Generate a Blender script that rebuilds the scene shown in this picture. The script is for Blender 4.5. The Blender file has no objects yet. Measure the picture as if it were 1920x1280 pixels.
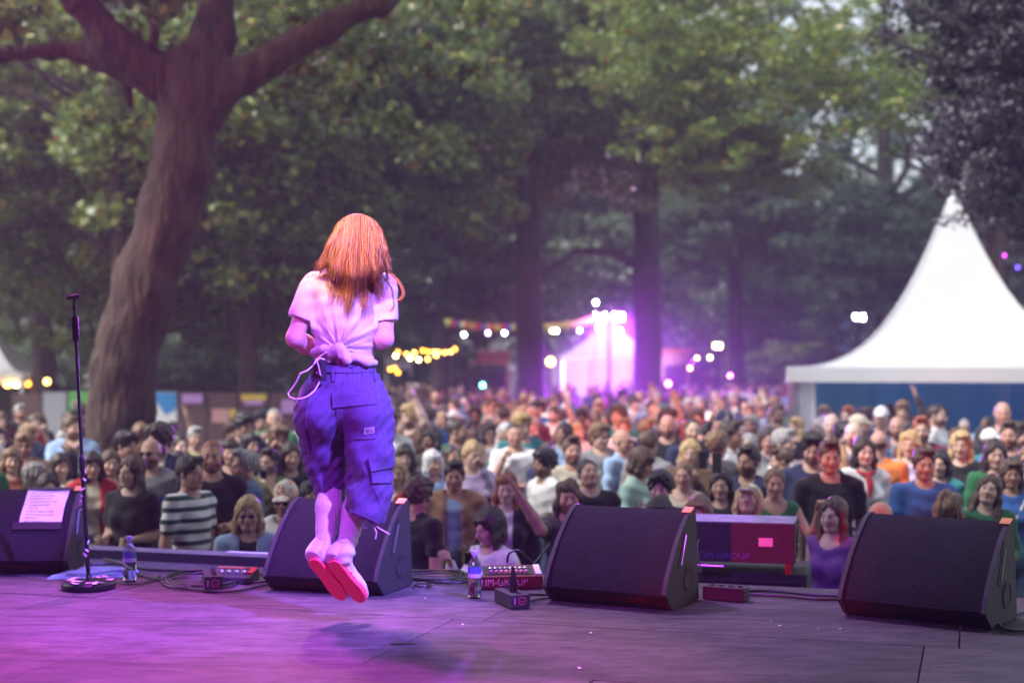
import bpy, bmesh, math, random
import numpy as np
from mathutils import Vector, Matrix, Euler

# ---------------------------------------------------------------- scene, camera, light
SC = bpy.context.scene
COL = SC.collection
R = math.radians
FPX, CX, HY, CZ = 2667.0, 960.0, 690.0, 2.31      # focal length in photo pixels, centre, horizon row, eye height
STAGE_Z = 1.20

def P(px, py, d):
    """world point seen at photo pixel (px,py) at depth d"""
    return Vector(((px - CX) / FPX * d, d, CZ + (HY - py) / FPX * d))

cam_d = bpy.data.cameras.new('camera')
cam = bpy.data.objects.new('camera', cam_d); COL.objects.link(cam)
cam.location = (0, 0, CZ); cam.rotation_euler = (R(90), 0, 0)
cam_d.sensor_width = 36.0; cam_d.lens = 50.0; cam_d.shift_y = 50 / 1920
cam_d.clip_start = 0.05; cam_d.clip_end = 600
cam_d.dof.use_dof = True; cam_d.dof.focus_distance = 6.25; cam_d.dof.aperture_fstop = 1.5
SC.camera = cam

SUN_EL, SUN_AZ = R(50), R(250)
world = bpy.data.worlds.new('World'); SC.world = world; world.use_nodes = True
wn, wl = world.node_tree.nodes, world.node_tree.links
bg = wn['Background']
sky = wn.new('ShaderNodeTexSky'); sky.sky_type = 'NISHITA'; sky.sun_disc = False
sky.sun_elevation = SUN_EL; sky.sun_rotation = SUN_AZ; sky.air_density = 1.0; sky.dust_density = 4.0; sky.ozone_density = 1.0
hs = wn.new('ShaderNodeHueSaturation'); hs.inputs['Saturation'].default_value = 0.45
wl.new(sky.outputs[0], hs.inputs['Color']); wl.new(hs.outputs[0], bg.inputs['Color'])
bg.inputs['Strength'].default_value = 0.15

def add_light(name, kind, loc, target=None, color=(1, 1, 1), energy=100, size=0.1, angle=40, blend=0.4):
    d = bpy.data.lights.new(name, kind); o = bpy.data.objects.new(name, d); COL.objects.link(o)
    o.location = loc; d.color = color; d.energy = energy
    if kind == 'SUN':
        d.angle = size
    else:
        d.shadow_soft_size = size
    if kind == 'SPOT':
        d.spot_size = R(angle); d.spot_blend = blend
    if target is not None:
        o.rotation_euler = (Vector(target) - Vector(loc)).to_track_quat('-Z', 'Y').to_euler()
    return o

sun_dir = Vector((math.sin(SUN_AZ) * math.cos(SUN_EL), math.cos(SUN_AZ) * math.cos(SUN_EL), math.sin(SUN_EL)))
add_light('sun', 'SUN', sun_dir * 50, (0, 0, 0), (1.0, 0.95, 0.88), 1.5, R(18))

# the stage rig: lamps hung behind and above the photographer and on the front truss
PERF = Vector((-0.72, 6.2, 2.15))
add_light('stage_spot_violet', 'SPOT', (3.6, 2.2, 7.0), (-0.72, 6.2, 2.1), (0.24, 0.11, 1.0), 5600, 0.10, 18.5, 0.6)
add_light('stage_wash_purple', 'SPOT', (-2.4, 1.6, 6.3), (-0.3, 6.5, 1.35), (0.46, 0.06, 1.0), 850, 0.2, 36, 0.8)
add_light('stage_spot_magenta', 'SPOT', (-4.6, -1.2, 1.75), (-0.8, 6.2, 1.95), (1.0, 0.0, 0.55), 190, 0.10, 19, 0.9)
add_light('stage_wash_pink', 'SPOT', (-2.4, 8.7, 7.3), (-2.7, 4.4, 1.2), (0.85, 0.06, 0.95), 2900, 0.25, 60, 1.0)
add_light('stage_wash_lilac', 'SPOT', (-1.4, 9.4, 7.2), (1.6, 5.2, 1.2), (0.55, 0.30, 0.95), 950, 0.3, 60, 0.9)
add_light('stage_spot_amber', 'SPOT', (-2.3, 2.4, 7.0), (-0.72, 6.2, 2.90), (1.0, 0.54, 0.07), 1900, 0.05, 7.5, 0.7)
add_light('stage_spot_amber_front', 'SPOT', (-1.6, 9.0, 7.3), (-0.6, 6.4, 2.7), (1.0, 0.45, 0.06), 510, 0.08, 20, 0.6)
add_light('stage_spot_red', 'SPOT', (-2.2, -2.2, 1.5), (1.50, 7.55, 1.30), (1.0, 0.0, 0.02), 1500, 0.10, 7.5, 0.6)
add_light('stage_spot_orange', 'SPOT', (0.5, -3.0, 5.5), (2.0, 35, 1.7), (1.0, 0.11, 0.02), 11050, 0.06, 13.5, 0.35)
add_light('added_spot_trunk', 'SPOT', (-5.5, 7.0, 6.4), (-4.1, 16.6, 5.8), (1.0, 0.16, 0.08), 500, 0.1, 46, 0.8)  # unseen spot, added to give the big trunk a reddish tint

SC.view_settings.view_transform = 'Standard'; SC.view_settings.look = 'None'
SC.view_settings.gamma = 1.0; SC.view_settings.use_curve_mapping = False
SC.view_settings.exposure = 1.32
cy = SC.cycles
cy.max_bounces = 5; cy.diffuse_bounces = 3; cy.glossy_bounces = 2; cy.transmission_bounces = 6
cy.transparent_max_bounces = 8; cy.volume_bounces = 0; cy.sample_clamp_indirect = 6.0
cy.caustics_reflective = False; cy.caustics_refractive = False
cy.use_denoising = True

# ---------------------------------------------------------------- object helpers
def tag(o, label=None, cat=None, group=None, kind=None):
    if label: o['label'] = label
    if cat: o['category'] = cat
    if group: o['group'] = group
    if kind: o['kind'] = kind
    return o

def empty(name, loc=(0, 0, 0), rz=0.0, parent=None):
    o = bpy.data.objects.new(name, None); COL.objects.link(o)
    o.location = loc; o.rotation_euler = (0, 0, rz); o.empty_display_size = 0.1
    if parent: o.parent = parent
    return o

def link(name, me, mat=None, parent=None, loc=None, rot=None, scale=None):
    o = bpy.data.objects.new(name, me); COL.objects.link(o)
    if mat is not None and not me.materials: me.materials.append(mat)
    if parent: o.parent = parent
    if loc is not None: o.location = loc
    if rot is not None: o.rotation_euler = rot
    if scale is not None: o.scale = scale
    return o

def mesh_np(name, V, F, smooth=True, col=None, mats=None, fm=None):
    """V (n,3), F (m,k) arrays -> mesh"""
    V = np.ascontiguousarray(V, dtype=np.float32); F = np.ascontiguousarray(F, dtype=np.int32)
    me = bpy.data.meshes.new(name)
    n, (m, k) = len(V), F.shape
    me.vertices.add(n); me.vertices.foreach_set('co', V.ravel())
    me.loops.add(m * k); me.loops.foreach_set('vertex_index', F.ravel())
    me.polygons.add(m); me.polygons.foreach_set('loop_start', np.arange(0, m * k, k, dtype=np.int32))
    if smooth: me.polygons.foreach_set('use_smooth', np.ones(m, dtype=bool))
    if fm is not None: me.polygons.foreach_set('material_index', np.asarray(fm, dtype=np.int32))
    me.update(calc_edges=True)
    if col is not None:
        a = me.color_attributes.new('Col', 'FLOAT_COLOR', 'POINT')
        c = np.ones((n, 4), dtype=np.float32); c[:, :3] = col
        a.data.foreach_set('color', c.ravel())
    for m_ in (mats or []): me.materials.append(m_)
    return me

class MB:
    """collects simple shapes into one mesh"""
    def __init__(s): s.v = []; s.f = []
    def add(s, vs, fs):
        b = len(s.v); s.v += [tuple(v) for v in vs]; s.f += [tuple(b + i for i in f) for f in fs]; return s
    def box(s, c, d, rz=0.0, rot=None):
        M = rot if rot is not None else Matrix.Rotation(rz, 3, 'Z')
        c = Vector(c); h = Vector(d) / 2
        vs = [c + M @ Vector((x * h.x, y * h.y, z * h.z)) for x in (-1, 1) for y in (-1, 1) for z in (-1, 1)]
        return s.add(vs, [(0, 1, 3, 2), (4, 6, 7, 5), (0, 4, 5, 1), (2, 3, 7, 6), (0, 2, 6, 4), (1, 5, 7, 3)])
    def tube(s, pts, r, n=8, cap=True):
        pts = [Vector(p) for p in pts]
        rs = r if isinstance(r, (list, tuple)) else [r] * len(pts)
        rings = []; up = None
        for i, p in enumerate(pts):
            t = (pts[min(i + 1, len(pts) - 1)] - pts[max(i - 1, 0)])
            t = t.normalized() if t.length > 1e-9 else Vector((0, 0, 1))
            if up is None: up = Vector((1, 0, 0)) if abs(t.x) < 0.9 else Vector((0, 1, 0))
            a = (up - t * up.dot(t)).normalized(); b = t.cross(a); up = a
            rings.append([p + a * math.cos(2 * math.pi * j / n) * rs[i] + b * math.sin(2 * math.pi * j / n) * rs[i] for j in range(n)])
        vs = [v for rg in rings for v in rg]
        fs = [(i * n + j, i * n + (j + 1) % n, (i + 1) * n + (j + 1) % n, (i + 1) * n + j) for i in range(len(pts) - 1) for j in range(n)]
        if cap: fs += [tuple(range(n))[::-1], tuple((len(pts) - 1) * n + j for j in range(n))]
        return s.add(vs, fs)
    def lathe(s, prof, n=20, c=(0, 0, 0), M=None):
        c = Vector(c); M = M or Matrix.Identity(3)
        vs = [c + M @ Vector((r * math.cos(2 * math.pi * j / n), r * math.sin(2 * math.pi * j / n), z)) for r, z in prof for j in range(n)]
        m = len(prof)
        fs = [(i * n + j, i * n + (j + 1) % n, (i + 1) * n + (j + 1) % n, (i + 1) * n + j) for i in range(m - 1) for j in range(n)]
        fs += [tuple(range(n))[::-1], tuple((m - 1) * n + j for j in range(n))]
        return s.add(vs, fs)
    def prism(s, poly, x0, x1):
        """poly [(y,z)] extruded along x"""
        n = len(poly)
        vs = [(x0, y, z) for y, z in poly] + [(x1, y, z) for y, z in poly]
        fs = [(i, (i + 1) % n, n + (i + 1) % n, n + i) for i in range(n)] + [tuple(range(n))[::-1], tuple(range(n, 2 * n))]
        return s.add(vs, fs)
    def mesh(s, name, smooth=False, bevel=0.0):
        me = bpy.data.meshes.new(name); me.from_pydata([tuple(v) for v in s.v], [], s.f); me.update()
        bm = bmesh.new(); bm.from_mesh(me)
        bmesh.ops.recalc_face_normals(bm, faces=bm.faces)
        if bevel > 0:
            es = [e for e in bm.edges if len(e.link_faces) == 2 and e.calc_face_angle(0) > 0.6]
            bmesh.ops.bevel(bm, geom=es, offset=bevel, segments=2, affect='EDGES', profile=0.7, clamp_overlap=True)
        bm.to_mesh(me); bm.free()
        if smooth:
            me.polygons.foreach_set('use_smooth', np.ones(len(me.polygons), dtype=bool))
            try: me.set_sharp_from_angle(angle=R(38))
            except Exception: pass
        return me
    def build(s, name, mat=None, parent=None, smooth=False, bevel=0.0, **k):
        return link(name, s.mesh(name, smooth, bevel), mat, parent, **k)

def text_mesh(txt, size=0.1, depth=0.001):
    cu = bpy.data.curves.new('t', 'FONT'); cu.body = txt; cu.size = size; cu.extrude = depth; cu.align_x = 'CENTER'; cu.align_y = 'CENTER'
    cu.resolution_u = 3
    o = bpy.data.objects.new('t', cu); COL.objects.link(o)
    dg = bpy.context.evaluated_depsgraph_get()
    me = bpy.data.meshes.new_from_object(o.evaluated_get(dg)); bpy.data.objects.remove(o)
    return me

# ---------------------------------------------------------------- materials
def mat_new(name):
    m = bpy.data.materials.new(name); m.use_nodes = True
    return m, m.node_tree.nodes, m.node_tree.links, m.node_tree.nodes['Principled BSDF']

def mat(name, color, rough=0.6, metal=0.0, var=0.15, scale=8.0, bump=0.0, bscale=60.0, spec=0.5, coat=0.0, sheen=0.0, emit=None, estr=0.0):
    m, n, l, b = mat_new(name)
    b.inputs['Roughness'].default_value = rough; b.inputs['Metallic'].default_value = metal
    b.inputs['Specular IOR Level'].default_value = spec; b.inputs['Coat Weight'].default_value = coat
    b.inputs['Sheen Weight'].default_value = sheen
    tc = n.new('ShaderNodeTexCoord')
    nz = n.new('ShaderNodeTexNoise'); nz.inputs['Scale'].default_value = scale; nz.inputs['Detail'].default_value = 5
    l.new(tc.outputs['Object'], nz.inputs['Vector'])
    mx = n.new('ShaderNodeMix'); mx.data_type = 'RGBA'
    c = Vector(color[:3])
    mx.inputs[6].default_value = (*(c * (1 - var)), 1); mx.inputs[7].default_value = (*[min(1, x * (1 + var)) for x in c], 1)
    l.new(nz.outputs[0], mx.inputs[0]); l.new(mx.outputs[2], b.inputs['Base Color'])
    if bump > 0:
        n2 = n.new('ShaderNodeTexNoise'); n2.inputs['Scale'].default_value = bscale; n2.inputs['Detail'].default_value = 4
        l.new(tc.outputs['Object'], n2.inputs['Vector'])
        bp = n.new('ShaderNodeBump'); bp.inputs['Strength'].default_value = bump; bp.inputs['Distance'].default_value = 0.02
        l.new(n2.outputs[0], bp.inputs['Height']); l.new(bp.outputs[0], b.inputs['Normal'])
    if emit:
        b.inputs['Emission Color'].default_value = (*emit, 1); b.inputs['Emission Strength'].default_value = estr
    return m

# ---------------------------------------------------------------- implicit-surface helper (smooth unions meshed by surface nets)
class Field:
    def __init__(s, lo, hi, h):
        s.ax = [np.arange(lo[i], hi[i] + h, h, dtype=np.float32) for i in range(3)]
        s.h = h; s.v = np.full([len(a) for a in s.ax], 1.0, dtype=np.float32)
    def _sub(s, lo, hi, pad):
        sl = []
        for i in range(3):
            a = int(np.searchsorted(s.ax[i], lo[i] - pad)); b = int(np.searchsorted(s.ax[i], hi[i] + pad))
            if b <= a: return None, None
            sl.append(slice(a, b))
        return tuple(sl), (s.ax[0][sl[0]][:, None, None], s.ax[1][sl[1]][None, :, None], s.ax[2][sl[2]][None, None, :])
    def _apply(s, sl, d, k, op):
        v = s.v[sl]
        if op == 'u':
            if k > 0:
                h = np.clip(0.5 + 0.5 * (v - d) / k, 0, 1); s.v[sl] = v * (1 - h) + d * h - k * h * (1 - h)
            else: s.v[sl] = np.minimum(v, d)
        elif op == 's':
            if k > 0:
                h = np.clip(0.5 - 0.5 * (v + d) / k, 0, 1); s.v[sl] = v * (1 - h) - d * h + k * h * (1 - h)
            else: s.v[sl] = np.maximum(v, -d)
        return s
    def cone(s, a, b, r1, r2, k=0.02, op='u'):
        a = np.array(a, dtype=np.float32); b = np.array(b, dtype=np.float32); r = max(r1, r2)
        sl, g = s._sub(np.minimum(a, b) - r, np.maximum(a, b) + r, k + 2 * s.h)
        if sl is None: return s
        ba = b - a; L = float(ba @ ba) + 1e-12
        x, y, z = g[0] - a[0], g[1] - a[1], g[2] - a[2]
        t = np.clip((x * ba[0] + y * ba[1] + z * ba[2]) / L, 0, 1)
        d = np.sqrt((x - t * ba[0]) ** 2 + (y - t * ba[1]) ** 2 + (z - t * ba[2]) ** 2) - (r1 + (r2 - r1) * t)
        return s._apply(sl, d, k, op)
    def chain(s, pts, rs, k=0.02, op='u'):
        for i in range(len(pts) - 1): s.cone(pts[i], pts[i + 1], rs[i], rs[i + 1], k, op)
        return s
    def ell(s, c, r, k=0.02, op='u', rot=None):
        c = np.array(c, dtype=np.float32); r = np.array(r, dtype=np.float32); e = r if rot is None else np.full(3, r.max())
        sl, g = s._sub(c - e, c + e, k + 2 * s.h)
        if sl is None: return s
        x, y, z = g[0] - c[0], g[1] - c[1], g[2] - c[2]
        if rot is not None:
            M = np.array(Euler(rot).to_matrix().transposed(), dtype=np.float32)
            x, y, z = M[0, 0] * x + M[0, 1] * y + M[0, 2] * z, M[1, 0] * x + M[1, 1] * y + M[1, 2] * z, M[2, 0] * x + M[2, 1] * y + M[2, 2] * z
        k0 = np.sqrt((x / r[0]) ** 2 + (y / r[1]) ** 2 + (z / r[2]) ** 2) + 1e-6
        k1 = np.sqrt((x / r[0] ** 2) ** 2 + (y / r[1] ** 2) ** 2 + (z / r[2] ** 2) ** 2) + 1e-6
        return s._apply(sl, k0 * (k0 - 1) / k1, k, op)
    def box(s, c, hd, rr=0.01, k=0.0, op='u', rot=None):
        c = np.array(c, dtype=np.float32); e = np.array(hd) if rot is None else np.full(3, float(np.linalg.norm(hd)))
        sl, g = s._sub(c - e, c + e, k + 2 * s.h)
        if sl is None: return s
        x, y, z = g[0] - c[0], g[1] - c[1], g[2] - c[2]
        if rot is not None:
            M = np.array(Euler(rot).to_matrix().transposed(), dtype=np.float32)
            x, y, z = M[0, 0] * x + M[0, 1] * y + M[0, 2] * z, M[1, 0] * x + M[1, 1] * y + M[1, 2] * z, M[2, 0] * x + M[2, 1] * y + M[2, 2] * z
        qx, qy, qz = np.abs(x) - hd[0] + rr, np.abs(y) - hd[1] + rr, np.abs(z) - hd[2] + rr
        d = np.sqrt(np.maximum(qx, 0) ** 2 + np.maximum(qy, 0) ** 2 + np.maximum(qz, 0) ** 2) + np.minimum(np.maximum(qx, np.maximum(qy, qz)), 0) - rr
        return s._apply(sl, d, k, op)
    def cut(s, p, nrm):
        """remove the side that nrm points to"""
        d = (s.ax[0][:, None, None] - p[0]) * nrm[0] + (s.ax[1][None, :, None] - p[1]) * nrm[1] + (s.ax[2][None, None, :] - p[2]) * nrm[2]
        s.v = np.maximum(s.v, d.astype(np.float32)); return s
    def disp(s, fn):
        s.v = s.v + fn(s.ax[0][:, None, None], s.ax[1][None, :, None], s.ax[2][None, None, :]).astype(np.float32); return s
    def net(s):
        v = s.v.copy()
        v[0] = v[-1] = 1; v[:, 0] = v[:, -1] = 1; v[:, :, 0] = v[:, :, -1] = 1
        sg = v < 0
        cs = [n - 1 for n in v.shape]
        cnt = np.zeros(cs, dtype=np.int8)
        sub = lambda A, o: A[o[0]:o[0] + cs[0], o[1]:o[1] + cs[1], o[2]:o[2] + cs[2]]
        offs = [(i, j, k) for i in (0, 1) for j in (0, 1) for k in (0, 1)]
        for o in offs: cnt += sub(sg, o)
        mix = (cnt > 0) & (cnt < 8)
        I = np.argwhere(mix); n = len(I)
        if n == 0: return np.zeros((0, 3), np.float32), np.zeros((0, 4), np.int32)
        idx = np.full(cs, -1, dtype=np.int32); idx[mix] = np.arange(n)
        pos = np.zeros((n, 3), np.float32); c2 = np.zeros(n, np.float32)
        for ax in range(3):
            e = [0, 0, 0]; e[ax] = 1
            for o in offs:
                if o[ax]: continue
                A = v[I[:, 0] + o[0], I[:, 1] + o[1], I[:, 2] + o[2]]
                B = v[I[:, 0] + o[0] + e[0], I[:, 1] + o[1] + e[1], I[:, 2] + o[2] + e[2]]
                x = (A < 0) != (B < 0)
                t = np.where(x, A / np.where(A - B == 0, 1, A - B), 0)
                q = np.array(o, np.float32)[None, :] + t[:, None] * np.array(e, np.float32)[None, :]
                pos += np.where(x[:, None], q, 0); c2 += x
        pos = I + pos / c2[:, None]
        V = np.stack([s.ax[i][0] + pos[:, i] * s.h for i in range(3)], 1)
        Q = []
        for ax in range(3):
            b, c = (ax + 1) % 3, (ax + 2) % 3
            lo = [slice(0, m - 1) if i == ax else slice(1, m - 1) for i, m in enumerate(v.shape)]
            hi = [slice(1, m) if i == ax else slice(1, m - 1) for i, m in enumerate(v.shape)]
            A, B = sg[tuple(lo)], sg[tuple(hi)]
            E = np.argwhere(A != B); 
            if len(E) == 0: continue
            fl = A[E[:, 0], E[:, 1], E[:, 2]]
            E[:, b] += 1; E[:, c] += 1
            def cell(db, dc):
                q = E.copy(); q[:, b] += db; q[:, c] += dc; return idx[q[:, 0], q[:, 1], q[:, 2]]
            q = np.stack([cell(-1, -1), cell(0, -1), cell(0, 0), cell(-1, 0)], 1)
            q[~fl] = q[~fl][:, ::-1]
            Q.append(q)
        return V, np.concatenate(Q).astype(np.int32)

def relax(V, F, it=1, lam=0.5):
    V = V.astype(np.float64); n = len(V)
    a = F.ravel(); b = np.roll(F, -1, axis=1).ravel()
    for _ in range(it):
        S = np.zeros((n, 3)); c = np.zeros(n)
        for q in range(3):
            S[:, q] = np.bincount(a, V[b, q], n) + np.bincount(b, V[a, q], n)
        c = np.bincount(a, minlength=n) + np.bincount(b, minlength=n)
        V = V + lam * (S / np.maximum(c, 1)[:, None] - V)
    return V.astype(np.float32)

def join(parts):
    """[(V,F,C)] -> V,F,C"""
    Vs, Fs, Cs, b = [], [], [], 0
    for V, F, C in parts:
        Vs.append(V); Fs.append(F + b); Cs.append(np.broadcast_to(np.asarray(C, np.float32), (len(V), 3))); b += len(V)
    return np.concatenate(Vs), np.concatenate(Fs), np.concatenate(Cs)
# ================================================================ THE SETTING
rng = np.random.default_rng(7)
random.seed(7)

# ---- ground
def ground_mat():
    m, n, l, b = mat_new('trampled_grass')
    tc = n.new('ShaderNodeTexCoord')
    a = n.new('ShaderNodeTexNoise'); a.inputs['Scale'].default_value = 0.6; a.inputs['Detail'].default_value = 6
    r = n.new('ShaderNodeValToRGB'); r.color_ramp.elements[0].position = 0.35; r.color_ramp.elements[0].color = (0.035, 0.05, 0.016, 1)
    r.color_ramp.elements[1].position = 0.65; r.color_ramp.elements[1].color = (0.09, 0.075, 0.05, 1)
    l.new(tc.outputs['Object'], a.inputs['Vector']); l.new(a.outputs[0], r.inputs[0]); l.new(r.outputs[0], b.inputs['Base Color'])
    b.inputs['Roughness'].default_value = 0.95
    c = n.new('ShaderNodeTexNoise'); c.inputs['Scale'].default_value = 25; l.new(tc.outputs['Object'], c.inputs['Vector'])
    bp = n.new('ShaderNodeBump'); bp.inputs['Strength'].default_value = 0.5; l.new(c.outputs[0], bp.inputs['Height']); l.new(bp.outputs[0], b.inputs['Normal'])
    return m
gb = MB(); gb.add([(-250, -60, 0), (250, -60, 0), (250, 300, 0), (-250, 300, 0)], [(0, 1, 2, 3)])
tag(gb.build('ground', ground_mat()), kind='structure')

# ---- stage
TH = R(-18.0)
SU = Vector((math.cos(TH), math.sin(TH), 0)); SV = Vector((-math.sin(TH), math.cos(TH), 0))
E0 = Vector((0, 7.69, STAGE_Z))
def S(u, v, z=0.0): return E0 + SU * u + SV * v + Vector((0, 0, z))
def floor_pt(px, py, z=0.0):
    d = FPX * (CZ - STAGE_Z - z) / (py - HY); return Vector(((px - CX) / FPX * d, d, STAGE_Z + z))

def stage_mat():
    m, n, l, b = mat_new('film_faced_plywood')
    tc = n.new('ShaderNodeTexCoord')
    gm = n.new('ShaderNodeNewGeometry')
    n1 = n.new('ShaderNodeTexNoise'); n1.inputs['Scale'].default_value = 1.6; n1.inputs['Detail'].default_value = 8; n1.inputs['Roughness'].default_value = 0.65
    l.new(gm.outputs['Position'], n1.inputs['Vector'])
    mp = n.new('ShaderNodeMapping'); mp.inputs['Rotation'].default_value = (0, 0, -TH); mp.inputs['Scale'].default_value = (2.0, 7.0, 1.0)
    l.new(gm.outputs['Position'], mp.inputs['Vector'])
    n2 = n.new('ShaderNodeTexNoise'); n2.inputs['Scale'].default_value = 2.2; n2.inputs['Detail'].default_value = 7; n2.inputs['Distortion'].default_value = 0.6
    l.new(mp.outputs[0], n2.inputs['Vector'])
    r1 = n.new('ShaderNodeValToRGB'); r1.color_ramp.elements[0].position = 0.28; r1.color_ramp.elements[0].color = (0.028, 0.025, 0.025, 1)
    r1.color_ramp.elements[1].position = 0.72; r1.color_ramp.elements[1].color = (0.155, 0.14, 0.135, 1)
    ad = n.new('ShaderNodeMath'); ad.operation = 'MULTIPLY_ADD'; ad.inputs[1].default_value = 0.55
    l.new(n2.outputs[0], ad.inputs[0])
    s5 = n.new('ShaderNodeMath'); s5.operation = 'MULTIPLY'; s5.inputs[1].default_value = 0.45; l.new(n1.outputs[0], s5.inputs[0]); l.new(s5.outputs[0], ad.inputs[2])
    l.new(ad.outputs[0], r1.inputs[0])
    # scuffs
    n3 = n.new('ShaderNodeTexNoise'); n3.inputs['Scale'].default_value = 9; n3.inputs['Detail'].default_value = 6; l.new(mp.outputs[0], n3.inputs['Vector'])
    r3 = n.new('ShaderNodeValToRGB'); r3.color_ramp.elements[0].position = 0.55; r3.color_ramp.elements[1].position = 0.68
    l.new(n3.outputs[0], r3.inputs[0])
    mx = n.new('ShaderNodeMix'); mx.data_type = 'RGBA'; mx.inputs[7].default_value = (0.045, 0.04, 0.04, 1)
    f = n.new('ShaderNodeMath'); f.operation = 'MULTIPLY'; f.inputs[1].default_value = 0.7; l.new(r3.outputs[0], f.inputs[0]); l.new(f.outputs[0], mx.inputs[0])
    l.new(r1.outputs[0], mx.inputs[6]); 
    oi = n.new('ShaderNodeObjectInfo')
    mv = n.new('ShaderNodeMapRange'); mv.inputs[3].default_value = 0.86; mv.inputs[4].default_value = 1.12; l.new(oi.outputs['Random'], mv.inputs[0])
    mm = n.new('ShaderNodeMix'); mm.data_type = 'RGBA'; mm.blend_type = 'MULTIPLY'; mm.inputs[0].default_value = 1
    l.new(mx.outputs[2], mm.inputs[6]); l.new(mv.outputs[0], mm.inputs[7]); l.new(mm.outputs[2], b.inputs['Base Color'])
    # wire-mesh anti-slip relief
    mp2 = n.new('ShaderNodeMapping'); mp2.inputs['Rotation'].default_value = (0, 0, -TH + 0.02); mp2.inputs['Scale'].default_value = (1, 1, 1)
    l.new(gm.outputs['Position'], mp2.inputs['Vector'])
    w1 = n.new('ShaderNodeTexWave'); w1.bands_direction = 'X'; w1.inputs['Scale'].default_value = 26; w1.inputs['Distortion'].default_value = 0.3
    w2 = n.new('ShaderNodeTexWave'); w2.bands_direction = 'Y'; w2.inputs['Scale'].default_value = 26; w2.inputs['Distortion'].default_value = 0.3
    l.new(mp2.outputs[0], w1.inputs['Vector']); l.new(mp2.outputs[0], w2.inputs['Vector'])
    mxw = n.new('ShaderNodeMath'); mxw.operation = 'MAXIMUM'; l.new(w1.outputs[1], mxw.inputs[0]); l.new(w2.outputs[1], mxw.inputs[1])
    ns = n.new('ShaderNodeMath'); ns.operation = 'MULTIPLY_ADD'; ns.inputs[1].default_value = 0.25; l.new(mxw.outputs[0], ns.inputs[0]); l.new(n2.outputs[0], ns.inputs[2])
    bp = n.new('ShaderNodeBump'); bp.inputs['Strength'].default_value = 0.55; bp.inputs['Distance'].default_value = 0.008
    l.new(ns.outputs[0], bp.inputs['Height']); l.new(bp.outputs[0], b.inputs['Normal'])
    rr = n.new('ShaderNodeMapRange'); rr.inputs[3].default_value = 0.55; rr.inputs[4].default_value = 0.8; l.new(n1.outputs[0], rr.inputs[0]); l.new(rr.outputs[0], b.inputs['Roughness'])
    b.inputs['Specular IOR Level'].default_value = 0.15
    return m
M_STAGE = stage_mat()
M_BLACK = mat('black_paint', (0.012, 0.012, 0.014), 0.6, var=0.3, scale=20, bump=0.15, bscale=180)
M_BLACKM = mat('black_metal', (0.02, 0.02, 0.022), 0.35, 0.6, var=0.2)
M_ALU = mat('aluminium', (0.55, 0.55, 0.57), 0.35, 1.0, var=0.15)
M_CABLE = mat('black_rubber', (0.016, 0.015, 0.016), 0.42, var=0.3, scale=30)
M_GREYCABLE = mat('grey_rubber', (0.17, 0.165, 0.16), 0.5, var=0.2, scale=30)

stage = empty('stage_floor', S(0, 0)); tag(stage, kind='structure')
sb = MB(); sb.box(S(0, -7.2, -0.08), (16, 14.4, 0.08), TH); sb.build('deck_frame', M_BLACKM, stage)
stage_objs = [o for o in COL.objects if o.name.startswith('deck_frame')]
# plywood panels 2 m x 1 m, joints 5 mm
pw, pd = 2.0, 1.0
V0 = -0.02
pm = MB(); pm.box((0, 0, 0), (pw - 0.006, pd - 0.006, 0.04)); panel_me = pm.mesh('panel', bevel=0.0015); panel_me.materials.append(M_STAGE)
# rows measured from the photographed joints
ua = (floor_pt(905, 1163) - E0).dot(SU); va = (floor_pt(905, 1163) - E0).dot(SV)
ub = (floor_pt(665, 1250) - E0).dot(SU); vb = (floor_pt(665, 1250) - E0).dot(SV)
for row in range(-1, 9):
    v_hi = va - row * pd; v_c = v_hi - pd / 2
    u_off = {0: ua, -1: ua}.get(row, ub if row == 1 else ua + (row % 3) * 0.67)
    d_ = pd
    if row == 0: u_off = ub + 0.0
    if row == -1: u_off = ua; v_c = (va + 0.0) / 2; d_ = -va
    if row == 1: u_off = ub + 0.9
    for k in range(-5, 5):
        uc = u_off + (k + 0.5) * pw
        if abs(uc) > 8: continue
        o = link('floor_panel', panel_me, None, stage)
        o.matrix_parent_inverse = Matrix.Identity(4)
        p = SU * uc + SV * v_c
        o.location = (p.x, p.y, -0.02 + random.uniform(-0.0012, 0.0012)); o.rotation_euler = (0, 0, TH)
        o.scale = (1, d_ / pd, 1)
for o in stage_objs: o.location = -stage.location
# raised aluminium-edged timber kerb along the left of the stage front, fascia in front
eb = MB(); eb.box((0, 0, 0), (4.4, 0.16, 0.05)); o = eb.build('edge_kerb', mat('weathered_timber', (0.16, 0.14, 0.125), 0.8, var=0.4, scale=6, bump=0.3), stage, bevel=0.004)
p = SU * (-3.2) + SV * (-0.085); o.location = (p.x, p.y, 0.028); o.rotation_euler = (0, 0, TH)
eb = MB(); eb.box((0, 0, 0), (4.4, 0.01, 0.05)); o = eb.build('kerb_face', M_BLACK, stage); p = SU * (-3.2) + SV * (-0.171); o.location = (p.x, p.y, 0.026); o.rotation_euler = (0, 0, TH)
eb = MB(); eb.box((0, 0, 0), (0.5, 0.05, 0.004)); o = eb.build('edge_tape', mat('white_tape', (0.75, 0.75, 0.75), 0.5), stage); p = SU * (-1.45) + SV * (-0.05); o.location = (p.x, p.y, 0.057); o.rotation_euler = (0, 0, TH)
eb = MB(); eb.box((0, 0, 0), (16, 0.02, 1.16)); o = eb.build('stage_fascia', M_BLACK, stage); p = SV * 0.03; o.location = (p.x, p.y, -0.6); o.rotation_euler = (0, 0, TH)

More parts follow.
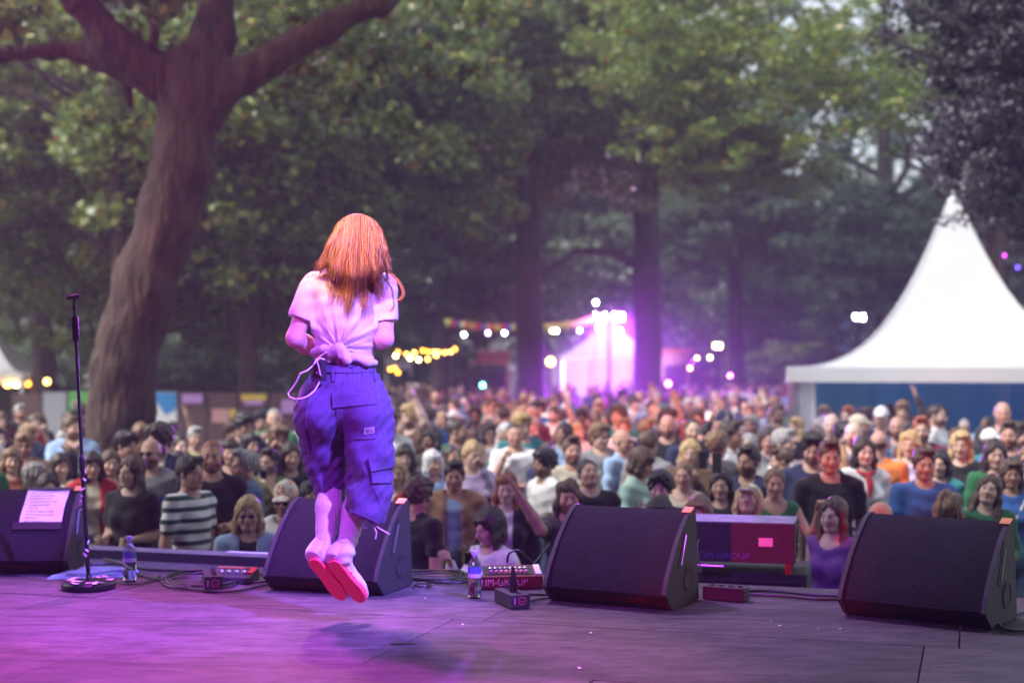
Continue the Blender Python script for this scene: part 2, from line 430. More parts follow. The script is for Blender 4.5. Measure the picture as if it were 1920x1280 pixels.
# stage roof and rear drape (over and behind the photographer): keep the sky off the deck
rf = empty('stage_roof', (0, 0, 0)); tag(rf, kind='structure')
rb = MB(); rb.box(S(0, -7.0, 6.6), (17, 15.0, 0.08), TH); rb.build('roof_sheet', M_BLACK, rf)
rb = MB(); rb.box(S(0, -14.4, 3.0), (17, 0.06, 7.4), TH); rb.build('rear_drape', M_BLACK, rf)
for s_ in (-1, 1):
    rb = MB(); rb.box(S(s_ * 8.4, -9.0, 3.0), (0.06, 10.6, 7.4), TH); rb.build('side_drape', M_BLACK, rf)

# ---- trees
def leaf_mat(name, ramp, gloss=0.36, trans=0.40):
    m, n, l, b = mat_new(name)
    g = n.new('ShaderNodeNewGeometry'); oi = n.new('ShaderNodeObjectInfo')
    r = n.new('ShaderNodeValToRGB'); r.color_ramp.interpolation = 'LINEAR'
    el = r.color_ramp.elements
    while len(el) < len(ramp): el.new(0.5)
    for e, (p_, c) in zip(el, ramp): e.position = p_; e.color = (*c, 1)
    l.new(g.outputs['Random Per Island'], r.inputs[0])
    mm = n.new('ShaderNodeMix'); mm.data_type = 'RGBA'; mm.blend_type = 'MULTIPLY'; mm.inputs[0].default_value = 1
    l.new(r.outputs[0], mm.inputs[6]); l.new(oi.outputs['Color'], mm.inputs[7])
    l.new(mm.outputs[2], b.inputs['Base Color']); b.inputs['Roughness'].default_value = gloss; b.inputs['Specular IOR Level'].default_value = 0.5
    t = n.new('ShaderNodeBsdfTranslucent'); l.new(mm.outputs[2], t.inputs['Color'])
    ms = n.new('ShaderNodeMixShader'); ms.inputs[0].default_value = trans
    l.new(b.outputs[0], ms.inputs[1]); l.new(t.outputs[0], ms.inputs[2]); l.new(ms.outputs[0], n['Material Output'].inputs['Surface'])
    return m
M_LEAF = leaf_mat('plane_leaves', [(0, (0.055, 0.092, 0.03)), (0.45, (0.110, 0.168, 0.042)), (0.75, (0.18, 0.25, 0.055)), (0.93, (0.30, 0.30, 0.07)), (0.985, (0.20, 0.10, 0.03)), (1, (0.22, 0.05, 0.03))])
M_LEAFD = leaf_mat('dark_leaves', [(0, (0.06, 0.095, 0.058)), (0.6, (0.12, 0.17, 0.10)), (1, (0.21, 0.25, 0.15))], 0.30)
M_COPPER = leaf_mat('copper_leaves', [(0, (0.028, 0.022, 0.032)), (0.6, (0.075, 0.060, 0.078)), (0.95, (0.14, 0.115, 0.135)), (1, (0.16, 0.07, 0.06))], 0.48, 0.12)

def bark_mat(name, c0, c1):
    m, n, l, b = mat_new(name)
    tc = n.new('ShaderNodeTexCoord'); mp = n.new('ShaderNodeMapping'); mp.inputs['Scale'].default_value = (3, 3, 0.9); l.new(tc.outputs['Object'], mp.inputs['Vector'])
    a = n.new('ShaderNodeTexNoise'); a.inputs['Scale'].default_value = 2.4; a.inputs['Detail'].default_value = 9; a.inputs['Roughness'].default_value = 0.65; l.new(mp.outputs[0], a.inputs['Vector'])
    v = n.new('ShaderNodeTexVoronoi'); v.inputs['Scale'].default_value = 4.5; l.new(mp.outputs[0], v.inputs['Vector'])
    r = n.new('ShaderNodeValToRGB'); r.color_ramp.elements[0].position = 0.3; r.color_ramp.elements[0].color = (*c0, 1); r.color_ramp.elements[1].position = 0.7; r.color_ramp.elements[1].color = (*c1, 1)
    l.new(a.outputs[0], r.inputs[0]); l.new(r.outputs[0], b.inputs['Base Color']); b.inputs['Roughness'].default_value = 0.9
    ad = n.new('ShaderNodeMath'); ad.operation = 'ADD'; l.new(a.outputs[0], ad.inputs[0]); l.new(v.outputs[0], ad.inputs[1])
    bp = n.new('ShaderNodeBump'); bp.inputs['Strength'].default_value = 0.8; bp.inputs['Distance'].default_value = 0.05; l.new(ad.outputs[0], bp.inputs['Height']); l.new(bp.outputs[0], b.inputs['Normal'])
    return m
M_BARK = bark_mat('brown_bark', (0.012, 0.007, 0.006), (0.080, 0.045, 0.034))
M_BARKD = bark_mat('dark_bark', (0.018, 0.015, 0.016), (0.055, 0.045, 0.043))

def leaf_cloud(cl, per, size, flat=0.55, seed=0):
    """cl: (n,4) clump centres+radius -> one mesh of folded leaf quads"""
    g = np.random.default_rng(seed)
    n = len(cl) * per
    c = np.repeat(cl, per, axis=0)
    d = g.normal(size=(n, 3)); d /= np.linalg.norm(d, axis=1)[:, None]
    rad = g.random(n) ** 0.55
    p = c[:, :3] + d * rad[:, None] * c[:, 3:4] * np.array([1, 1, flat])
    nm = g.normal(size=(n, 3)) * 0.75 + np.array([0, 0, 0.8]) + d * 0.35
    nm /= np.linalg.norm(nm, axis=1)[:, None]
    t = g.normal(size=(n, 3)); t -= nm * (t * nm).sum(1)[:, None]; t /= np.linalg.norm(t, axis=1)[:, None]
    b = np.cross(nm, t)
    s = size * (0.55 + 0.8 * g.random(n))[:, None]
    V = np.stack([p - t * s * 0.5, p + b * s * 0.42 + nm * s * 0.12, p + t * s * 0.55 - nm * s * 0.10, p - b * s * 0.42 + nm * s * 0.12], 1).reshape(-1, 3)
    F = np.arange(n * 4).reshape(-1, 4)
    return V, F

def crown_clumps(n, rx, rz, seed, zc=0.0, low=-1.0, shell=0.45, cr=(0.5, 1.2)):
    g = np.random.default_rng(seed)
    out = []
    while len(out) < n:
        d = g.normal(size=3); d /= np.linalg.norm(d)
        if d[2] < low: continue
        r = shell + (1.02 - shell) * g.random() ** 0.7
        # uneven outline: lobes
        lob = 0.82 + 0.22 * math.sin(3.1 * math.atan2(d[1], d[0]) + seed) * math.cos(2.3 * d[2] + seed * 1.7)
        p = d * r * lob
        out.append((p[0] * rx, p[1] * rx, p[2] * rz + zc, cr[0] + (cr[1] - cr[0]) * g.random()))
    return np.array(out)

CROWNS = {}
def crown_mesh(kind, var):
    key = (kind, var)
    if key in CROWNS: return CROWNS[key]
    if kind == 'broad':       # unit: rx 5, rz 5 about centre
        V, F = leaf_cloud(crown_clumps(270, 5.2, 5.0, 11 + var, low=-0.85, cr=(0.45, 1.1)), 150, 0.21, 0.62, var)
    elif kind == 'fine':
        V, F = leaf_cloud(crown_clumps(300, 3.2, 4.6, 31 + var, low=-0.95, cr=(0.35, 0.8)), 120, 0.13, 0.45, var)
    elif kind == 'thin':
        V, F = leaf_cloud(crown_clumps(150, 5.2, 5.0, 71 + var, low=-0.85, shell=.3, cr=(0.4, 0.9)), 50, 0.21, 0.6, var)
    elif kind == 'far':
        V, F = leaf_cloud(crown_clumps(170, 5.5, 7.0, 51 + var, low=-0.95, shell=0.35, cr=(0.7, 1.6)), 210, 0.27, 0.5, var)
    CROWNS[key] = mesh_np('crown', V, F, smooth=False)
    return CROWNS[key]

def trunk_tubes(mb, path, rad, limbs, seed):
    g = random.Random(seed)
    pts = []; rs = []
    n = 14
    for i in range(n + 1):
        t = i / n; k = t * (len(path) - 1); a = min(int(k), len(path) - 2); f = k - a
        p = Vector(path[a]).lerp(Vector(path[a + 1]), f)
        r = rad[a] + (rad[a + 1] - rad[a]) * f
        pts.append(p + Vector((g.uniform(-1, 1), g.uniform(-1, 1), 0)) * r * 0.12); rs.append(r * (1 + 0.5 * max(0, 0.12 - t) / 0.12) * g.uniform(0.95, 1.05))
    mb.tube(pts, rs, 14)
    for st, en, r in limbs:
        st, en = Vector(st), Vector(en); q = []
        for i in range(7):
            t = i / 6; q.append(st.lerp(en, t) + Vector((g.uniform(-1, 1), g.uniform(-1, 1), g.uniform(-0.3, 1) * math.sin(t * 3.1))) * 0.12 * (en - st).length * (0.3 + t) * 0.5)
        mb.tube(q, [r * (1 - 0.75 * i / 6) for i in range(7)], 8)

def tree(name, label, px, D, r, h, cz, crowns, bark, lean=(0, 0), leaf_tint=(1, 1, 1, 1), leafm=None, seed=0, group=None):
    """crowns: list of (kind,var,dx,dy,z,sx,sz)"""
    b = P(px, HY, D); b.z = 0
    t = empty(name, b); tag(t, label, 'tree', group)
    mb = MB(); top = Vector((lean[0], lean[1], h))
    path = [(0, 0, -0.1), (lean[0] * 0.2, lean[1] * 0.2, h * 0.33), (lean[0] * 0.55, lean[1] * 0.55, h * 0.66), top]
    limbs = []
    g = random.Random(seed)
    for k in range(7):
        f = g.uniform(0.42, 0.98); a = g.uniform(0, 6.28); ln = h * g.uniform(0.2, 0.38)
        s = Vector((lean[0] * f, lean[1] * f, h * f)); limbs.append((s, s + Vector((math.cos(a) * ln, math.sin(a) * ln, ln * 0.55)), r * 0.42))
    trunk_tubes(mb, path, [r * 1.12, r, r * 0.8, r * 0.3], limbs, seed)
    mb.build('trunk', bark, t, smooth=True)
    for (kind, var, dx, dy, z, sx, sz) in crowns:
        me = crown_mesh(kind, var)
        o = bpy.data.objects.new('crown', me); COL.objects.link(o); o.parent = t
        o.location = (dx, dy, z); o.scale = (sx, sx, sz); o.rotation_euler = (0, 0, g.uniform(0, 6.28))
        if not o.data.materials: o.data.materials.append(leafm)
        o.material_slots[0].link = 'OBJECT'; o.material_slots[0].material = leafm
        o.color = leaf_tint
    return t

# the big plane tree at the left: trunk grown as one smooth solid
TD = 16.6
def T(px, py, dy=0.0):
    v = P(px, py, TD); v.y += dy; return v
big = empty('plane_tree', (T(238, HY).x, TD, 0)); tag(big, 'huge leaning forked tree trunk rising out of the crowd behind the microphone stand', 'tree')
f = Field((-6.9, 15.1, -0.1), (-0.3, 18.3, 8.2), 0.055)
f.chain([T(212, 1061), T(216, 900), T(230, 700), T(273, 540), T(318, 400), T(340, 300), T(355, 200), T(374, 130)], [0.52, 0.41, 0.37, 0.36, 0.352, 0.345, 0.32, 0.33], 0.1)
f.chain([T(352, 190), T(290, 140), T(200, 108), T(100, 92), T(0, 104), T(-120, 95)], [0.24, 0.2, 0.14, 0.10, 0.085, 0.07], 0.18)
f.chain([T(330, 165), T(230, 95, -0.3), T(175, 20, -0.6), T(140, -60, -0.8), T(110, -180, -1)], [0.24, 0.2, 0.17, 0.155, 0.13], 0.18)
f.chain([T(374, 150), T(392, 60, 0.2), T(402, -60, 0.3), T(415, -220, 0.4)], [0.27, 0.24, 0.22, 0.19], 0.2)
f.chain([T(385, 190), T(445, 148), T(540, 92), T(630, 44), T(720, 4), T(860, -62)], [0.24, 0.185, 0.15, 0.135, 0.115, 0.09], 0.18)
f.chain([T(232, 140, 0.1), T(236, 200, 0.2), T(240, 260, 0.2), T(248, 310, 0.3)], [0.06, 0.035, 0.028, 0.02], 0.05)
f.chain([T(300, 95, -0.3), T(290, 40), T(275, -60)], [0.05, 0.035, 0.03], 0.03)
f.disp(lambda x, y, z: 0.04 * np.sin(5 * x + 3 * y + 1.7 * z) * np.sin(4 * z + 2 * x) + 0.014 * np.sin(11 * x - 7 * z) * np.sin(9 * y + 5 * z) + 0.016 * np.sin(23 * x + 9 * z) * np.sin(21 * y - 13 * z))
Vt, Ft = f.net(); Vt = Vt - np.array(big.location)
link('trunk', mesh_np('trunk', Vt, Ft), M_BARK, big)
# its sprays of leaves: over the frame and drooping into the top left
cl = []
g = np.random.default_rng(5)
for _ in range(150):
    px = g.uniform(-150, 900); py = g.uniform(-420, -40); cl.append((*(T(px, py, g.uniform(-3.5, 4.5)) - big.location), g.uniform(0.4, 0.9)))
for (px, py, dy) in [(40, 40, 1.2), (240, 20, 2), (300, 60, 2.2), (330, 20, -.6), (470, 30, 1.5), (520, 60, 1.8), (600, 110, 2.5), (460, 120, 2), (350, 90, .9), (60, 150, 2.5), (120, 180, 3), (20, 60, -.5), (560, 0, 1), (640, 90, 2.2), (690, 60, 1.4), (500, -10, -.8), (780, 60, 2), (850, 40, 2.4), (700, 140, 3.2), (760, 190, 3.5)]:
    cl.append((*(T(px, py, dy) - big.location), g.uniform(0.3, 0.6)))
Vl, Fl = leaf_cloud(np.array(cl), 70, 0.17, 0.6, 3)
o = link('crown', mesh_np('crown', Vl, Fl, smooth=False), M_LEAF, big); o.color = (1, 1, 1, 1)

TREES = [
 # px, D, r, h, crowns, tint, mat, label
 (470, 33, 0.22, 9, [('broad', 0, 0, 0, 8.0, 0.95, 0.9), ('broad', 1, -4, 2, 5.2, 0.7, 0.62)], (1.05, 1.1, 0.8, 1), M_LEAF, 'slim dark trunk with low green crown standing left of the performer behind the hoarding'),
 (85, 37, 0.30, 11, [('broad', 1, -1, 0, 8.2, 1.0, 1.0), ('broad', 2, 2.6, 1, 5.0, 0.62, 0.55)], (1.0, 1.15, 0.75, 1), M_LEAF, 'leafy tree with dark trunk beside the white tent at the far left edge'),
 (238, 29, 0.2, 9, [('broad', 2, 1.0, 2, 6.6, 0.8, 0.8), ('broad', 0, -2.8, 3, 7.2, 0.7, 0.7)], (1.05, 1.05, 0.8, 1), M_LEAF, 'yellowish green crown filling the space behind the big forked trunk'),
 (660, 35, 0.25, 10, [('broad', 3, 0, 1, 8.8, 0.95, 0.95), ('broad', 1, -1.8, 0, 4.2, 0.5, 0.5)], (0.95, 1.0, 0.8, 1), M_LEAF, 'broad tree whose low branches spread right behind the performer'),
 (995, 43, 0.40, 15, [('broad', 0, 0, 0, 11.5, 1.15, 0.95), ('broad', 2, -3.5, -1, 8.8, 0.7, 0.5)], (0.95, 0.95, 0.8, 1), M_LEAF, 'straight grey trunk standing to the left of the small lit tent'),
 (1215, 45, 0.43, 15, [('thin', 1, 1, 0, 13.3, 1.25, 1.1), ('broad', 3, -1.5, -1, 9.3, 0.75, 0.55)], (0.95, 0.95, 0.8, 1), M_LEAF, 'dark purple-lit trunk standing to the right of the floodlight mast'),
 (1380, 58, 0.32, 15, [('thin', 2, 0, 0, 13.5, 1.0, 1.0), ('broad', 1, 0, 0, 8.0, .9, .55)], (0.8, 0.95, 0.9, 1), M_LEAFD, 'narrow trunk between the dark trunk and the large white tent'),
 (1860, 34, 0.26, 10, [('thin', 3, -5.8, -1, 8.3, 0.74, 0.55), ('thin', 0, -3.0, 0, 9.4, 0.55, 0.5), ('thin', 1, -8.2, -1, 9.6, .5, .45), ('broad', 1, -6.3, 0, 7.4, .36, .28)], (1.1, 1.15, 0.75, 1), M_LEAF, 'yellow-green leaves hanging over the middle distance left of the large tent'),
 (830, 50, 0.35, 14, [('broad', 1, 0, 0, 10.5, 1.2, 1.0), ('broad', 3, 0, 2, 5.0, 0.8, 0.5)], (0.85, 0.95, 0.8, 1), M_LEAFD, 'dark tree between the performer and the straight grey trunk'),
 (1660, 52, 0.35, 16, [('thin', 0, 0, 0, 12.5, 1.1, 1.1), ('far', 0, 0, 0, 6.5, 0.7, 0.5)], (0.75, 1.0, 1.0, 1), M_LEAFD, 'tall blue-green tree with sky gaps behind the large tent'),
 (1150, 72, 0.4, 20, [('far', 1, 0, 0, 11, 1.3, 1.2)], (0.85, 0.95, 0.9, 1), M_LEAFD, 'far tree rising behind the small lit tent'),
 (1500, 80, 0.4, 14, [('far', 0, 0, 0, 6.5, 1.2, 0.8)], (0.75, 0.95, 0.9, 1), M_LEAFD, 'far tree above the blue flag at the stalls'),
 (560, 60, 0.4, 18, [('far', 0, 0, 0, 9.5, 1.35, 1.2)], (0.8, 0.95, 0.8, 1), M_LEAFD, 'tall dark tree rising behind the performer, left of her head'),
 (200, 62, 0.4, 18, [('far', 1, 0, 0, 10.5, 1.5, 1.25)], (0.8, 0.95, 0.8, 1), M_LEAFD, 'tall dark tree far behind the big forked trunk'),
 (-60, 55, 0.4, 17, [('far', 0, 0, 0, 10.5, 1.3, 1.2)], (0.8, 0.95, 0.8, 1), M_LEAFD, 'dark tree at the far left above the white tent roof'),
 (900, 74, 0.4, 20, [('far', 1, 0, 0, 11, 1.4, 1.3)], (0.8, 0.9, 0.9, 1), M_LEAFD, 'far dark tree over the amber string lights'),
 (1830, 62, 0.4, 18, [('far', 0, 0, 0, 6.5, 0.9, 0.7)], (0.8, 0.95, 0.95, 1), M_LEAFD, 'dark tree behind the right slope of the large tent'),
]
for i, (px, D, r, h, cr, tint, lm, lab) in enumerate(TREES):
    t = tree('park_tree', lab, px, D, r, h, 0, cr, M_BARKD if D > 40 else M_BARK, (random.uniform(-.4, .4), 0), tint, lm, 100 + i, 'park trees behind the crowd')
    if px == 1215:
        mb = MB(); mb.tube([(0, 0, 5.4), (-1.2, 0, 6.0), (-2.3, 0, 6.0), (-3.1, 0, 5.4), (-3.5, 0, 5.1)], [0.2, 0.16, 0.12, 0.08, 0.05], 8); mb.build('low_limb', M_BARKD, t, smooth=True)
t = tree('copper_beech', 'dark purple-leaved tree hanging in front of the large tent peak', 2015, 19.5, 0.3, 7, 0,
     [('fine', 0, -0.70, 0, 5.75, 0.48, 0.46), ('fine', 1, -0.62, 0.5, 7.6, 0.58, 0.46), ('fine', 1, -0.4, 0.9, 6.4, 0.45, 0.5)], M_BARKD, (0, 0), (.85, .95, 1.0, 1), M_COPPER, 77)

# the wood behind everything
g = np.random.default_rng(21)
cl = []
for _ in range(1050):
    D = g.uniform(92, 118); px = g.uniform(-500, 2420)
    top = 26 + 4 * math.sin(px * 0.009) if px < 1250 else (17 + 2 * math.sin(px * 0.02))
    z = top * g.random() ** 0.8
    cl.append(((px - CX) / FPX * D, D, z, g.uniform(1.6, 3.4)))
Vw, Fw = leaf_cloud(np.array(cl), 130, 0.55, 0.7, 9)
o = link('wood', mesh_np('wood', Vw, Fw, smooth=False), M_LEAFD); o.color = (0.8, 0.9, 0.8, 1)
tag(o, 'dense dark wood closing off the park behind the stalls', 'wood', kind='stuff')
# shrubs under the trees, far behind the crowd
shrub_labels = ['low dark shrub behind the hoarding left of the big trunk', 'low dark shrub behind the purple sign', 'low shrub behind the amber string lights',
                'pale green shrub between the dark trunk and the narrow trunk', 'shrub left of the blue flag', 'dark shrub behind the stalls beside the large tent']
for i, (px, D, s) in enumerate([(130, 46, 0.55), (380, 44, 0.55), (760, 60, 0.6), (1300, 75, 0.5), (1480, 66, 0.5), (1590, 58, 0.45)]):
    t = empty('shrub', ((px - CX) / FPX * D, D, 0)); tag(t, shrub_labels[i], 'shrub', 'shrubs under the trees')
    o = bpy.data.objects.new('foliage', crown_mesh('broad', i % 4)); COL.objects.link(o); o.parent = t
    o.location = (0, 0, 2.0); o.scale = (s * 1.3, s, s * 0.7); o.material_slots[0].link = 'OBJECT'; o.material_slots[0].material = M_LEAFD if i < 3 else M_LEAF
    o.color = (0.8, 0.9, 0.8, 1) if i < 3 else (0.9, 1.0, 0.9, 1)
    mb = MB(); mb.tube([(0, 0, 0), (0.05, 0, 1.0), (0, 0.05, 1.8)], [0.08, 0.06, 0.03], 6); mb.build('stem', M_BARKD, t)
# ================================================================ TENTS, STALLS, LAMPS BEHIND THE CROWD
def pvc(name, c, rough=0.45, trans=0.25):
    m, n, l, b = mat_new(name)
    tc = n.new('ShaderNodeTexCoord'); a = n.new('ShaderNodeTexNoise'); a.inputs['Scale'].default_value = 1.5; a.inputs['Detail'].default_value = 6
    l.new(tc.outputs['Object'], a.inputs['Vector'])
    mx = n.new('ShaderNodeMix'); mx.data_type = 'RGBA'; c = Vector(c)
    mx.inputs[6].default_value = (*(c * 0.9), 1); mx.inputs[7].default_value = (*c, 1); l.new(a.outputs[0], mx.inputs[0])
    l.new(mx.outputs[2], b.inputs['Base Color']); b.inputs['Roughness'].default_value = rough
    t = n.new('ShaderNodeBsdfTranslucent'); l.new(mx.outputs[2], t.inputs['Color']); ms = n.new('ShaderNodeMixShader'); ms.inputs[0].default_value = trans
    l.new(b.outputs[0], ms.inputs[1]); l.new(t.outputs[0], ms.inputs[2]); l.new(ms.outputs[0], n['Material Output'].inputs['Surface'])
    return m
M_TENT = pvc('white_tent_sheet', (0.66, 0.68, 0.70), trans=0.28)
M_BLUE = pvc('blue_cloth', (0.03, 0.26, 0.46), trans=0.03)

def pagoda(name, label, center, half, eave, peak, rz, walls, p=2.6, val=0.22):
    t = empty(name, center, rz); tag(t, label, 'tent')
    # four curved roof sheets
    n, m = 18, 12
    for q in range(4):
        vs, fs = [], []
        for i in range(n + 1):
            r = 1 - i / n; r = max(r, 0.035)
            z = eave + (peak - eave) * (1 - r) ** p
            for j in range(m + 1):
                s_ = -1 + 2 * j / m
                sag = 0.05 * half * (1 - s_ * s_) * math.sin(math.pi * min(1, (1 - r) * 1.3)) * (1 if r < 1 else 0)
                x, y = s_ * r * half, -r * half + sag
                a = q * math.pi / 2
                vs.append((x * math.cos(a) - y * math.sin(a), x * math.sin(a) + y * math.cos(a), z))
        for i in range(n):
            for j in range(m):
                k = i * (m + 1) + j; fs.append((k, k + 1, k + m + 2, k + m + 1))
        MB().add(vs, fs).build('roof_sheet', M_TENT, t, smooth=True)
        a = q * math.pi / 2
        vb = MB(); nn = 20
        vs = []
        for j in range(nn + 1):
            x = (-1 + 2 * j / nn) * half * 1.004; w = 0.012 * math.sin(j * 1.9)
            for (yy, zz) in ((-half * 1.004 + w * 0, eave + 0.015), (-half * 1.004 - 0.02 + w, eave - val)):
                vs.append((x * math.cos(a) - yy * math.sin(a), x * math.sin(a) + yy * math.cos(a), zz))
        vb.add(vs, [(2 * j, 2 * j + 1, 2 * j + 3, 2 * j + 2) for j in range(nn)]); vb.build('valance', M_TENT, t, smooth=True)
        x, y = half - 0.06, -half + 0.06
        lb = MB(); lb.box((x * math.cos(a) - y * math.sin(a), x * math.sin(a) + y * math.cos(a), eave / 2), (0.09, 0.09, eave)); lb.build('leg', M_ALU, t)
        MB().tube([((half * r_) * (math.cos(a) + math.sin(a)), (half * r_) * (math.sin(a) - math.cos(a)), eave + (peak - eave) * (1 - r_) ** p + .012) for r_ in [1 - k / 14 for k in range(14)]], .014, 6).build('ridge_seam', M_TENT, t, smooth=True)
        if walls[q] is not None:
            mt, x0, x1 = walls[q]
            wv = []; nn = int(max(8, (x1 - x0) * 22))
            for j in range(nn + 1):
                x = (x0 + (x1 - x0) * j / nn) * half; w = 0.035 * math.sin(j * 1.15) + 0.015 * math.sin(j * 2.7)
                for zz in (0.02, eave - 0.05):
                    yy = -half + 0.12 + w
                    wv.append((x * math.cos(a) - yy * math.sin(a), x * math.sin(a) + yy * math.cos(a), zz))
            MB().add(wv, [(2 * j, 2 * j + 1, 2 * j + 3, 2 * j + 2) for j in range(nn)]).build('side_wall', mt, t, smooth=True)
    fb = MB(); fb.lathe([(0.035 * half + .02, 0), (0.03 * half, 0.06), (0.012, 0.1), (0.012, 0.22)], 12, (0, 0, peak - (peak - eave) * (1 - 0.965 ** p) - 0.02)); fb.build('finial', M_TENT, t, smooth=True)
    return t
# walls by side: 0 front (towards the stage), 1 right, 2 rear, 3 left
tc_ = P(1787, HY, 24.6); tc_.z = 0
pagoda('pagoda_tent', 'large white pagoda tent with tall peak and blue inner wall', tc_, 2.72, 2.31, 5.48, R(-13), [(M_TENT, -1, -0.84), (M_BLUE, -1, 1), (M_BLUE, -1, 1), (M_TENT, -1, 1)])
tf = P(1141, HY, 66); tf.z = 0
pagoda('pagoda_tent', 'small white tent lit purple beside the floodlight mast', tf, 2.45, 2.83, 4.75, R(4), [(M_TENT, -1, 1), (M_TENT, -1, 1), (M_TENT, -1, 1), (M_TENT, -1, 1)], p=1.9)
tl = P(-25, HY, 38); tl.z = 0
pagoda('pagoda_tent', 'white tent at the left edge with warm lamps under its eave', tl, 1.5, 2.12, 3.6, R(0), [None, None, (M_BLACK, -1, 1), None], p=1.8)
for px, py, D, lab in [(1458, 676, 78, 'low white stall canopy between the narrow trunk and the large tent'), (1530, 668, 74, 'pale blue-white stall canopy touching the large tent'), (905, 664, 72, 'far white marquee behind the string lights')]:
    q = P(px, HY, D); q.z = 0
    pagoda('stall_tent', lab, q, 1.9, 2.4, 3.35, R(random.uniform(-12, 12)), [None, None, (M_BLUE if px > 1500 else M_TENT, -1, 1), None], p=1.6)

# hoarding behind the crowd at the left, panel by panel
M_HOARD = mat('brown_hoarding', (0.10, 0.055, 0.055), 0.8, var=0.3, scale=1)
def panel(label, x0, x1, y0, y1, D, m, name='hoarding_panel', deco=None, zfloor=True):
    a, b_ = P(x0, y0, D), P(x1, y0, D); z1 = a.z; z0 = 0.0 if zfloor else P(x0, y1, D).z
    t = empty(name, ((a.x + b_.x) / 2, D, 0)); tag(t, label, 'hoarding' if 'hoarding' in name else 'banner', 'hoarding and banners behind the crowd')
    w = b_.x - a.x
    mb = MB(); mb.box((0, 0, (z0 + z1) / 2), (w - 0.03, 0.04, z1 - z0)); mb.build('board', m, t)
    for sx in (-1, 1):
        mb = MB(); mb.box((sx * (w / 2 - 0.03), 0.06, z1 / 2), (0.05, 0.06, z1)); mb.build('post', M_BLACKM, t)
    return t, w, z0, z1
pl = [(290, 335, 'blue and white'), (335, 384, 'plain brown'), (384, 440, 'brown'), (440, 500, 'brown'), (500, 560, 'brown')]
M_LBL = {k: mat('paint_' + k, c, 0.7, var=0.1) for k, c in dict(blue=(0.03, 0.25, 0.6), white=(0.7, 0.72, 0.75), lilac=(0.45, 0.25, 0.62), yellow=(0.6, 0.45, 0.05), green=(0.10, 0.38, 0.07), grey=(0.3, 0.31, 0.34), orange=(0.7, 0.2, 0.04), pink=(0.55, 0.3, 0.3), red=(0.5, 0.03, 0.05)).items()}
t, w, z0, z1 = panel('blue and white diagonal banner panel right of the big trunk', 280, 333, 735, 800, 31, M_LBL['white'])
mb = MB(); mb.add([(-w / 2 + .02, -0.03, z1 - .01), (w / 2 - .02, -0.03, z1 - .01), (w / 2 - .02, -.03, z1 - .35), (0.05, -0.03, z1 - .5)], [(0, 1, 2, 3)]); mb.build('blue_stripe', M_LBL['blue'], t)
t, w, z0, z1 = panel('brown hoarding panel carrying a lilac sign', 335, 388, 735, 800, 31, M_HOARD)
mb = MB(); mb.box((0.0, -0.05, z1 - 0.14), (0.44, 0.02, 0.2)); mb.build('sign', M_LBL['lilac'], t)
t, w, z0, z1 = panel('brown hoarding panel carrying pale pink and yellow notices', 390, 446, 736, 800, 31, M_HOARD)
mb = MB(); mb.box((-0.05, -0.05, z1 - 0.5), (0.35, 0.02, 0.3)); mb.build('notice', M_LBL['pink'], t)
mb = MB(); mb.box((0.22, -0.05, z1 - 0.45), (0.14, 0.02, 0.2)); mb.build('notice', M_LBL['yellow'], t)
t, w, z0, z1 = panel('brown hoarding panel with a yellow and lilac header left of the performer', 448, 505, 736, 800, 31, M_HOARD)
mb = MB(); mb.box((0.0, -0.05, z1 - 0.1), (0.55, 0.02, 0.14)); mb.build('header', M_LBL['yellow'], t)
mb = MB(); mb.box((0.0, -0.052, z1 - 0.22), (0.40, 0.02, 0.09)); mb.build('header', M_LBL['lilac'], t)
t, w, z0, z1 = panel('brown hoarding panel nearest to the performer', 507, 575, 736, 800, 31, M_HOARD)
mb = MB(); mb.box((0.0, -0.05, z1 - 0.3), (0.3, 0.02, 0.3)); mb.build('notice', M_LBL['lilac'], t)
panel('bright green banner panel between microphone stand and big trunk', 128, 172, 734, 800, 33, M_LBL['green'])
panel('grey hoarding panel left of the green banner', 80, 126, 735, 800, 33, M_LBL['grey'])
panel('dull brown hoarding panel at the far left under the tent', 22, 78, 737, 800, 33, M_HOARD)
# far stalls
def stall(label, x0, x1, ytop, D, body, roof, awn=None):
    a, b_ = P(x0, ytop, D), P(x1, ytop, D); w = b_.x - a.x; h = a.z
    t = empty('market_stall', ((a.x + b_.x) / 2, D, 0)); tag(t, label, 'stall', 'stalls at the far side of the park')
    mb = MB(); mb.box((0, 0.6, h * 0.5), (w, 1.2, h)); mb.build('body', body, t)
    mb = MB(); mb.box((0, 0.4, h + 0.06), (w + 0.3, 1.9, 0.1)); mb.build('roof', roof, t)
    mb = MB(); mb.box((0, -0.02, h * 0.62), (w * 0.8, 0.05, h * 0.38)); mb.build('hatch', M_LBL['yellow'] if awn else M_BLACK, t)
    mb = MB(); mb.box((0, -0.2, h * 0.4), (w * 0.9, 0.45, 0.06)); mb.build('counter', M_ALU, t)
    return t
stall('pink-walled stall left of the straight grey trunk', 885, 955, 662, 60, M_LBL['pink'], M_LBL['pink'])
stall('pale stall with lit yellow hatch under the amber string lights', 835, 880, 664, 62, M_LBL['white'], M_LBL['pink'], True)
stall('white stall beside the amber string lights next to the performer', 722, 772, 668, 58, M_LBL['white'], M_LBL['grey'])
stall('small stall with orange roof right of the dark trunk', 1240, 1292, 660, 62, M_LBL['pink'], M_LBL['orange'])
stall('blue stall between the narrow trunk and the large tent', 1475, 1530, 668, 70, M_LBL['blue'], M_LBL['white'])
stall('grey stall seen beyond the narrow trunk', 1395, 1440, 672, 70, M_LBL['grey'], M_LBL['white'])
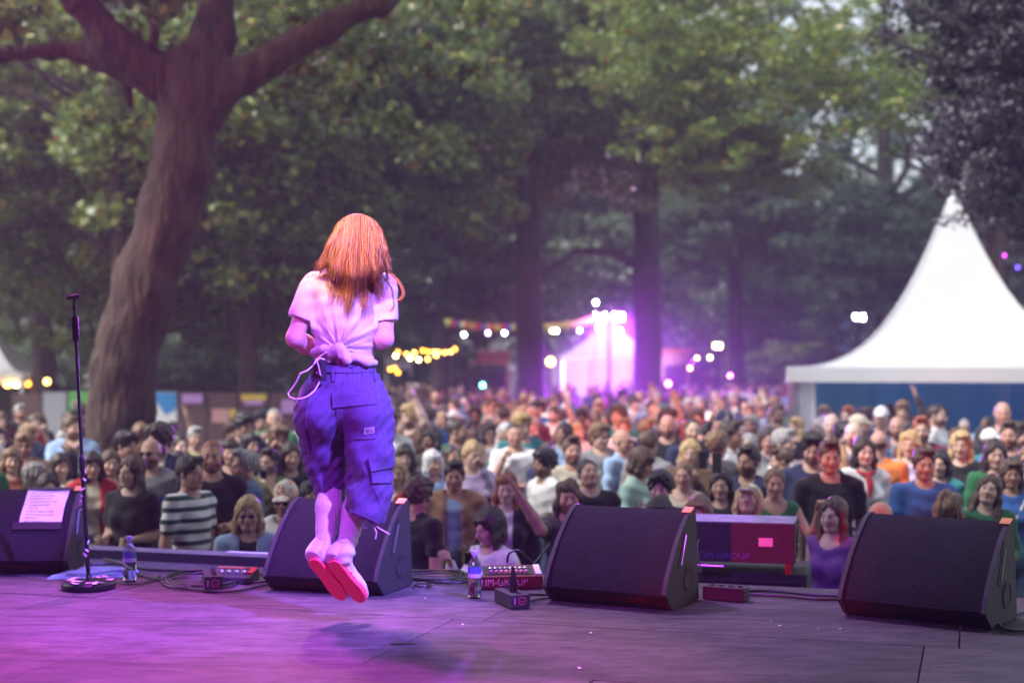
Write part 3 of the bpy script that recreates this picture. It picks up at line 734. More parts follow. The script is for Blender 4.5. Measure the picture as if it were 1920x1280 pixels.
# tall blue feather flag
t = empty('feather_flag', P(1582, HY, 60) * Vector((1, 1, 0)) if False else (P(1582, HY, 60).x, 60, 0)); tag(t, 'tall pale blue feather flag beside the large tent', 'flag')
mb = MB(); mb.tube([(0.28, 0, 0), (0.28, 0, 3.6), (0.15, 0, 4.4)], 0.025, 6); mb.build('pole', M_ALU, t)
mb = MB(); mb.add([(0.25, 0, 1.2), (-0.3, 0.05, 1.2), (-0.32, 0.02, 3.6), (-0.1, 0, 4.25), (0.15, 0, 4.42), (0.25, 0, 3.8)], [(0, 1, 2, 3, 4, 5)]); mb.build('cloth', pvc('flag_cloth', (0.25, 0.45, 0.8)), t)

# ---- lamps
def emit_mat(name, c, s):
    m, n, l, b = mat_new(name); b.inputs['Base Color'].default_value = (*c, 1); b.inputs['Emission Color'].default_value = (*c, 1); b.inputs['Emission Strength'].default_value = s
    return m
EM = dict(white=emit_mat('bulb_white', (0.9, 0.9, 1), 26), violet=emit_mat('bulb_violet', (0.62, 0.45, 1), 12), pinkw=emit_mat('bulb_pink', (1, 0.55, 0.95), 14), aqua=emit_mat('bulb_aqua', (0.65, 0.85, 1), 16),
          amber=emit_mat('bulb_amber', (1.0, 0.36, 0.03), 6), warm=emit_mat('bulb_warm', (1.0, 0.52, 0.10), 7), cream=emit_mat('bulb_cream', (1, 0.75, 0.35), 10), green=emit_mat('laser_dot_green', (0.02, 0.8, 0.25), 14),
          teal=emit_mat('lamp_teal', (0.1, 0.8, 0.6), 10), mag=emit_mat('lamp_magenta', (1.0, 0.1, 1.0), 25), flood=emit_mat('lamp_flood', (1.0, 0.55, 1.0), 200), redl=emit_mat('lamp_red', (1.0, 0.12, 0.05), 12))
ball = MB(); ball.lathe([(0.004, -0.052), (0.03, -0.043), (0.048, -0.02), (0.05, 0.0), (0.043, 0.025), (0.022, 0.047), (0.016, 0.05)], 10); ball_me = ball.mesh('bulb', smooth=True)
cap = MB(); cap.lathe([(0.022, 0.045), (0.022, 0.085), (0.01, 0.1)], 8); cap_me = cap.mesh('socket')
def string(label, D, bulbs, sag_py, ends):
    """one string of lamps: cable > bulbs"""
    t = empty('string_lights', P(ends[0], ends[1], D)); tag(t, label, 'string lights')
    pts = []
    xs = sorted([(ends[0], ends[1])] + [(b[0], b[1] - 5) for b in bulbs] + [(ends[2], ends[3])])
    mb = MB(); mb.tube([P(x, y, D) - t.location for x, y in xs], 0.012, 5); mb.build('cable', M_CABLE, t)
    for x, y, k in bulbs:
        o = bpy.data.objects.new('bulb', ball_me); COL.objects.link(o); o.parent = t; o.location = P(x, y, D) - t.location
        if not ball_me.materials: ball_me.materials.append(EM['white'])
        o.material_slots[0].link = 'OBJECT'; o.material_slots[0].material = EM[k]
        c = bpy.data.objects.new('socket', cap_me); COL.objects.link(c); c.parent = o
        if not cap_me.materials: cap_me.materials.append(M_BLACK)
string('cool white and violet bulbs strung level with the small lit tent roof', 46, [(870, 627, 'white'), (915, 624, 'violet'), (946, 624, 'aqua'), (971, 622, 'pinkw'), (1035, 620, 'cream'), (1043, 620, 'white'), (1087, 619, 'aqua'), (1122, 614, 'white'), (1163, 619, 'white')], 0, (800, 618, 1200, 606))
string('upper amber bulbs strung beside the performer', 44, [(746, 660, 'amber'), (762, 664, 'warm'), (777, 661, 'warm'), (793, 657, 'amber'), (803, 659, 'amber'), (814, 660, 'warm'), (822, 660, 'warm'), (834, 660, 'warm'), (845, 659, 'warm'), (853, 654, 'amber')], 0, (700, 655, 880, 645))
string('lower cream and amber bulbs strung beside the performer', 43, [(742, 667, 'cream'), (769, 671, 'cream'), (785, 674, 'cream'), (802, 673, 'warm'), (818, 666, 'warm')], 0, (705, 660, 850, 655))
string('small orange lamps hanging low beside the performer', 41, [(740, 690, 'amber'), (746, 698, 'amber'), (732, 692, 'amber')], 0, (720, 684, 760, 686))
string('few warm bulbs strung right of the dark trunk', 44, [(1294, 690, 'warm'), (1307, 671, 'warm'), (1331, 670, 'cream')], 0, (1262, 676, 1372, 656))
def lamp(label, px, py, D, k, r=0.06, name='lamp'):
    """small lamp on a slim post"""
    q = P(px, py, D); t = empty(name, (q.x, D, 0)); tag(t, label, 'lamp')
    mb = MB(); mb.lathe([(r * .4, -r), (r, -r * .4), (r, r * .4), (r * .4, r)], 10, (0, 0, q.z)); mb.build('glass', EM[k], t, smooth=True)
    mb = MB(); mb.tube([(0, 0.06, 0), (0, 0.06, q.z + 0.05)], 0.02, 6); mb.build('post', M_BLACKM, t)
    mb = MB(); mb.box((0, 0.05, q.z + r + 0.02), (r * 2, 0.14, 0.03)); mb.build('hood', M_BLACKM, t)
lamp('green laser dot on an added lamp post high up right of the performer', 840, 577, 50, 'green', 0.055)  # a laser dot given as a glowing ball; hood and post are added
lamp('small teal lamp low in the far crowd', 905, 722, 40, 'teal', 0.06)
lamp('single white lamp above the floodlight mast', 1117, 567, 60, 'white', 0.07)
lamp('tiny red lamp in front of the blue tent wall', 1586, 794, 20, 'redl', 0.03)
lamp('round amber lamp beside the left tent', 88, 715, 36, 'warm', 0.07)
lamp('warm lamp under the left tent, inner one', 30, 719, 36.6, 'cream', 0.08)
lamp('warm lamp under the left tent, outer one', 14, 719, 36.6, 'warm', 0.09)
lamp('dim orange lamp at the edge of the left tent', 52, 719, 36.8, 'amber', 0.06)
lamp('magenta lamp at the foot of the dark trunk', 1253, 719, 44, 'mag', 0.07)
lamp('magenta lamp at the foot of the narrow trunk', 1369, 704, 50, 'mag', 0.05)
lamp('amber lamp hung left of the small lit tent', 1032, 678, 60, 'warm', 0.16)
# twin floods: the mast by the small tent, two more far off
def flood(label, px, py, D, k, energy, color, gap=0.32, mast=True):
    q = P(px, py, D); t = empty('floodlight_mast', (q.x, D, 0)); tag(t, label, 'floodlight')
    mb = MB(); mb.tube([(0, 0, 0), (0, 0, q.z * 0.5), (0, 0, q.z + 0.1)], [0.10, 0.07, 0.05], 8); mb.build('mast', M_BLACKM, t)
    mb = MB(); mb.box((0, 0, q.z + 0.1), (gap * 2.2, 0.06, 0.06)); mb.build('crossbar', M_BLACKM, t)
    for s_ in (-1, 1):
        mb = MB(); mb.box((s_ * gap, -0.02, q.z - 0.03), (gap * 1.3, 0.16, 0.26)); h_ = mb.build('housing', M_BLACKM, t)
        mb = MB(); mb.box((s_ * gap, -0.11, q.z - 0.03), (gap * 1.15, 0.02, 0.2)); mb.build('glass', EM[k], h_)
        if energy:
            L = add_light('floodlight_beam', 'SPOT', (q.x + s_ * gap, D - 0.25, q.z), (q.x * 0.9 + 1, D - 20, -2.6), color, energy, 0.12, 46, 1.0)
    return t
flood('floodlight mast with two glaring magenta-white lamps beside the small tent', 1142, 592, 52, 'flood', 55000, (0.50, 0.06, 1.0))
add_light('floodlight_beam', 'SPOT', (P(1142, 592, 52).x, 52.4, 4.3), (P(1142, 592, 66).x, 66, 3.4), (1.0, .88, 1.0), 2400, .1, 40, .5)
flood('far pair of small white floodlights left of the large tent', 1610, 593, 56, 'white', 0, None, 0.13)
flood('far cream floodlight between the dark trunk and the narrow trunk', 1345, 647, 60, 'cream', 0, None, 0.1)
# moving-head lamps on a truss beyond the large tent
q = P(1893, 492, 31.0)
t = empty('moving_head_lamp', (q.x, q.y, 0)); tag(t, 'black moving-head lamp on a pole beside the large tent peak', 'stage lamp')
mb = MB(); mb.lathe([(0.10, -0.14), (0.14, -0.08), (0.14, 0.12), (0.1, 0.16)], 14, (0, 0, q.z), Matrix.Rotation(R(70), 3, 'X')); mb.build('head', M_BLACK, t, smooth=True)
mb = MB(); mb.box((0, 0, q.z + 0.28), (0.42, 0.2, 0.12)); mb.build('base', M_BLACK, t)
for s_ in (-1, 1):
    mb = MB(); mb.box((s_ * 0.18, 0, q.z + 0.1), (0.04, 0.12, 0.32)); mb.build('yoke', M_BLACK, t)
mb = MB(); mb.tube([(0.0, 0.1, 0), (0, 0.1, q.z + 0.5)], 0.05, 8); mb.build('pole', M_BLACKM, t)
mb = MB(); mb.lathe([(0.03, 0), (0.03, 0.02)], 10, (0.12, -0.15, q.z - 0.12), Matrix.Rotation(R(90), 3, 'X')); mb.build('lens', emit_mat('blue_led', (0.1, 0.05, 1), 6), t)
mb = MB(); mb.lathe([(0.03, 0), (0.03, 0.02)], 10, (-0.16, -0.15, q.z + 0.14), Matrix.Rotation(R(90), 3, 'X')); mb.build('lens', emit_mat('mag_led', (0.8, 0.05, 0.9), 4), t)
# bunting: pennants on cords
pen = MB(); pen.add([(-0.14, 0, 0), (0.14, 0, 0), (0.0, 0.03, -0.3)], [(0, 1, 2)]); pen_me = pen.mesh('pennant')
pen_me.materials.append(M_LBL['yellow'])
M_PEN = [pvc('pennant_lime', (0.6, 0.75, 0.15), trans=.5), pvc('pennant_red', (0.75, 0.08, 0.12), trans=.5), pvc('pennant_blue', (0.10, 0.12, 0.65), trans=.5), pvc('pennant_lime2', (0.72, 0.75, 0.25), trans=.5), pvc('pennant_orange', (0.8, 0.25, 0.1), trans=.5)]
for lab, a, b_, D, n_ in [('bunting of lime, red and blue pennants left of the straight grey trunk', (835, 596), (985, 606), 47, 16), ('bunting of pale lime pennants between the grey trunk and the floodlight mast', (1018, 606), (1130, 586), 47, 12)]:
    t = empty('bunting', P(*a, D)); tag(t, lab, 'bunting')
    pts = [P(a[0] + (b_[0] - a[0]) * i / 12, a[1] + (b_[1] - a[1]) * i / 12 + 5 * math.sin(math.pi * i / 12), D) - t.location for i in range(13)]
    MB().tube(pts, 0.01, 5).build('cord', M_CABLE, t)
    for i in range(n_):
        f_ = (i + 0.5) / n_ * 12; k = int(f_)
        o = bpy.data.objects.new('pennant', pen_me); COL.objects.link(o); o.parent = t
        o.location = pts[k].lerp(pts[min(12, k + 1)], f_ - k); o.rotation_euler = (random.uniform(-.3, .3), 0, random.uniform(-.4, .4))
        o.material_slots[0].link = 'OBJECT'; o.material_slots[0].material = M_PEN[i % 5 if D == 47 and a[0] < 1000 else (0, 3)[i % 2]]
# ================================================================ THINGS ON THE STAGE
def grille_mat():
    m, n, l, b = mat_new('foam_grille')
    tc = n.new('ShaderNodeTexCoord')
    a = n.new('ShaderNodeTexNoise'); a.inputs['Scale'].default_value = 260; a.inputs['Detail'].default_value = 2; l.new(tc.outputs['Object'], a.inputs['Vector'])
    c = n.new('ShaderNodeTexNoise'); c.inputs['Scale'].default_value = 5; c.inputs['Detail'].default_value = 5; l.new(tc.outputs['Object'], c.inputs['Vector'])
    r = n.new('ShaderNodeValToRGB'); r.color_ramp.elements[0].position = 0.4; r.color_ramp.elements[0].color = (0.007, 0.0065, 0.008, 1); r.color_ramp.elements[1].position = 0.66; r.color_ramp.elements[1].color = (0.045, 0.042, 0.046, 1)
    l.new(a.outputs[0], r.inputs[0])
    mm = n.new('ShaderNodeMix'); mm.data_type = 'RGBA'; mm.blend_type = 'MULTIPLY'; mm.inputs[0].default_value = 0.6; l.new(r.outputs[0], mm.inputs[6]); l.new(c.outputs[0], mm.inputs[7])
    l.new(mm.outputs[2], b.inputs['Base Color']); b.inputs['Roughness'].default_value = 0.85; b.inputs['Specular IOR Level'].default_value = 0.2
    bp = n.new('ShaderNodeBump'); bp.inputs['Strength'].default_value = 0.6; bp.inputs['Distance'].default_value = 0.004; l.new(a.outputs[0], bp.inputs['Height']); l.new(bp.outputs[0], b.inputs['Normal'])
    return m
M_GRILLE = grille_mat()
M_CAB = mat('textured_black_cabinet', (0.022, 0.022, 0.026), 0.55, var=0.3, scale=30, bump=0.5, bscale=240)
M_LABEL = mat('orange_sticker', (0.9, 0.38, 0.10), 0.5, var=0.05)
M_REDTXT = mat('red_stencil_paint', (0.22, 0.02, 0.035), 0.7, var=0.3, scale=40)
M_WHTXT = mat('pink_stencil_paint', (0.55, 0.22, 0.36), 0.7, var=0.2)
TXT = text_mesh('TIM-GROUP', 0.062, 0.0004)

def monitor(name, label, pos, rz, W=0.60, txt=True):
    """stage wedge: local x across, -y towards the performer; the lip of the grille at y=0"""
    t = empty(name, pos, rz); tag(t, label, 'monitor', 'stage monitors')
    H = 0.435
    curve = [(0.0, 0.075)]
    for i in range(1, 13):
        a = i / 12; curve.append((0.30 * a ** 1.25 + 0.05 * a, 0.075 + (H - 0.075) * (1 - (1 - a) ** 1.28)))
    body = curve + [(0.40, H), (0.445, 0.0), (0.085, 0.0)]
    inner = [(y + 0.030, z - 0.014) for y, z in curve] + [(0.40, H - 0.014), (0.44, 0.004), (0.09, 0.004)]
    for s_ in (-1, 1):
        mb = MB(); x = s_ * W / 2; mb.prism(body, x - 0.011, x + 0.011); sd = mb.build('side_panel', M_CAB, t, bevel=0.003)
        if s_ == 1:   # slot handle, pole socket, round port
            hb = MB(); ang = math.atan2(0.19, 0.09)
            hb.box((x + 0.0118, 0.215, 0.265), (0.003, 0.20, 0.035), rot=Matrix.Rotation(ang, 3, 'X')); hb.build('handle_slot', M_BLACK, sd)
            hb = MB(); hb.box((x + 0.0145, 0.228, 0.259), (0.006, 0.15, 0.008), rot=Matrix.Rotation(ang, 3, 'X')); hb.build('handle_bar', M_ALU, sd, bevel=0.002)
            hb = MB(); hb.lathe([(0.06, 0), (0.06, 0.004), (0.05, 0.005), (0.048, 0.002)], 24, (x + 0.011, 0.29, 0.12), Matrix.Rotation(R(90), 3, 'Y')); hb.build('port_ring', M_CAB, sd)
            hb = MB(); hb.lathe([(0.018, 0), (0.018, 0.006)], 14, (x + 0.011, 0.27, 0.155), Matrix.Rotation(R(90), 3, 'Y')); hb.build('socket', M_BLACK, sd)
            lb = MB(); y0, z0 = curve[-1]; y1, z1 = curve[-2]
            tg = Vector((0, y0 - y1, z0 - z1)).normalized()
            lb.box((x - 0.006, (y0 + y1) / 2 + 0.004, (z0 + z1) / 2 + 0.008), (0.046, 0.052, 0.004), rot=Matrix.Rotation(math.atan2(tg.z, tg.y), 3, 'X')); lb.build('sticker', M_LABEL, t)
    mb = MB(); gr = [(y + 0.008, z - 0.004) for y, z in curve]
    n = len(gr); vs = []; fs = []
    for i, (y, z) in enumerate(gr):
        for j in range(9): vs.append((-W / 2 + 0.011 + (W - 0.022) * j / 8, y, z))
    for i in range(n - 1):
        for j in range(8): k = i * 9 + j; fs.append((k, k + 1, k + 10, k + 9))
    mb.add(vs, fs); mb.build('grille', M_GRILLE, t, smooth=True)
    mb = MB(); mb.prism(inner, -W / 2 + 0.0112, W / 2 - 0.0112); bd = mb.build('cabinet', M_CAB, t)
    mb = MB(); mb.box((0, 0.006, 0.0765), (W - 0.024, 0.012, 0.009)); mb.build('lip', M_BLACKM, t)
    if txt:
        o = link('lettering', TXT, M_REDTXT, bd)
        # on the undercut toe face
        ang = math.atan2(0.075 - 0.0, 0.0 - 0.085)
        o.rotation_euler = (R(180) - math.atan2(0.075, 0.085) + 0, 0, 0)
        o.rotation_euler = (math.atan2(-0.085, 0.075) + R(90), 0, 0)
        nrm = Vector((0, -0.075, -0.085)).normalized()
        c = Vector((0.03, 0.0475, 0.040)) + nrm * 0.0035
        o.location = c; o.rotation_euler = (R(90) + math.atan2(0.085, 0.075), 0, 0)
    return t
def wedge_at(name, label, toeL, toeR, W=0.6):
    a, b = floor_pt(*toeL), floor_pt(*toeR); d = (b - a); rz = math.atan2(d.y, d.x)
    c = (a + b) / 2; back = Vector((-math.sin(rz), math.cos(rz), 0))
    return monitor(name, label, c - back * 0.085 + Vector((0, 0, 0.004)), rz, W), rz
w3, r3 = wedge_at('floor_monitor', 'black floor monitor in the middle, between the small black box and the boxy speaker', (1037, 1126), (1254, 1144))
w2, r2 = wedge_at('floor_monitor', 'black floor monitor directly behind the performer\'s feet', (516, 1105), (710, 1116))
w4, r4 = wedge_at('floor_monitor', 'black floor monitor at the right edge, nearest of the four', (1590, 1152), (1852, 1180), 0.64)
w1, r1 = wedge_at('floor_monitor', 'black floor monitor at the left edge with a set list lying on it', (-88, 1077), (127, 1075), 0.62)

# set list on the left monitor, bent over its curve
def paper_mat():
    m, n, l, b = mat_new('handwritten_paper')
    tc = n.new('ShaderNodeTexCoord'); sp = n.new('ShaderNodeSeparateXYZ'); l.new(tc.outputs['UV'], sp.inputs[0])
    def mth(op, *a):
        q = n.new('ShaderNodeMath'); q.operation = op
        for i, x in enumerate(a):
            if isinstance(x, (int, float)): q.inputs[i].default_value = x
            else: l.new(x, q.inputs[i])
        return q.outputs[0]
    rows = 11.0
    yr = mth('MULTIPLY', sp.outputs[1], rows); fy = mth('FRACT', yr); iy = mth('FLOOR', yr)
    inrow = mth('LESS_THAN', mth('ABSOLUTE', mth('SUBTRACT', fy, 0.5)), 0.22)
    cv = n.new('ShaderNodeCombineXYZ'); l.new(mth('MULTIPLY', sp.outputs[0], 30), cv.inputs[0]); l.new(mth('MULTIPLY', yr, 2.2), cv.inputs[1])
    nz = n.new('ShaderNodeTexNoise'); nz.inputs['Scale'].default_value = 1.3; nz.inputs['Detail'].default_value = 2; l.new(cv.outputs[0], nz.inputs['Vector'])
    ink = mth('LESS_THAN', mth('ABSOLUTE', mth('SUBTRACT', nz.outputs[0], 0.5)), 0.05)
    wn_ = n.new('ShaderNodeTexWhiteNoise'); wn_.noise_dimensions = '1D'; l.new(iy, wn_.inputs['W'])
    ln = mth('ADD', mth('MULTIPLY', wn_.outputs[0], 0.5), 0.35)
    inx = mth('MULTIPLY', mth('GREATER_THAN', sp.outputs[0], 0.12), mth('LESS_THAN', sp.outputs[0], ln))
    f_ = mth('MULTIPLY', mth('MULTIPLY', ink, inrow), inx)
    mx = n.new('ShaderNodeMix'); mx.data_type = 'RGBA'; mx.inputs[6].default_value = (0.82, 0.81, 0.8, 1); mx.inputs[7].default_value = (0.12, 0.1, 0.14, 1); l.new(f_, mx.inputs[0])
    l.new(mx.outputs[2], b.inputs['Base Color']); b.inputs['Roughness'].default_value = 0.7
    return m
sl = empty('set_list', w1.location, r1); tag(sl, 'sheet of paper with handwritten song list taped to the left monitor', 'paper')
H_ = 0.435
def wcurve(a): return (0.30 * a ** 1.25 + 0.05 * a, 0.075 + (H_ - 0.075) * (1 - (1 - a) ** 1.28))
mb = MB(); N_ = 14; vs = []; fs = []
for i in range(N_ + 1):
    a = 0.44 + 0.50 * i / N_; y, z = wcurve(a); y2, z2 = wcurve(a + 0.01); nv = Vector((0, -(z2 - z), (y2 - y))).normalized()
    for j in range(5):
        x = 0.03 + 0.225 * j / 4; vs.append(Vector((x, y + 0.008, z - 0.004)) + nv * (0.006 + 0.004 * math.sin(i * 0.6 + j)))
for i in range(N_):
    for j in range(4): k = i * 5 + j; fs.append((k, k + 1, k + 6, k + 5))
mb.add(vs, fs); me = mb.mesh('sheet', smooth=True)
uv = me.uv_layers.new(name='UVMap')
for lp in me.loops:
    i, j = divmod(lp.vertex_index, 5); uv.data[lp.index].uv = (j / 4, i / N_)
link('sheet', me, paper_mat(), sl)
def strip(a0, a1, x0, x1, off, name, m, parent):
    vs = []; fs = []
    for i in range(5):
        a = a0 + (a1 - a0) * i / 4; y, z = wcurve(a); y2, z2 = wcurve(a + 0.01); nv = Vector((0, -(z2 - z), (y2 - y))).normalized()
        for x in (x0, x1): vs.append(Vector((x, y + 0.008, z - 0.004)) + nv * off)
    for i in range(4): fs.append((2 * i, 2 * i + 1, 2 * i + 3, 2 * i + 2))
    MB().add(vs, fs).build(name, m, parent, smooth=True)
M_TAPE = mat('black_gaffer', (0.02, 0.018, 0.022), 0.5, var=0.2)
strip(0.36, 0.45, 0.0, 0.26, 0.013, 'tape', M_TAPE, sl); strip(0.93, 0.985, 0.02, 0.27, 0.013, 'tape', M_TAPE, sl)

# microphone stand
mp_ = floor_pt(166, 1104); D_ = mp_.y
ms = empty('microphone_stand', mp_ + Vector((0, 0, 0.004))); tag(ms, 'tall black microphone stand with petal-strewn round base, no microphone in its clip', 'microphone stand')
mb = MB(); mb.lathe([(0.128, 0), (0.133, 0.008), (0.133, 0.026), (0.122, 0.036), (0.03, 0.042), (0.016, 0.055), (0.013, 0.07)], 40); mb.build('base', M_BLACKM, ms, smooth=True)
top = P(138, 556, D_ + 0.02) - ms.location
lowp = top * 0.62
mb = MB(); mb.tube([(0, 0, 0.05), top * 0.42, ], 0.0105, 12); mb.build('lower_tube', M_BLACKM, ms, smooth=True)
mb = MB(); mb.tube([top * 0.40, top * 0.86], 0.0085, 12); mb.build('upper_tube', M_BLACKM, ms, smooth=True)
mb = MB(); mb.tube([top * 0.40, top * 0.41, top * 0.445, top * 0.455], [0.012, 0.0155, 0.0155, 0.011], 12); mb.build('collar', M_BLACKM, ms, smooth=True)
mb = MB(); mb.tube([top * 0.845, top * 0.852, top * 0.93, top * 0.935], [0.011, 0.017, 0.0185, 0.012], 14); mb.build('grip_clutch', M_BLACKM, ms, smooth=True)
mb = MB(); mb.tube([top * 0.93, top * 0.985], 0.0075, 10); mb.tube([top * 0.955, top * 0.965], 0.012, 10); mb.build('swivel', M_BLACKM, ms, smooth=True)
cp = empty('microphone_clip', top, 0, ms); cp.scale = (.75, .75, .75); cp.rotation_euler = (0, R(-22), R(30))
f = Field((-.06, -.05, -.04), (.06, .05, .04), 0.0025)
f.cone((-0.035, 0, 0.008), (0.03, 0.01, -0.004), 0.015, 0.018, 0.004); f.cone((-0.045, -0.002, 0.024), (0.032, 0.01, 0.014), 0.0115, 0.0115, 0.002, 's'); f.cone((0, 0, -0.03), (0, 0, 0), 0.008, 0.01, 0.006)
V_, F_ = f.net(); link('clip_jaw', mesh_np('clip_jaw', V_, F_), M_BLACK, cp)
cp.name = 'microphone_clip'
M_PETAL = mat('pink_petals', (0.85, 0.62, 0.72), 0.6, var=0.15)
g = random.Random(3)
def petal(c, nrm, s, parent, name='petal'):
    nrm = Vector(nrm).normalized(); t = nrm.orthogonal().normalized(); t = Matrix.Rotation(g.uniform(0, 6.28), 3, nrm) @ t; b = nrm.cross(t)
    pts = []
    for k in range(8):
        a = k / 8 * 6.283; rr = s * (0.8 + 0.25 * math.sin(2 * a + g.random())); pts.append(Vector(c) + t * math.cos(a) * rr * 1.5 + b * math.sin(a) * rr + nrm * (0.0015 + 0.25 * s * (math.cos(a) ** 2)))
    return MB().add([Vector(c) + nrm * 0.001] + pts, [(0, 1 + k, 1 + (k + 1) % 8) for k in range(8)]).build(name, M_PETAL, parent, smooth=True)
for k in range(26):
    a = g.uniform(0, 6.28); r_ = 0.035 + 0.09 * math.sqrt(g.random()); petal((r_ * math.cos(a), r_ * math.sin(a), 0.038 + (0.133 - r_) * 0.05 + g.random() * 0.004), (g.uniform(-.25, .25), g.uniform(-.25, .25), 1), g.uniform(0.009, 0.016), ms)
for k in range(16):   # petals stuck spiralling up the tube
    z = 0.12 + 0.62 * k / 16 + g.uniform(-0.012, 0.012); a = k * 0.75 + 3.6; f_ = z / top.z; r_ = 0.0115 if f_ < 0.42 else 0.009
    d_ = Vector((math.cos(a), math.sin(a), 0)); petal(top * f_ + d_ * r_, d_, g.uniform(0.007, 0.0115), ms)

# bottles
def bottle_mats():
    m, n, l, b = mat_new('clear_plastic'); b.inputs['Transmission Weight'].default_value = 1.0; b.inputs['Roughness'].default_value = 0.03; b.inputs['IOR'].default_value = 1.3; b.inputs['Base Color'].default_value = (0.93, 0.95, 0.98, 1)
    w, n, l, b = mat_new('water'); b.inputs['Transmission Weight'].default_value = 1.0; b.inputs['Roughness'].default_value = 0.0; b.inputs['IOR'].default_value = 1.2; b.inputs['Base Color'].default_value = (0.95, 0.97, 1, 1)
    return m, w
M_PET, M_WATER = bottle_mats()
M_BLABEL = mat('blue_label', (0.10, 0.12, 0.55), 0.4, var=0.1); M_BLABEL2 = mat('pale_label', (0.55, 0.55, 0.85), 0.4, var=0.1); M_CAPM = mat('blue_cap', (0.35, 0.33, 0.85), 0.4)
def bottle(label, px, py, s=1.0):
    t = empty('water_bottle', floor_pt(px, py) + Vector((0, 0, 0.004))); tag(t, label, 'bottle', 'water bottles on the stage'); t.scale = (s, s, s)
    pr = [(0.022, 0.004), (0.029, 0.0), (0.0325, 0.012), (0.0325, 0.05), (0.031, 0.055), (0.0325, 0.06), (0.0325, 0.15), (0.030, 0.166), (0.018, 0.185), (0.0125, 0.195), (0.0125, 0.205)]
    MB().lathe(pr, 28).build('shell', M_PET, t, smooth=True)
    MB().lathe([(0.026, 0.006), (0.0295, 0.014), (0.0295, 0.10), (0.0295, 0.105)], 24).build('water', M_WATER, t, smooth=True)
    MB().lathe([(0.0332, 0.118), (0.0332, 0.149)], 28).build('upper_label', M_BLABEL, t, smooth=True)
    MB().lathe([(0.0332, 0.098), (0.0332, 0.1175)], 28).build('lower_label', M_BLABEL2, t, smooth=True)
    MB().lathe([(0.014, 0.203), (0.0155, 0.204), (0.0155, 0.222), (0.0135, 0.225)], 20).build('cap', M_CAPM, t, smooth=True)
bottle('clear water bottle standing beside the blue towel', 243, 1090, 1.03)
bottle('clear water bottle with blue label standing in front of the red stage box', 890, 1121, 1.0)

# towel
tw = empty('towel', floor_pt(170, 1083) + Vector((0, 0, 0.004)), R(-4)); tag(tw, 'folded light blue towel lying behind the microphone stand base', 'towel')
M_TOWEL = mat('blue_terry', (0.16, 0.42, 0.72), 0.95, var=0.15, scale=12, bump=0.5, bscale=300, sheen=0.4)
for (x0, x1, y0, y1, z, nm) in [(-0.21, 0.17, -0.06, 0.16, 0.018, 'bottom_fold'), (-0.12, 0.19, -0.03, 0.17, 0.036, 'top_fold')]:
    vs = []; fs = []; nx, ny = 22, 12
    for i in range(nx + 1):
        for j in range(ny + 1):
            u, v = i / nx, j / ny
            e = min(1, 6 * min(u, 1 - u), 6 * min(v, 1 - v)); e = math.sqrt(max(0, 1 - (1 - e) ** 2))
            vs.append((x0 + (x1 - x0) * u + 0.01 * math.sin(9 * v + z * 90), y0 + (y1 - y0) * v + 0.012 * math.sin(7 * u + z * 50) + 0.1 * (u - 0.5), (z + 0.008 * math.sin(5 * u + 3) * math.sin(4 * v + 1)) * e))
    for i in range(nx):
        for j in range(ny): k = i * (ny + 1) + j; fs.append((k, k + ny + 1, k + ny + 2, k + 1))
    MB().add(vs, fs).build(nm, M_TOWEL, tw, smooth=True)

# power and audio boxes
M_PLUG = mat('metal_plug', (0.5, 0.5, 0.55), 0.3, 0.9); M_REDMARK = mat('red_mark', (0.6, 0.05, 0.12), 0.6)
M_REDBOX = mat('red_steel', (0.11, 0.008, 0.014), 0.45, var=0.25, scale=12)
def power_box(name, label, pos, rz, d, mark=True):
    t = empty(name, pos + Vector((0, 0, 0.004)), rz); tag(t, label, 'power box')
    MB().box((0, 0, d[2] / 2), d).build('case', M_CAB, t, bevel=0.004)
    if mark:
        vs = []; fs = []
        for k in range(24):
            a = k / 24 * 6.283
            for r_ in (0.019, 0.0155): vs.append((r_ * math.cos(a) + 0.008, -d[1] / 2 - 0.0012, d[2] * 0.55 + r_ * math.sin(a)))
        for k in range(24): q = (k + 1) % 24; fs.append((2 * k, 2 * k + 1, 2 * q + 1, 2 * q))
        MB().add(vs, fs).build('ring_mark', M_REDMARK, t)
        MB().box((-0.028, -d[1] / 2 - 0.001, d[2] * 0.55), (0.006, 0.001, 0.03)).build('stripe_mark', M_WHTXT, t)
        MB().box((0.008, -d[1] / 2 - 0.001, d[2] * 0.5), (0.014, 0.001, 0.003)).build('dash_mark', M_REDMARK, t)
    n_ = 4
    for k in range(n_):
        y = -d[1] * 0.34 + d[1] * 0.68 * k / (n_ - 1)
        MB().lathe([(0.014, 0), (0.014, 0.004), (0.011, 0.005), (0.011, 0.001)], 14, (0.004, y, d[2])).build('outlet', M_BLACK, t)
    return t
pb = power_box('power_box', 'small black power box with upright plug before the red stage box', floor_pt(960, 1141) + Vector((0, 0.10, 0)), R(20), (0.095, 0.23, 0.062))
MB().tube([(0.0, -0.02, 0.06), (0.0, -0.02, 0.10), (-0.002, -0.02, 0.15), (-0.003, -0.02, 0.18)], [0.019, 0.018, 0.011, 0.007], 12).build('plug', M_BLACKM, pb, smooth=True)
MB().box((0.012, -0.02, 0.085), (0.006, 0.012, 0.03)).build('plug_latch', M_REDMARK, pb)
power_box('power_box', 'black power box with red ring mark among coiled cables', floor_pt(378, 1111) + Vector((0.02, 0.16, 0)), R(14), (0.09, 0.30, 0.075))
power_box('power_box', 'dark oblong power box lying at the foot of the middle monitor', floor_pt(1372, 1128) + Vector((-0.02, 0.05, 0)), R(62), (0.075, 0.21, 0.062), False)

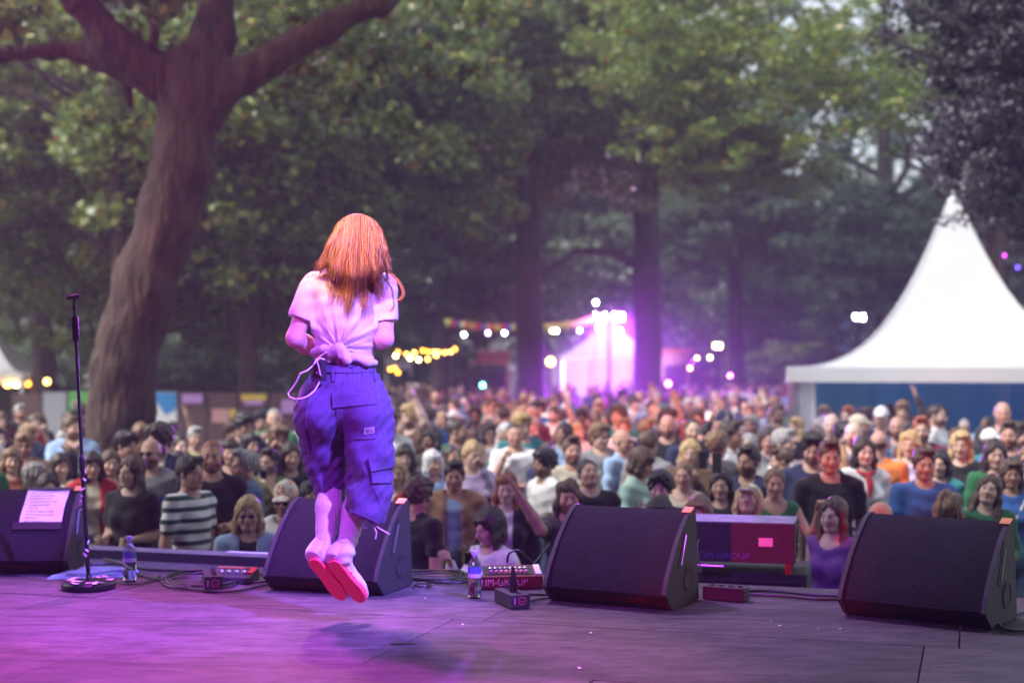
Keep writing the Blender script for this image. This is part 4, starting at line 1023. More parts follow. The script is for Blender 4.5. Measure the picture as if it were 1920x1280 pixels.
# small mixer with knobs behind the cable coil
mx_ = empty('pedal_mixer', floor_pt(430, 1092) + Vector((0, 0.02, 0.004)), R(-12)); tag(mx_, 'small black pedal mixer with knobs lit red, behind the coiled cables', 'mixer')
MB().prism([(-0.06, 0.0), (-0.06, 0.03), (0.075, 0.06), (0.075, 0.0)], -0.13, 0.13).build('case', M_CAB, mx_, bevel=0.004)
MB().box((0.0, 0.079, 0.055), (0.2, 0.006, 0.02)).build('rear_rail', M_LABEL, mx_)
for k in range(5):
    MB().lathe([(0.012, 0), (0.012, 0.012), (0.009, 0.016)], 12, (-0.09 + 0.042 * k, 0.0, 0.044)).build('knob', M_PLUG, mx_, smooth=True)
MB().box((0.112, 0.03, 0.0545), (0.03, 0.08, 0.01), rot=Matrix.Rotation(math.atan2(.03, .135), 3, 'X')).build('red_end_plate', mat('red_plate', (0.6, 0.04, 0.03), 0.4), mx_)

# red stage box
bp_ = floor_pt(900, 1106); br_ = floor_pt(1004, 1104); d_ = br_ - bp_
rbx = empty('stage_box', (bp_ + br_) / 2 + Vector((0, 0.075, 0.004)), math.atan2(d_.y, d_.x)); tag(rbx, 'red audio stage box with lettered front and a row of connectors on its sloping top', 'stage box')
Wb = d_.length + 0.06
MB().prism([(-0.07, 0.0), (-0.075, 0.062), (0.07, 0.10), (0.07, 0.0)], -Wb / 2, Wb / 2).build('case', M_REDBOX, rbx, bevel=0.004)
sl_ = math.atan2(0.038, 0.145)
MB().box((0.0, -0.005, 0.0815), (Wb * 0.72, 0.10, 0.004), rot=Matrix.Rotation(sl_, 3, 'X')).build('connector_panel', M_BLACKM, rbx)
for k in range(8):
    for q in range(2):
        MB().lathe([(0.0095, 0), (0.0095, 0.010), (0.006, 0.012)], 10, (-Wb * 0.26 + Wb * 0.52 * k / 7, -0.03 + 0.04 * q, 0.077 + 0.0105 * q), Matrix.Rotation(sl_, 3, 'X')).build('connector', M_PLUG if q else M_WHTXT, rbx, smooth=True)
for s_ in (-1, 1):
    MB().box((s_ * Wb * 0.44, 0.0, 0.086), (0.03, 0.12, 0.004), rot=Matrix.Rotation(sl_, 3, 'X')).build('white_tape', mat('pale_tape', (0.6, 0.7, 0.85), 0.5), rbx)
o = link('lettering', TXT.copy(), None, rbx); o.data.materials.clear(); o.data.materials.append(M_WHTXT)
o.scale = (0.74, 0.95, 1); o.rotation_euler = (R(90) - 0.08 + 0.16, 0, 0); o.rotation_euler = (R(90) + math.atan2(-0.005, 0.062) + 0.0, 0, 0); o.location = (-0.03, -0.0748, 0.034)

# front-fill loudspeaker on its cabinet beyond the stage edge
sp0 = P(1319, 977, 7.72); sp1 = P(1491, 983, 7.60); d_ = sp1 - sp0; rz = math.atan2(d_.y, d_.x)
Wl = 0.60; fr = Vector((sp1.x, sp1.y, 0)); ax_ = Vector((math.cos(rz), math.sin(rz), 0)); bk = Vector((-math.sin(rz), math.cos(rz), 0))
ff = empty('front_fill_speaker', fr - ax_ * (Wl / 2) + Vector((0, 0, 1.262))); ff.rotation_euler = (0, 0, rz); tag(ff, 'boxy black loudspeaker with dusty top standing beyond the stage edge between two monitors', 'loudspeaker')
M_DUST = mat('dusty_top', (0.20, 0.23, 0.24), 0.85, var=0.75, scale=9, bump=0.3)
MB().box((0, 0.20, 0.1075), (Wl, 0.40, 0.215)).build('cabinet', M_CAB, ff, bevel=0.006)
MB().box((0, 0.20, 0.2165), (Wl - 0.012, 0.388, 0.003)).build('dust_sheet', M_DUST, ff)
MB().box((0, -0.004, 0.1075), (Wl - 0.01, 0.006, 0.205)).build('front_grille', mat('front_foam', (0.035, 0.03, 0.034), 0.7, var=0.3, scale=60), ff)
vs = []
for k in range(17):
    a = -1 + 2 * k / 16; vs += [(Wl / 2 - 0.065 + 0.03 * a * a, -0.0085, 0.1075 + 0.1 * a), (Wl / 2 - 0.061 + 0.03 * a * a, -0.0085, 0.1075 + 0.1 * a)]
MB().add(vs, [(2 * k, 2 * k + 1, 2 * k + 3, 2 * k + 2) for k in range(16)]).build('groove', M_BLACK, ff)
for z_ in (0.07, 0.107, 0.145): MB().lathe([(0.006, 0), (0.006, 0.003)], 8, (Wl / 2 - 0.03, -0.0075, z_), Matrix.Rotation(R(90), 3, 'X')).build('screw', M_BLACK, ff)
MB().box((Wl / 2 - 0.155, -0.009, 0.115), (0.075, 0.003, 0.045)).build('sticker', mat('white_sticker', (0.7, 0.68, 0.7), 0.5), ff)
o = link('lettering', TXT.copy(), None, ff); o.data.materials.clear(); o.data.materials.append(mat('blue_stencil', (0.10, 0.10, 0.30), 0.7)); o.rotation_euler = (R(90), 0, 0); o.location = (-0.08, -0.0085, 0.035); o.scale = (0.85, 0.8, 1)
MB().box((Wl / 2 + 0.002, 0.20, 0.11), (0.006, 0.13, 0.12)).build('side_handle', M_BLACK, ff)
MB().box((Wl / 2 + 0.006, 0.20, 0.075), (0.008, 0.09, 0.02)).build('handle_bar', M_ALU, ff)
for s_ in (-1, 1):
    MB().box((s_ * (Wl / 2 - 0.04), 0.04, -0.029), (0.03, 0.03, 0.055)).build('foot', M_BLACKM, ff); MB().box((s_ * (Wl / 2 - 0.04), 0.34, -0.029), (0.03, 0.03, 0.055)).build('foot', M_BLACKM, ff)
MB().tube([(-Wl / 2 + 0.08, -0.012, -0.02), (-Wl / 2 + 0.22, -0.012, -0.022)], 0.009, 8).build('bar', M_ALU, ff)
MB().tube([(-Wl / 2 + 0.09, -0.012, 0.12), (-Wl / 2 + 0.083, -0.025, 0.10), (-Wl / 2 + 0.085, -0.03, 0.03), (-Wl / 2 + 0.10, -0.03, -0.055)], 0.0045, 6).build('lead', M_GREYCABLE, ff, smooth=True)
sw = empty('subwoofer', fr - ax_ * (Wl / 2) + bk * 0.06 + Vector((0, 0, 0))); sw.rotation_euler = (0, 0, rz); tag(sw, 'black subwoofer cabinet on the ground under the boxy loudspeaker', 'loudspeaker')
MB().box((0, 0.28, 0.60), (0.72, 0.56, 1.2)).build('cabinet', M_CAB, sw, bevel=0.01)
MB().box((0, -0.004, 0.6), (0.66, 0.006, 1.1)).build('grille', M_GRILLE, sw)

# cables
def cable(name, label, pts, r=0.006, m=None, z=None):
    P3 = [floor_pt(x, y) + Vector((0, 0, (zz if zz else 0) + r + 0.004)) for x, y, *zz in [(p[0], p[1], *(p[2:])) for p in pts] for zz in [zz[0] if zz else 0]]
    out = []
    for i in range(len(P3) - 1):
        p0, p1, p2, p3 = P3[max(0, i - 1)], P3[i], P3[i + 1], P3[min(len(P3) - 1, i + 2)]
        for k in range(8):
            t = k / 8; out.append(0.5 * ((2 * p1) + (p2 - p0) * t + (2 * p0 - 5 * p1 + 4 * p2 - p3) * t * t + (3 * p1 - p0 - 3 * p2 + p3) * t ** 3))
    out.append(P3[-1])
    o = MB().tube(out, r, 8).build(name, m or M_CABLE, None, smooth=True); tag(o, label, 'cable', 'cables on the stage floor'); return o
def coil(cx_, cy_, rx, ry, turns, label, r=0.005, m=None, seed=0):
    g = random.Random(seed); pts = []
    for k in range(int(turns * 12) + 1):
        a = k / 12 * 6.283; j = 1 + 0.16 * math.sin(a * 0.37 + seed) + g.uniform(-.05, .05); pts.append((cx_ + rx * j * math.cos(a), cy_ + ry * j * math.sin(a) + 2 * math.sin(a * .21), 0.003 * (k % 24) / 4))
    return cable('cable_coil', label, pts, r, m)
coil(375, 1092, 62, 13, 4.2, 'black cable coiled in loops around the ring-marked power box', 0.0055, M_CABLE, 1)
coil(352, 1095, 44, 9, 2.3, 'thin grey cable coiled inside the black coil', 0.0035, M_GREYCABLE, 2)
coil(815, 1084, 52, 8, 3.1, 'black cable coiled right of the performer\'s monitor', 0.0055, M_CABLE, 3)
coil(793, 1100, 18, 3.5, 1.2, 'small cable loop lying in front of the right coil', 0.0055, M_CABLE, 4)
cable('cable', 'long cable along the kerb behind the left bottle', [(165, 1062), (220, 1060), (270, 1070), (330, 1073), (420, 1078), (490, 1080)], 0.007)
cable('cable', 'cable from the left monitor to the bottle', [(195, 1050), (225, 1058), (262, 1080), (300, 1090)], 0.006)
cable('cable', 'cable looping under the left bottle', [(215, 1094), (250, 1098), (285, 1090), (300, 1082)], 0.0045)
cable('cable', 'cable sweeping from the left coil to the performer\'s monitor', [(330, 1104), (400, 1112), (450, 1110), (505, 1098)], 0.0065)
cable('cable', 'upper cable running from the mixer to the performer\'s monitor', [(455, 1092), (480, 1094), (510, 1092)], 0.005)
cable('cable', 'pair cable crossing behind the right bottle', [(770, 1072), (830, 1076), (880, 1080), (925, 1085)], 0.0065)
cable('cable', 'lower cable running behind the right bottle to the stage box', [(785, 1090), (840, 1096), (900, 1092)], 0.0065)
cable('cable', 'arched plug cable rising from the small power box to the middle monitor', [(951, 1128, 0.18), (955, 1130, 0.225), (972, 1128, 0.235), (992, 1122, 0.18), (1004, 1118, 0.16), (1030, 1110, 0.23)], 0.0055)
cable('cable', 'short cable from the small power box to the middle monitor', [(978, 1130, 0.04), (1000, 1122, 0.01), (1035, 1118)], 0.006)
cable('cable', 'thin cable lying under the middle monitor corner', [(985, 1133), (1010, 1126), (1045, 1122)], 0.004)
cable('cable', 'upper black cable along the stage edge between the right monitors', [(1395, 1112), (1450, 1112), (1510, 1118), (1580, 1122)], 0.008)
cable('cable', 'lower cable along the stage edge between the right monitors', [(1400, 1118), (1460, 1121), (1530, 1127), (1600, 1128)], 0.008)
cable('cable', 'cable looping out at the right edge beside the nearest monitor', [(1960, 1180), (1925, 1185), (1890, 1186), (1873, 1174), (1888, 1160), (1925, 1150)], 0.0075)
# petals, a leaf, tape on the deck
for lab, px, py in [('pink petal on the deck right of the performer\'s shadow', 798, 1123), ('small pink petal near the deck joint by the power box', 868, 1172), ('pink scrap on the deck left of the nearest monitor', 1108, 1188), ('pale leaf on the deck between the right monitors', 1463, 1174), ('tiny pale petal beside the pale leaf', 1446, 1166), ('tiny pale crumb right of the pale leaf', 1534, 1179), ('tiny pale scrap in the lower right of the deck', 1797, 1268), ('small petal scrap at the bottom right middle of the deck', 1087, 1254), ('pink flake near the lower middle joint', 1575, 1180)]:
    o = petal((0, 0, 0.0), (g.uniform(-.1, .1), g.uniform(-.1, .1), 1), 0.008 if 'tiny' not in lab else 0.0035, None, 'petal'); o.location = floor_pt(px, py) + Vector((0, 0, 0.003)); tag(o, lab, 'petal', 'petals on the stage deck')
o = MB().add([(-0.05, -0.02, 0), (0.02, -0.024, 0), (0.055, -0.01, 0), (0.05, 0.015, 0), (-0.01, 0.022, 0), (-0.055, 0.008, 0)], [(0, 1, 2, 3, 4, 5)]).build('tape_mark', M_TAPE); o.location = floor_pt(757, 1206) + Vector((0, 0, 0.003)); tag(o, 'torn black tape mark on the deck in the performer\'s shadow', 'tape')
# ================================================================ PEOPLE
def skin_mat():
    m, n, l, b = mat_new('skin')
    at = n.new('ShaderNodeAttribute'); at.attribute_name = 'Col'; oi = n.new('ShaderNodeObjectInfo')
    mm = n.new('ShaderNodeMix'); mm.data_type = 'RGBA'; mm.blend_type = 'MULTIPLY'; mm.inputs[0].default_value = 1
    l.new(at.outputs['Color'], mm.inputs[6]); l.new(oi.outputs['Color'], mm.inputs[7])
    tc = n.new('ShaderNodeTexCoord'); nz = n.new('ShaderNodeTexNoise'); nz.inputs['Scale'].default_value = 22; nz.inputs['Detail'].default_value = 4; l.new(tc.outputs['Object'], nz.inputs['Vector'])
    mr = n.new('ShaderNodeMapRange'); mr.inputs[3].default_value = 0.85; mr.inputs[4].default_value = 1.12; l.new(nz.outputs[0], mr.inputs[0])
    m2 = n.new('ShaderNodeMix'); m2.data_type = 'RGBA'; m2.blend_type = 'MULTIPLY'; m2.inputs[0].default_value = 1; l.new(mm.outputs[2], m2.inputs[6]); l.new(mr.outputs[0], m2.inputs[7])
    l.new(m2.outputs[2], b.inputs['Base Color']); b.inputs['Roughness'].default_value = 0.52; b.inputs['Specular IOR Level'].default_value = 0.4
    return m
M_SKIN = skin_mat()
def cloth_mat(name, mode='plain', c2=(0.02, 0.05, 0.05), scale=1.0, rough=0.85):
    m, n, l, b = mat_new(name)
    oi = n.new('ShaderNodeObjectInfo'); tc = n.new('ShaderNodeTexCoord')
    nz = n.new('ShaderNodeTexNoise'); nz.inputs['Scale'].default_value = 7; nz.inputs['Detail'].default_value = 6; l.new(tc.outputs['Object'], nz.inputs['Vector'])
    mr = n.new('ShaderNodeMapRange'); mr.inputs[3].default_value = 0.78; mr.inputs[4].default_value = 1.18; l.new(nz.outputs[0], mr.inputs[0])
    src = oi.outputs['Color']
    if mode != 'plain':
        mx = n.new('ShaderNodeMix'); mx.data_type = 'RGBA'; mx.inputs[7].default_value = (*c2, 1); l.new(src, mx.inputs[6])
        if mode == 'stripe':
            sp = n.new('ShaderNodeSeparateXYZ'); l.new(tc.outputs['Object'], sp.inputs[0])
            a = n.new('ShaderNodeMath'); a.operation = 'MULTIPLY'; a.inputs[1].default_value = scale; l.new(sp.outputs[2], a.inputs[0])
            f_ = n.new('ShaderNodeMath'); f_.operation = 'FRACT'; l.new(a.outputs[0], f_.inputs[0])
            g_ = n.new('ShaderNodeMath'); g_.operation = 'LESS_THAN'; g_.inputs[1].default_value = 0.42; l.new(f_.outputs[0], g_.inputs[0]); l.new(g_.outputs[0], mx.inputs[0])
        elif mode == 'band':
            sp = n.new('ShaderNodeSeparateXYZ'); l.new(tc.outputs['Object'], sp.inputs[0])
            a = n.new('ShaderNodeMath'); a.operation = 'SUBTRACT'; a.inputs[1].default_value = 1.27; l.new(sp.outputs[2], a.inputs[0])
            f_ = n.new('ShaderNodeMath'); f_.operation = 'ABSOLUTE'; l.new(a.outputs[0], f_.inputs[0])
            g_ = n.new('ShaderNodeMath'); g_.operation = 'LESS_THAN'; g_.inputs[1].default_value = 0.025; l.new(f_.outputs[0], g_.inputs[0]); l.new(g_.outputs[0], mx.inputs[0])
        elif mode == 'check':
            v = n.new('ShaderNodeTexBrick'); v.inputs['Scale'].default_value = scale; v.inputs['Color1'].default_value = (0, 0, 0, 1); v.inputs['Color2'].default_value = (0.6, 0.6, 0.6, 1); v.inputs['Mortar'].default_value = (1, 1, 1, 1); v.inputs['Mortar Size'].default_value = 0.12
            mp = n.new('ShaderNodeMapping'); mp.inputs['Rotation'].default_value = (R(90), 0, 0); l.new(tc.outputs['Object'], mp.inputs['Vector']); l.new(mp.outputs[0], v.inputs['Vector']); l.new(v.outputs[0], mx.inputs[0])
        else:
            v = n.new('ShaderNodeTexVoronoi'); v.inputs['Scale'].default_value = scale; l.new(tc.outputs['Object'], v.inputs['Vector'])
            rp = n.new('ShaderNodeValToRGB'); rp.color_ramp.elements[0].position = 0.3; rp.color_ramp.elements[1].position = 0.42; l.new(v.outputs[0], rp.inputs[0]); l.new(rp.outputs[0], mx.inputs[0])
        src = mx.outputs[2]
    mm = n.new('ShaderNodeMix'); mm.data_type = 'RGBA'; mm.blend_type = 'MULTIPLY'; mm.inputs[0].default_value = 1; l.new(src, mm.inputs[6]); l.new(mr.outputs[0], mm.inputs[7])
    l.new(mm.outputs[2], b.inputs['Base Color']); b.inputs['Roughness'].default_value = rough; b.inputs['Specular IOR Level'].default_value = 0.25; b.inputs['Sheen Weight'].default_value = 0.15
    bp = n.new('ShaderNodeBump'); bp.inputs['Strength'].default_value = 0.35; bp.inputs['Distance'].default_value = 0.02; l.new(nz.outputs[0], bp.inputs['Height']); l.new(bp.outputs[0], b.inputs['Normal'])
    return m
M_CLOTH = cloth_mat('plain_cloth'); M_STRIPE = cloth_mat('striped_cloth', 'stripe', (0.012, 0.06, 0.055), 12.5); M_BANDC = cloth_mat('banded_cloth', 'band', (0.10, 0.07, 0.4))
M_FLORAL = cloth_mat('printed_cloth', 'spot', (0.05, 0.10, 0.16), 26); M_FLORAL2 = cloth_mat('floral_cloth', 'spot', (0.30, 0.10, 0.05), 16); M_CHECK = cloth_mat('patchwork_cloth', 'spot', (0.72, 0.70, 0.62), 26); M_STRIPE2 = cloth_mat('fine_striped_cloth', 'stripe', (0.3, 0.32, 0.4), 30)
def hair_mat():
    m, n, l, b = mat_new('hair')
    oi = n.new('ShaderNodeObjectInfo'); tc = n.new('ShaderNodeTexCoord'); mp = n.new('ShaderNodeMapping'); mp.inputs['Scale'].default_value = (60, 60, 7); l.new(tc.outputs['Object'], mp.inputs['Vector'])
    nz = n.new('ShaderNodeTexNoise'); nz.inputs['Scale'].default_value = 1.6; nz.inputs['Detail'].default_value = 4; nz.inputs['Distortion'].default_value = 0.8; l.new(mp.outputs[0], nz.inputs['Vector'])
    mr = n.new('ShaderNodeMapRange'); mr.inputs[1].default_value = 0.3; mr.inputs[2].default_value = 0.7; mr.inputs[3].default_value = 0.35; mr.inputs[4].default_value = 1.8; l.new(nz.outputs[0], mr.inputs[0])
    mm = n.new('ShaderNodeMix'); mm.data_type = 'RGBA'; mm.blend_type = 'MULTIPLY'; mm.inputs[0].default_value = 1; l.new(oi.outputs['Color'], mm.inputs[6]); l.new(mr.outputs[0], mm.inputs[7])
    l.new(mm.outputs[2], b.inputs['Base Color']); b.inputs['Roughness'].default_value = 0.45; b.inputs['Specular IOR Level'].default_value = 0.5
    bp = n.new('ShaderNodeBump'); bp.inputs['Strength'].default_value = 0.8; bp.inputs['Distance'].default_value = 0.006; l.new(nz.outputs[0], bp.inputs['Height']); l.new(bp.outputs[0], b.inputs['Normal'])
    return m
M_HAIR = hair_mat()
M_GLASS = mat('dark_glasses', (0.015, 0.015, 0.02), 0.15, var=0.0)

# ---- heads (face towards -y, pivot at the top of the neck)
HEADS = {}
def head_geo(sex, beard, var):
    key = (sex, beard, var)
    if key in HEADS: return HEADS[key]
    g = random.Random(hash((sex == 'f', var)) & 255)
    w = (0.96 if sex == 'f' else 1.03) * (1 + g.uniform(-.04, .04)); jw = (0.85 if sex == 'f' else 1.08) * (1 + g.uniform(-.08, .08)); nl = 1 + g.uniform(-.12, .18)
    f = Field((-.12, -.16, -.15), (.12, .14, .26), 0.0068)
    f.ell((0, .018, .132), (.076 * w, .097, .092), .02)
    f.ell((0, -.026, .075), (.061 * w, .068, .092), .035)
    f.cone((-.043 * jw, .005, .03), (-.018, -.065, .006), .024, .02, .03); f.cone((.043 * jw, .005, .03), (.018, -.065, .006), .024, .02, .03)
    f.ell((0, -.072, .004), (.022 * jw, .018, .017), .02)
    for s in (-1, 1):
        f.ell((s * .042 * w, -.062, .066), (.022, .020, .024), .035)
        f.ell((s * .031, -.100, .102), (.016, .013, .010), .012, 's')
        f.ell((s * .031, -.080, .101), (.0135, .0135, .0125), .003)
        f.ell((s * .079 * w, .016, .092), (.010, .019, .030), .008, rot=(0.2, 0, s * .35))
        f.ell((s * .012, -.102, .063), (.008, .010, .007), .006)
    f.cone((-.038, -.082, .120), (-.010, -.090, .119), .0075, .008, .014); f.cone((.038, -.082, .120), (.010, -.090, .119), .0075, .008, .014)
    f.cone((0, -.090, .108), (0, -.107 - .006 * nl, .067), .0075, .0115 * nl, .012)
    f.ell((0, -.093, .040), (.021, .010, .0065), .006); f.ell((0, -.091, .0305), (.019, .010, .0072), .006)
    f.cone((0, .022, .03), (0, .036, -.13), .052 if sex == 'f' else .058, .054 if sex == 'f' else .062, .03)
    V, F = f.net()
    C = np.ones((len(V), 3), np.float32)
    x, y, z = V[:, 0], V[:, 1], V[:, 2]; ax_ = np.abs(x)
    front = y < -.05
    def pt(mask, c, a=1.0): C[mask] = C[mask] * (1 - a) + np.array(c, np.float32) * a
    pt(front & (((ax_ - .045) / .028) ** 2 + ((z - .062) / .025) ** 2 < 1), (1.05, .85, .82), .5)
    pt(front & ((ax_ / .024) ** 2 + ((z - .0365) / .0115) ** 2 < 1) & (y < -.075), (.85, .42, .40), .8)
    pt(front & (ax_ < .018) & (np.abs(z - .0355) < .0028), (.4, .18, .16), .7)
    pt((y < -.07) & (((ax_ - .031) / .019) ** 2 + ((z - .101) / .0095) ** 2 < 1), (.85, .72, .68), .6)
    pt((y < -.075) & (((ax_ - .031) / .014) ** 2 + ((z - .101) / .0062) ** 2 < 1), (1.25, 1.3, 1.35), .9)
    pt((y < -.075) & (((ax_ - .031) / .0068) ** 2 + ((z - .101) / .0068) ** 2 < 1), (.12, .09, .08), 1)
    pt(front & (np.abs(ax_ - .031) < .022) & (np.abs(z - .122 + .12 * (ax_ - .02) ** 2 * 20) < .006), (.28, .2, .16), .75 if sex == 'm' else .6)
    if sex == 'm' or beard:
        jawm = (z < .052) & (z > -.035) & (y < .015) & ~((ax_ < .02) & (np.abs(z - .0355) < .009))
        jawm &= ~((z > .034) & (ax_ < .045) & (z > .045))
        if beard: pt(jawm, (.22, .16, .12), .85)
        else: pt(jawm, (.72, .66, .64), .5)
    HEADS[key] = (V, F, C); return HEADS[key]

# ---- hands (fingers +z, palm -y, thumb +x)
HANDS = {}
def hand_geo(pose):
    if pose in HANDS: return HANDS[pose]
    f = Field((-.075, -.10, -.04), (.10, .05, .21), 0.0058)
    f.cone((0, 0, -.04), (0, 0, .01), .026, .026, .01)
    f.box((0, 0, .047), (.039, .0135, .045), .012, .012)
    curl = dict(relaxed=(.35, .5), open=(.02, .08), fist=(1.35, 1.5), hold=(.8, .9), point=(1.4, 1.5))[pose]
    for i, (bx, ln) in enumerate(((-.029, .056), (-.0095, .071), (.0105, .076), (.030, .068))):
        c1, c2 = curl
        if pose == 'point' and i == 3: c1, c2 = 0.0, 0.05
        c1 += 0.05 * (3 - i)
        b = Vector((bx, 0, .088)); sp = 0.10 * (i - 1.5) * (1 if pose == 'open' else .4)
        d1 = Vector((sp, -math.sin(c1), math.cos(c1))); m_ = b + d1 * ln * .52
        d2 = Vector((sp, -math.sin(c1 + c2), math.cos(c1 + c2))); e = m_ + d2 * ln * .5
        f.cone(b, m_, .0098, .009, .004); f.cone(m_, e, .009, .0075, .003)
    if pose in ('fist', 'point'): t = [(.03, -.008, .028), (.045, -.03, .06), (.02, -.045, .075)]
    elif pose == 'hold': t = [(.03, -.006, .022), (.052, -.035, .05), (.045, -.06, .075)]
    else: t = [(.03, -.004, .022), (.056, -.014, .052), (.068, -.02, .088)]
    f.chain(t, [.014, .0115, .009], .006)
    V, F = f.net(); C = np.ones((len(V), 3), np.float32)
    HANDS[pose] = (V, F, C); return HANDS[pose]

def rot_to(d, roll=0.0):
    q = Vector(d).normalized().to_track_quat('Z', 'Y').to_matrix() @ Matrix.Rotation(roll, 3, 'Z')
    return np.array(q, np.float32)

ARMS = {  # elbow, wrist for the +x arm (sw = shoulder), hand pose, roll
 'down': ((.235, .03, 1.13), (.235, -.05, .90), 'relaxed'),
 'bent': ((.235, .05, 1.14), (.10, -.20, 1.13), 'hold'),
 'cross': ((.235, -.03, 1.15), (-.06, -.19, 1.17), 'relaxed'),
 'up': ((.30, -.10, 1.58), (.22, -.16, 1.82), 'open'),
 'phone': ((.21, -.13, 1.17), (.07, -.30, 1.40), 'hold'),
 'chin': ((.21, -.12, 1.14), (.08, -.16, 1.40), 'fist'),
 'clap': ((.24, -.05, 1.15), (.025, -.26, 1.22), 'open'),
 'hip': ((.34, .07, 1.16), (.18, -.03, 1.0), 'fist'),
 'drink': ((.24, -.14, 1.22), (.05, -.17, 1.50), 'hold'),
 'point': ((.20, -.14, 1.18), (.12, -.20, 1.42), 'point'),
 'back': ((.23, .08, 1.13), (.10, .16, 1.0), 'fist'),
}
BODIES = {}
def person_geo(sex='f', pose=('down', 'down'), top='tee', bottom='jeans', head=(0, 0, 0), beard=False, var=0, fat=1.0, crouch=0.0, lean=(0, 0), hands=True, custom=None, res=1.0):
    key = (sex, pose, top, bottom, head, beard, var, fat, crouch, lean, hands, str(custom))
    if key in BODIES: return BODIES[key]
    fem = sex == 'f'
    sw = .155 if fem else .185; cw = (.145 if fem else .168) * fat; ww = (.122 if fem else .148) * fat; hw = (.172 if fem else .165) * fat
    def arm(s, ps):
        if custom and s in custom: e, w_, hp = custom[s]
        else:
            e, w_, hp = ARMS[ps]; k = sw - .185
            e = (e[0] + k, e[1], e[2]); w_ = (w_[0] + (k if ps in ('down', 'up') else 0), w_[1], w_[2])
            e = (s * e[0], e[1], e[2]); w_ = (s * w_[0], w_[1], w_[2])
        return (s * sw, .01, 1.405), e, w_, hp
    A = {s: arm(s, pose[0] if s < 0 else pose[1]) for s in (-1, 1)}
    lo = np.array([-.36, -.26, -.02]); hi = np.array([.36, .22, 1.56])
    for s in A:
        for q in A[s][1:3]: lo = np.minimum(lo, np.array(q) - .12); hi = np.maximum(hi, np.array(q) + .12)
    # -- legs
    kz = .49; hipz = .92
    legs = []
    for s in (-1, 1):
        legs.append(((s * .088, .01, .93), (s * .105, -.02 - crouch * .5, .49), (s * .105, .03, .09), (s * .125, -.15, .035)))
    def torso(f, o, bust=True):
        f.ell((0, .005, 1.29), (cw + o, .112 * fat + o, .19 + o * .5), .03); f.ell((0, -.002, 1.10), (ww + o, .10 * fat * fat + o, .19), .05)
        f.ell((0, .012, .955), (hw + o, .125 * fat + o, .13), .05); f.cone((-sw + .03, .012, 1.405), (sw - .03, .012, 1.405), .055 + o, .055 + o, .05)
        f.cone((-.03, .02, 1.47), (-sw + .02, .012, 1.425), .045 + o * .6, .04 + o, .03); f.cone((.03, .02, 1.47), (sw - .02, .012, 1.425), .045 + o * .6, .04 + o, .03)
        if fem and bust:
            for s in (-1, 1): f.ell((s * .068, -.085, 1.265), (.062 + o, .055 + o, .062 + o), .04)
    h = .021 * res
    f = Field(lo, hi, h); torso(f, 0)
    f.cone((0, .025, 1.44), (0, .02, 1.53), .058, .052, .03)
    for s in A:
        S_, E_, W_, hp = A[s]; m_ = .92 if fem else 1.06
        f.cone(S_, E_, .050 * m_, .040 * m_, .035); f.cone(E_, tuple(np.array(E_) * .65 + np.array(W_) * .35), .041 * m_, .041 * m_, .02); f.cone(tuple(np.array(E_) * .65 + np.array(W_) * .35), W_, .041 * m_, .028 * m_, .02)
        if not hands:
            d = np.array(W_) - np.array(E_); d = d / np.linalg.norm(d); f.cone(W_, tuple(np.array(W_) + d * .12), .03, .026, .02)
    for a, b, c, d in legs:
        f.cone(a, b, .085, .056, .03); f.cone(b, tuple(np.array(b) * .6 + np.array(c) * .4), .056, .058, .02); f.cone(tuple(np.array(b) * .6 + np.array(c) * .4), c, .058, .04, .02); f.cone(c, (c[0], c[1] + .02, .045), .042, .045, .02); f.cone((c[0], c[1], .05), d, .045, .036, .03)
    V, F = f.net(); C = np.ones((len(V), 3), np.float32); C[V[:, 2] < .11] = (.12, .11, .11)
    parts = [(V, F, C)]
    # head
    yaw, pitch, roll = head
    Mh = Matrix.Translation((lean[0] * .1, lean[1] * .1 - .005, 1.525)) @ Euler((R(pitch), R(roll), R(yaw)), 'ZYX' if False else 'XYZ').to_matrix().to_4x4()
    Mh = Matrix.Translation((0, .0, 1.525)) @ (Matrix.Rotation(R(yaw), 4, 'Z') @ Matrix.Rotation(R(pitch), 4, 'X') @ Matrix.Rotation(R(roll), 4, 'Y')) @ Matrix.Scale(.91, 4)
    hV, hF, hC = head_geo(sex, beard, var); M = np.array(Mh, np.float32)
    parts.append((hV @ M[:3, :3].T + M[:3, 3], hF, hC))
    if hands:
        for s in A:
            S_, E_, W_, hp = A[s]; d = np.array(W_) - np.array(E_)
            v, q, c = hand_geo(hp); v = v.copy()
            fl = s < 0
            if fl: v[:, 0] *= -1; q = q[:, ::-1]
            Rm = rot_to(d, s * R(70) if hp in ('relaxed', 'hold') else 0)
            parts.append(((v * (0.92 if fem else 1.0)) @ Rm.T + np.array(W_, np.float32), q, c))
    V, F, C = join(parts)
    # -- top
    tops = []
    def sleeve(f, frac, o):
        for s in A:
            S_, E_, W_, hp = A[s]; S_, E_, W_ = map(np.array, (S_, E_, W_))
            if frac <= 1: f.cone(S_, S_ + (E_ - S_) * frac, .062 + o, .056 + o, .03)
            else:
                f.cone(S_, E_, .058 + o, .052 + o, .03); f.cone(E_, E_ + (W_ - E_) * (frac - 1), .052 + o, .036 + o, .02)
    ph = var * 1.7 + len(str(pose))
    wr = lambda x, y, z: .0055 * np.sin(34 * z + 16 * x + ph) * np.sin(11 * x - 7 * z + 1.3) + .004 * np.sin(60 * z - 24 * np.abs(x) + ph) + .004 * np.sin(21 * x + 15 * z) * np.sin(25 * y)
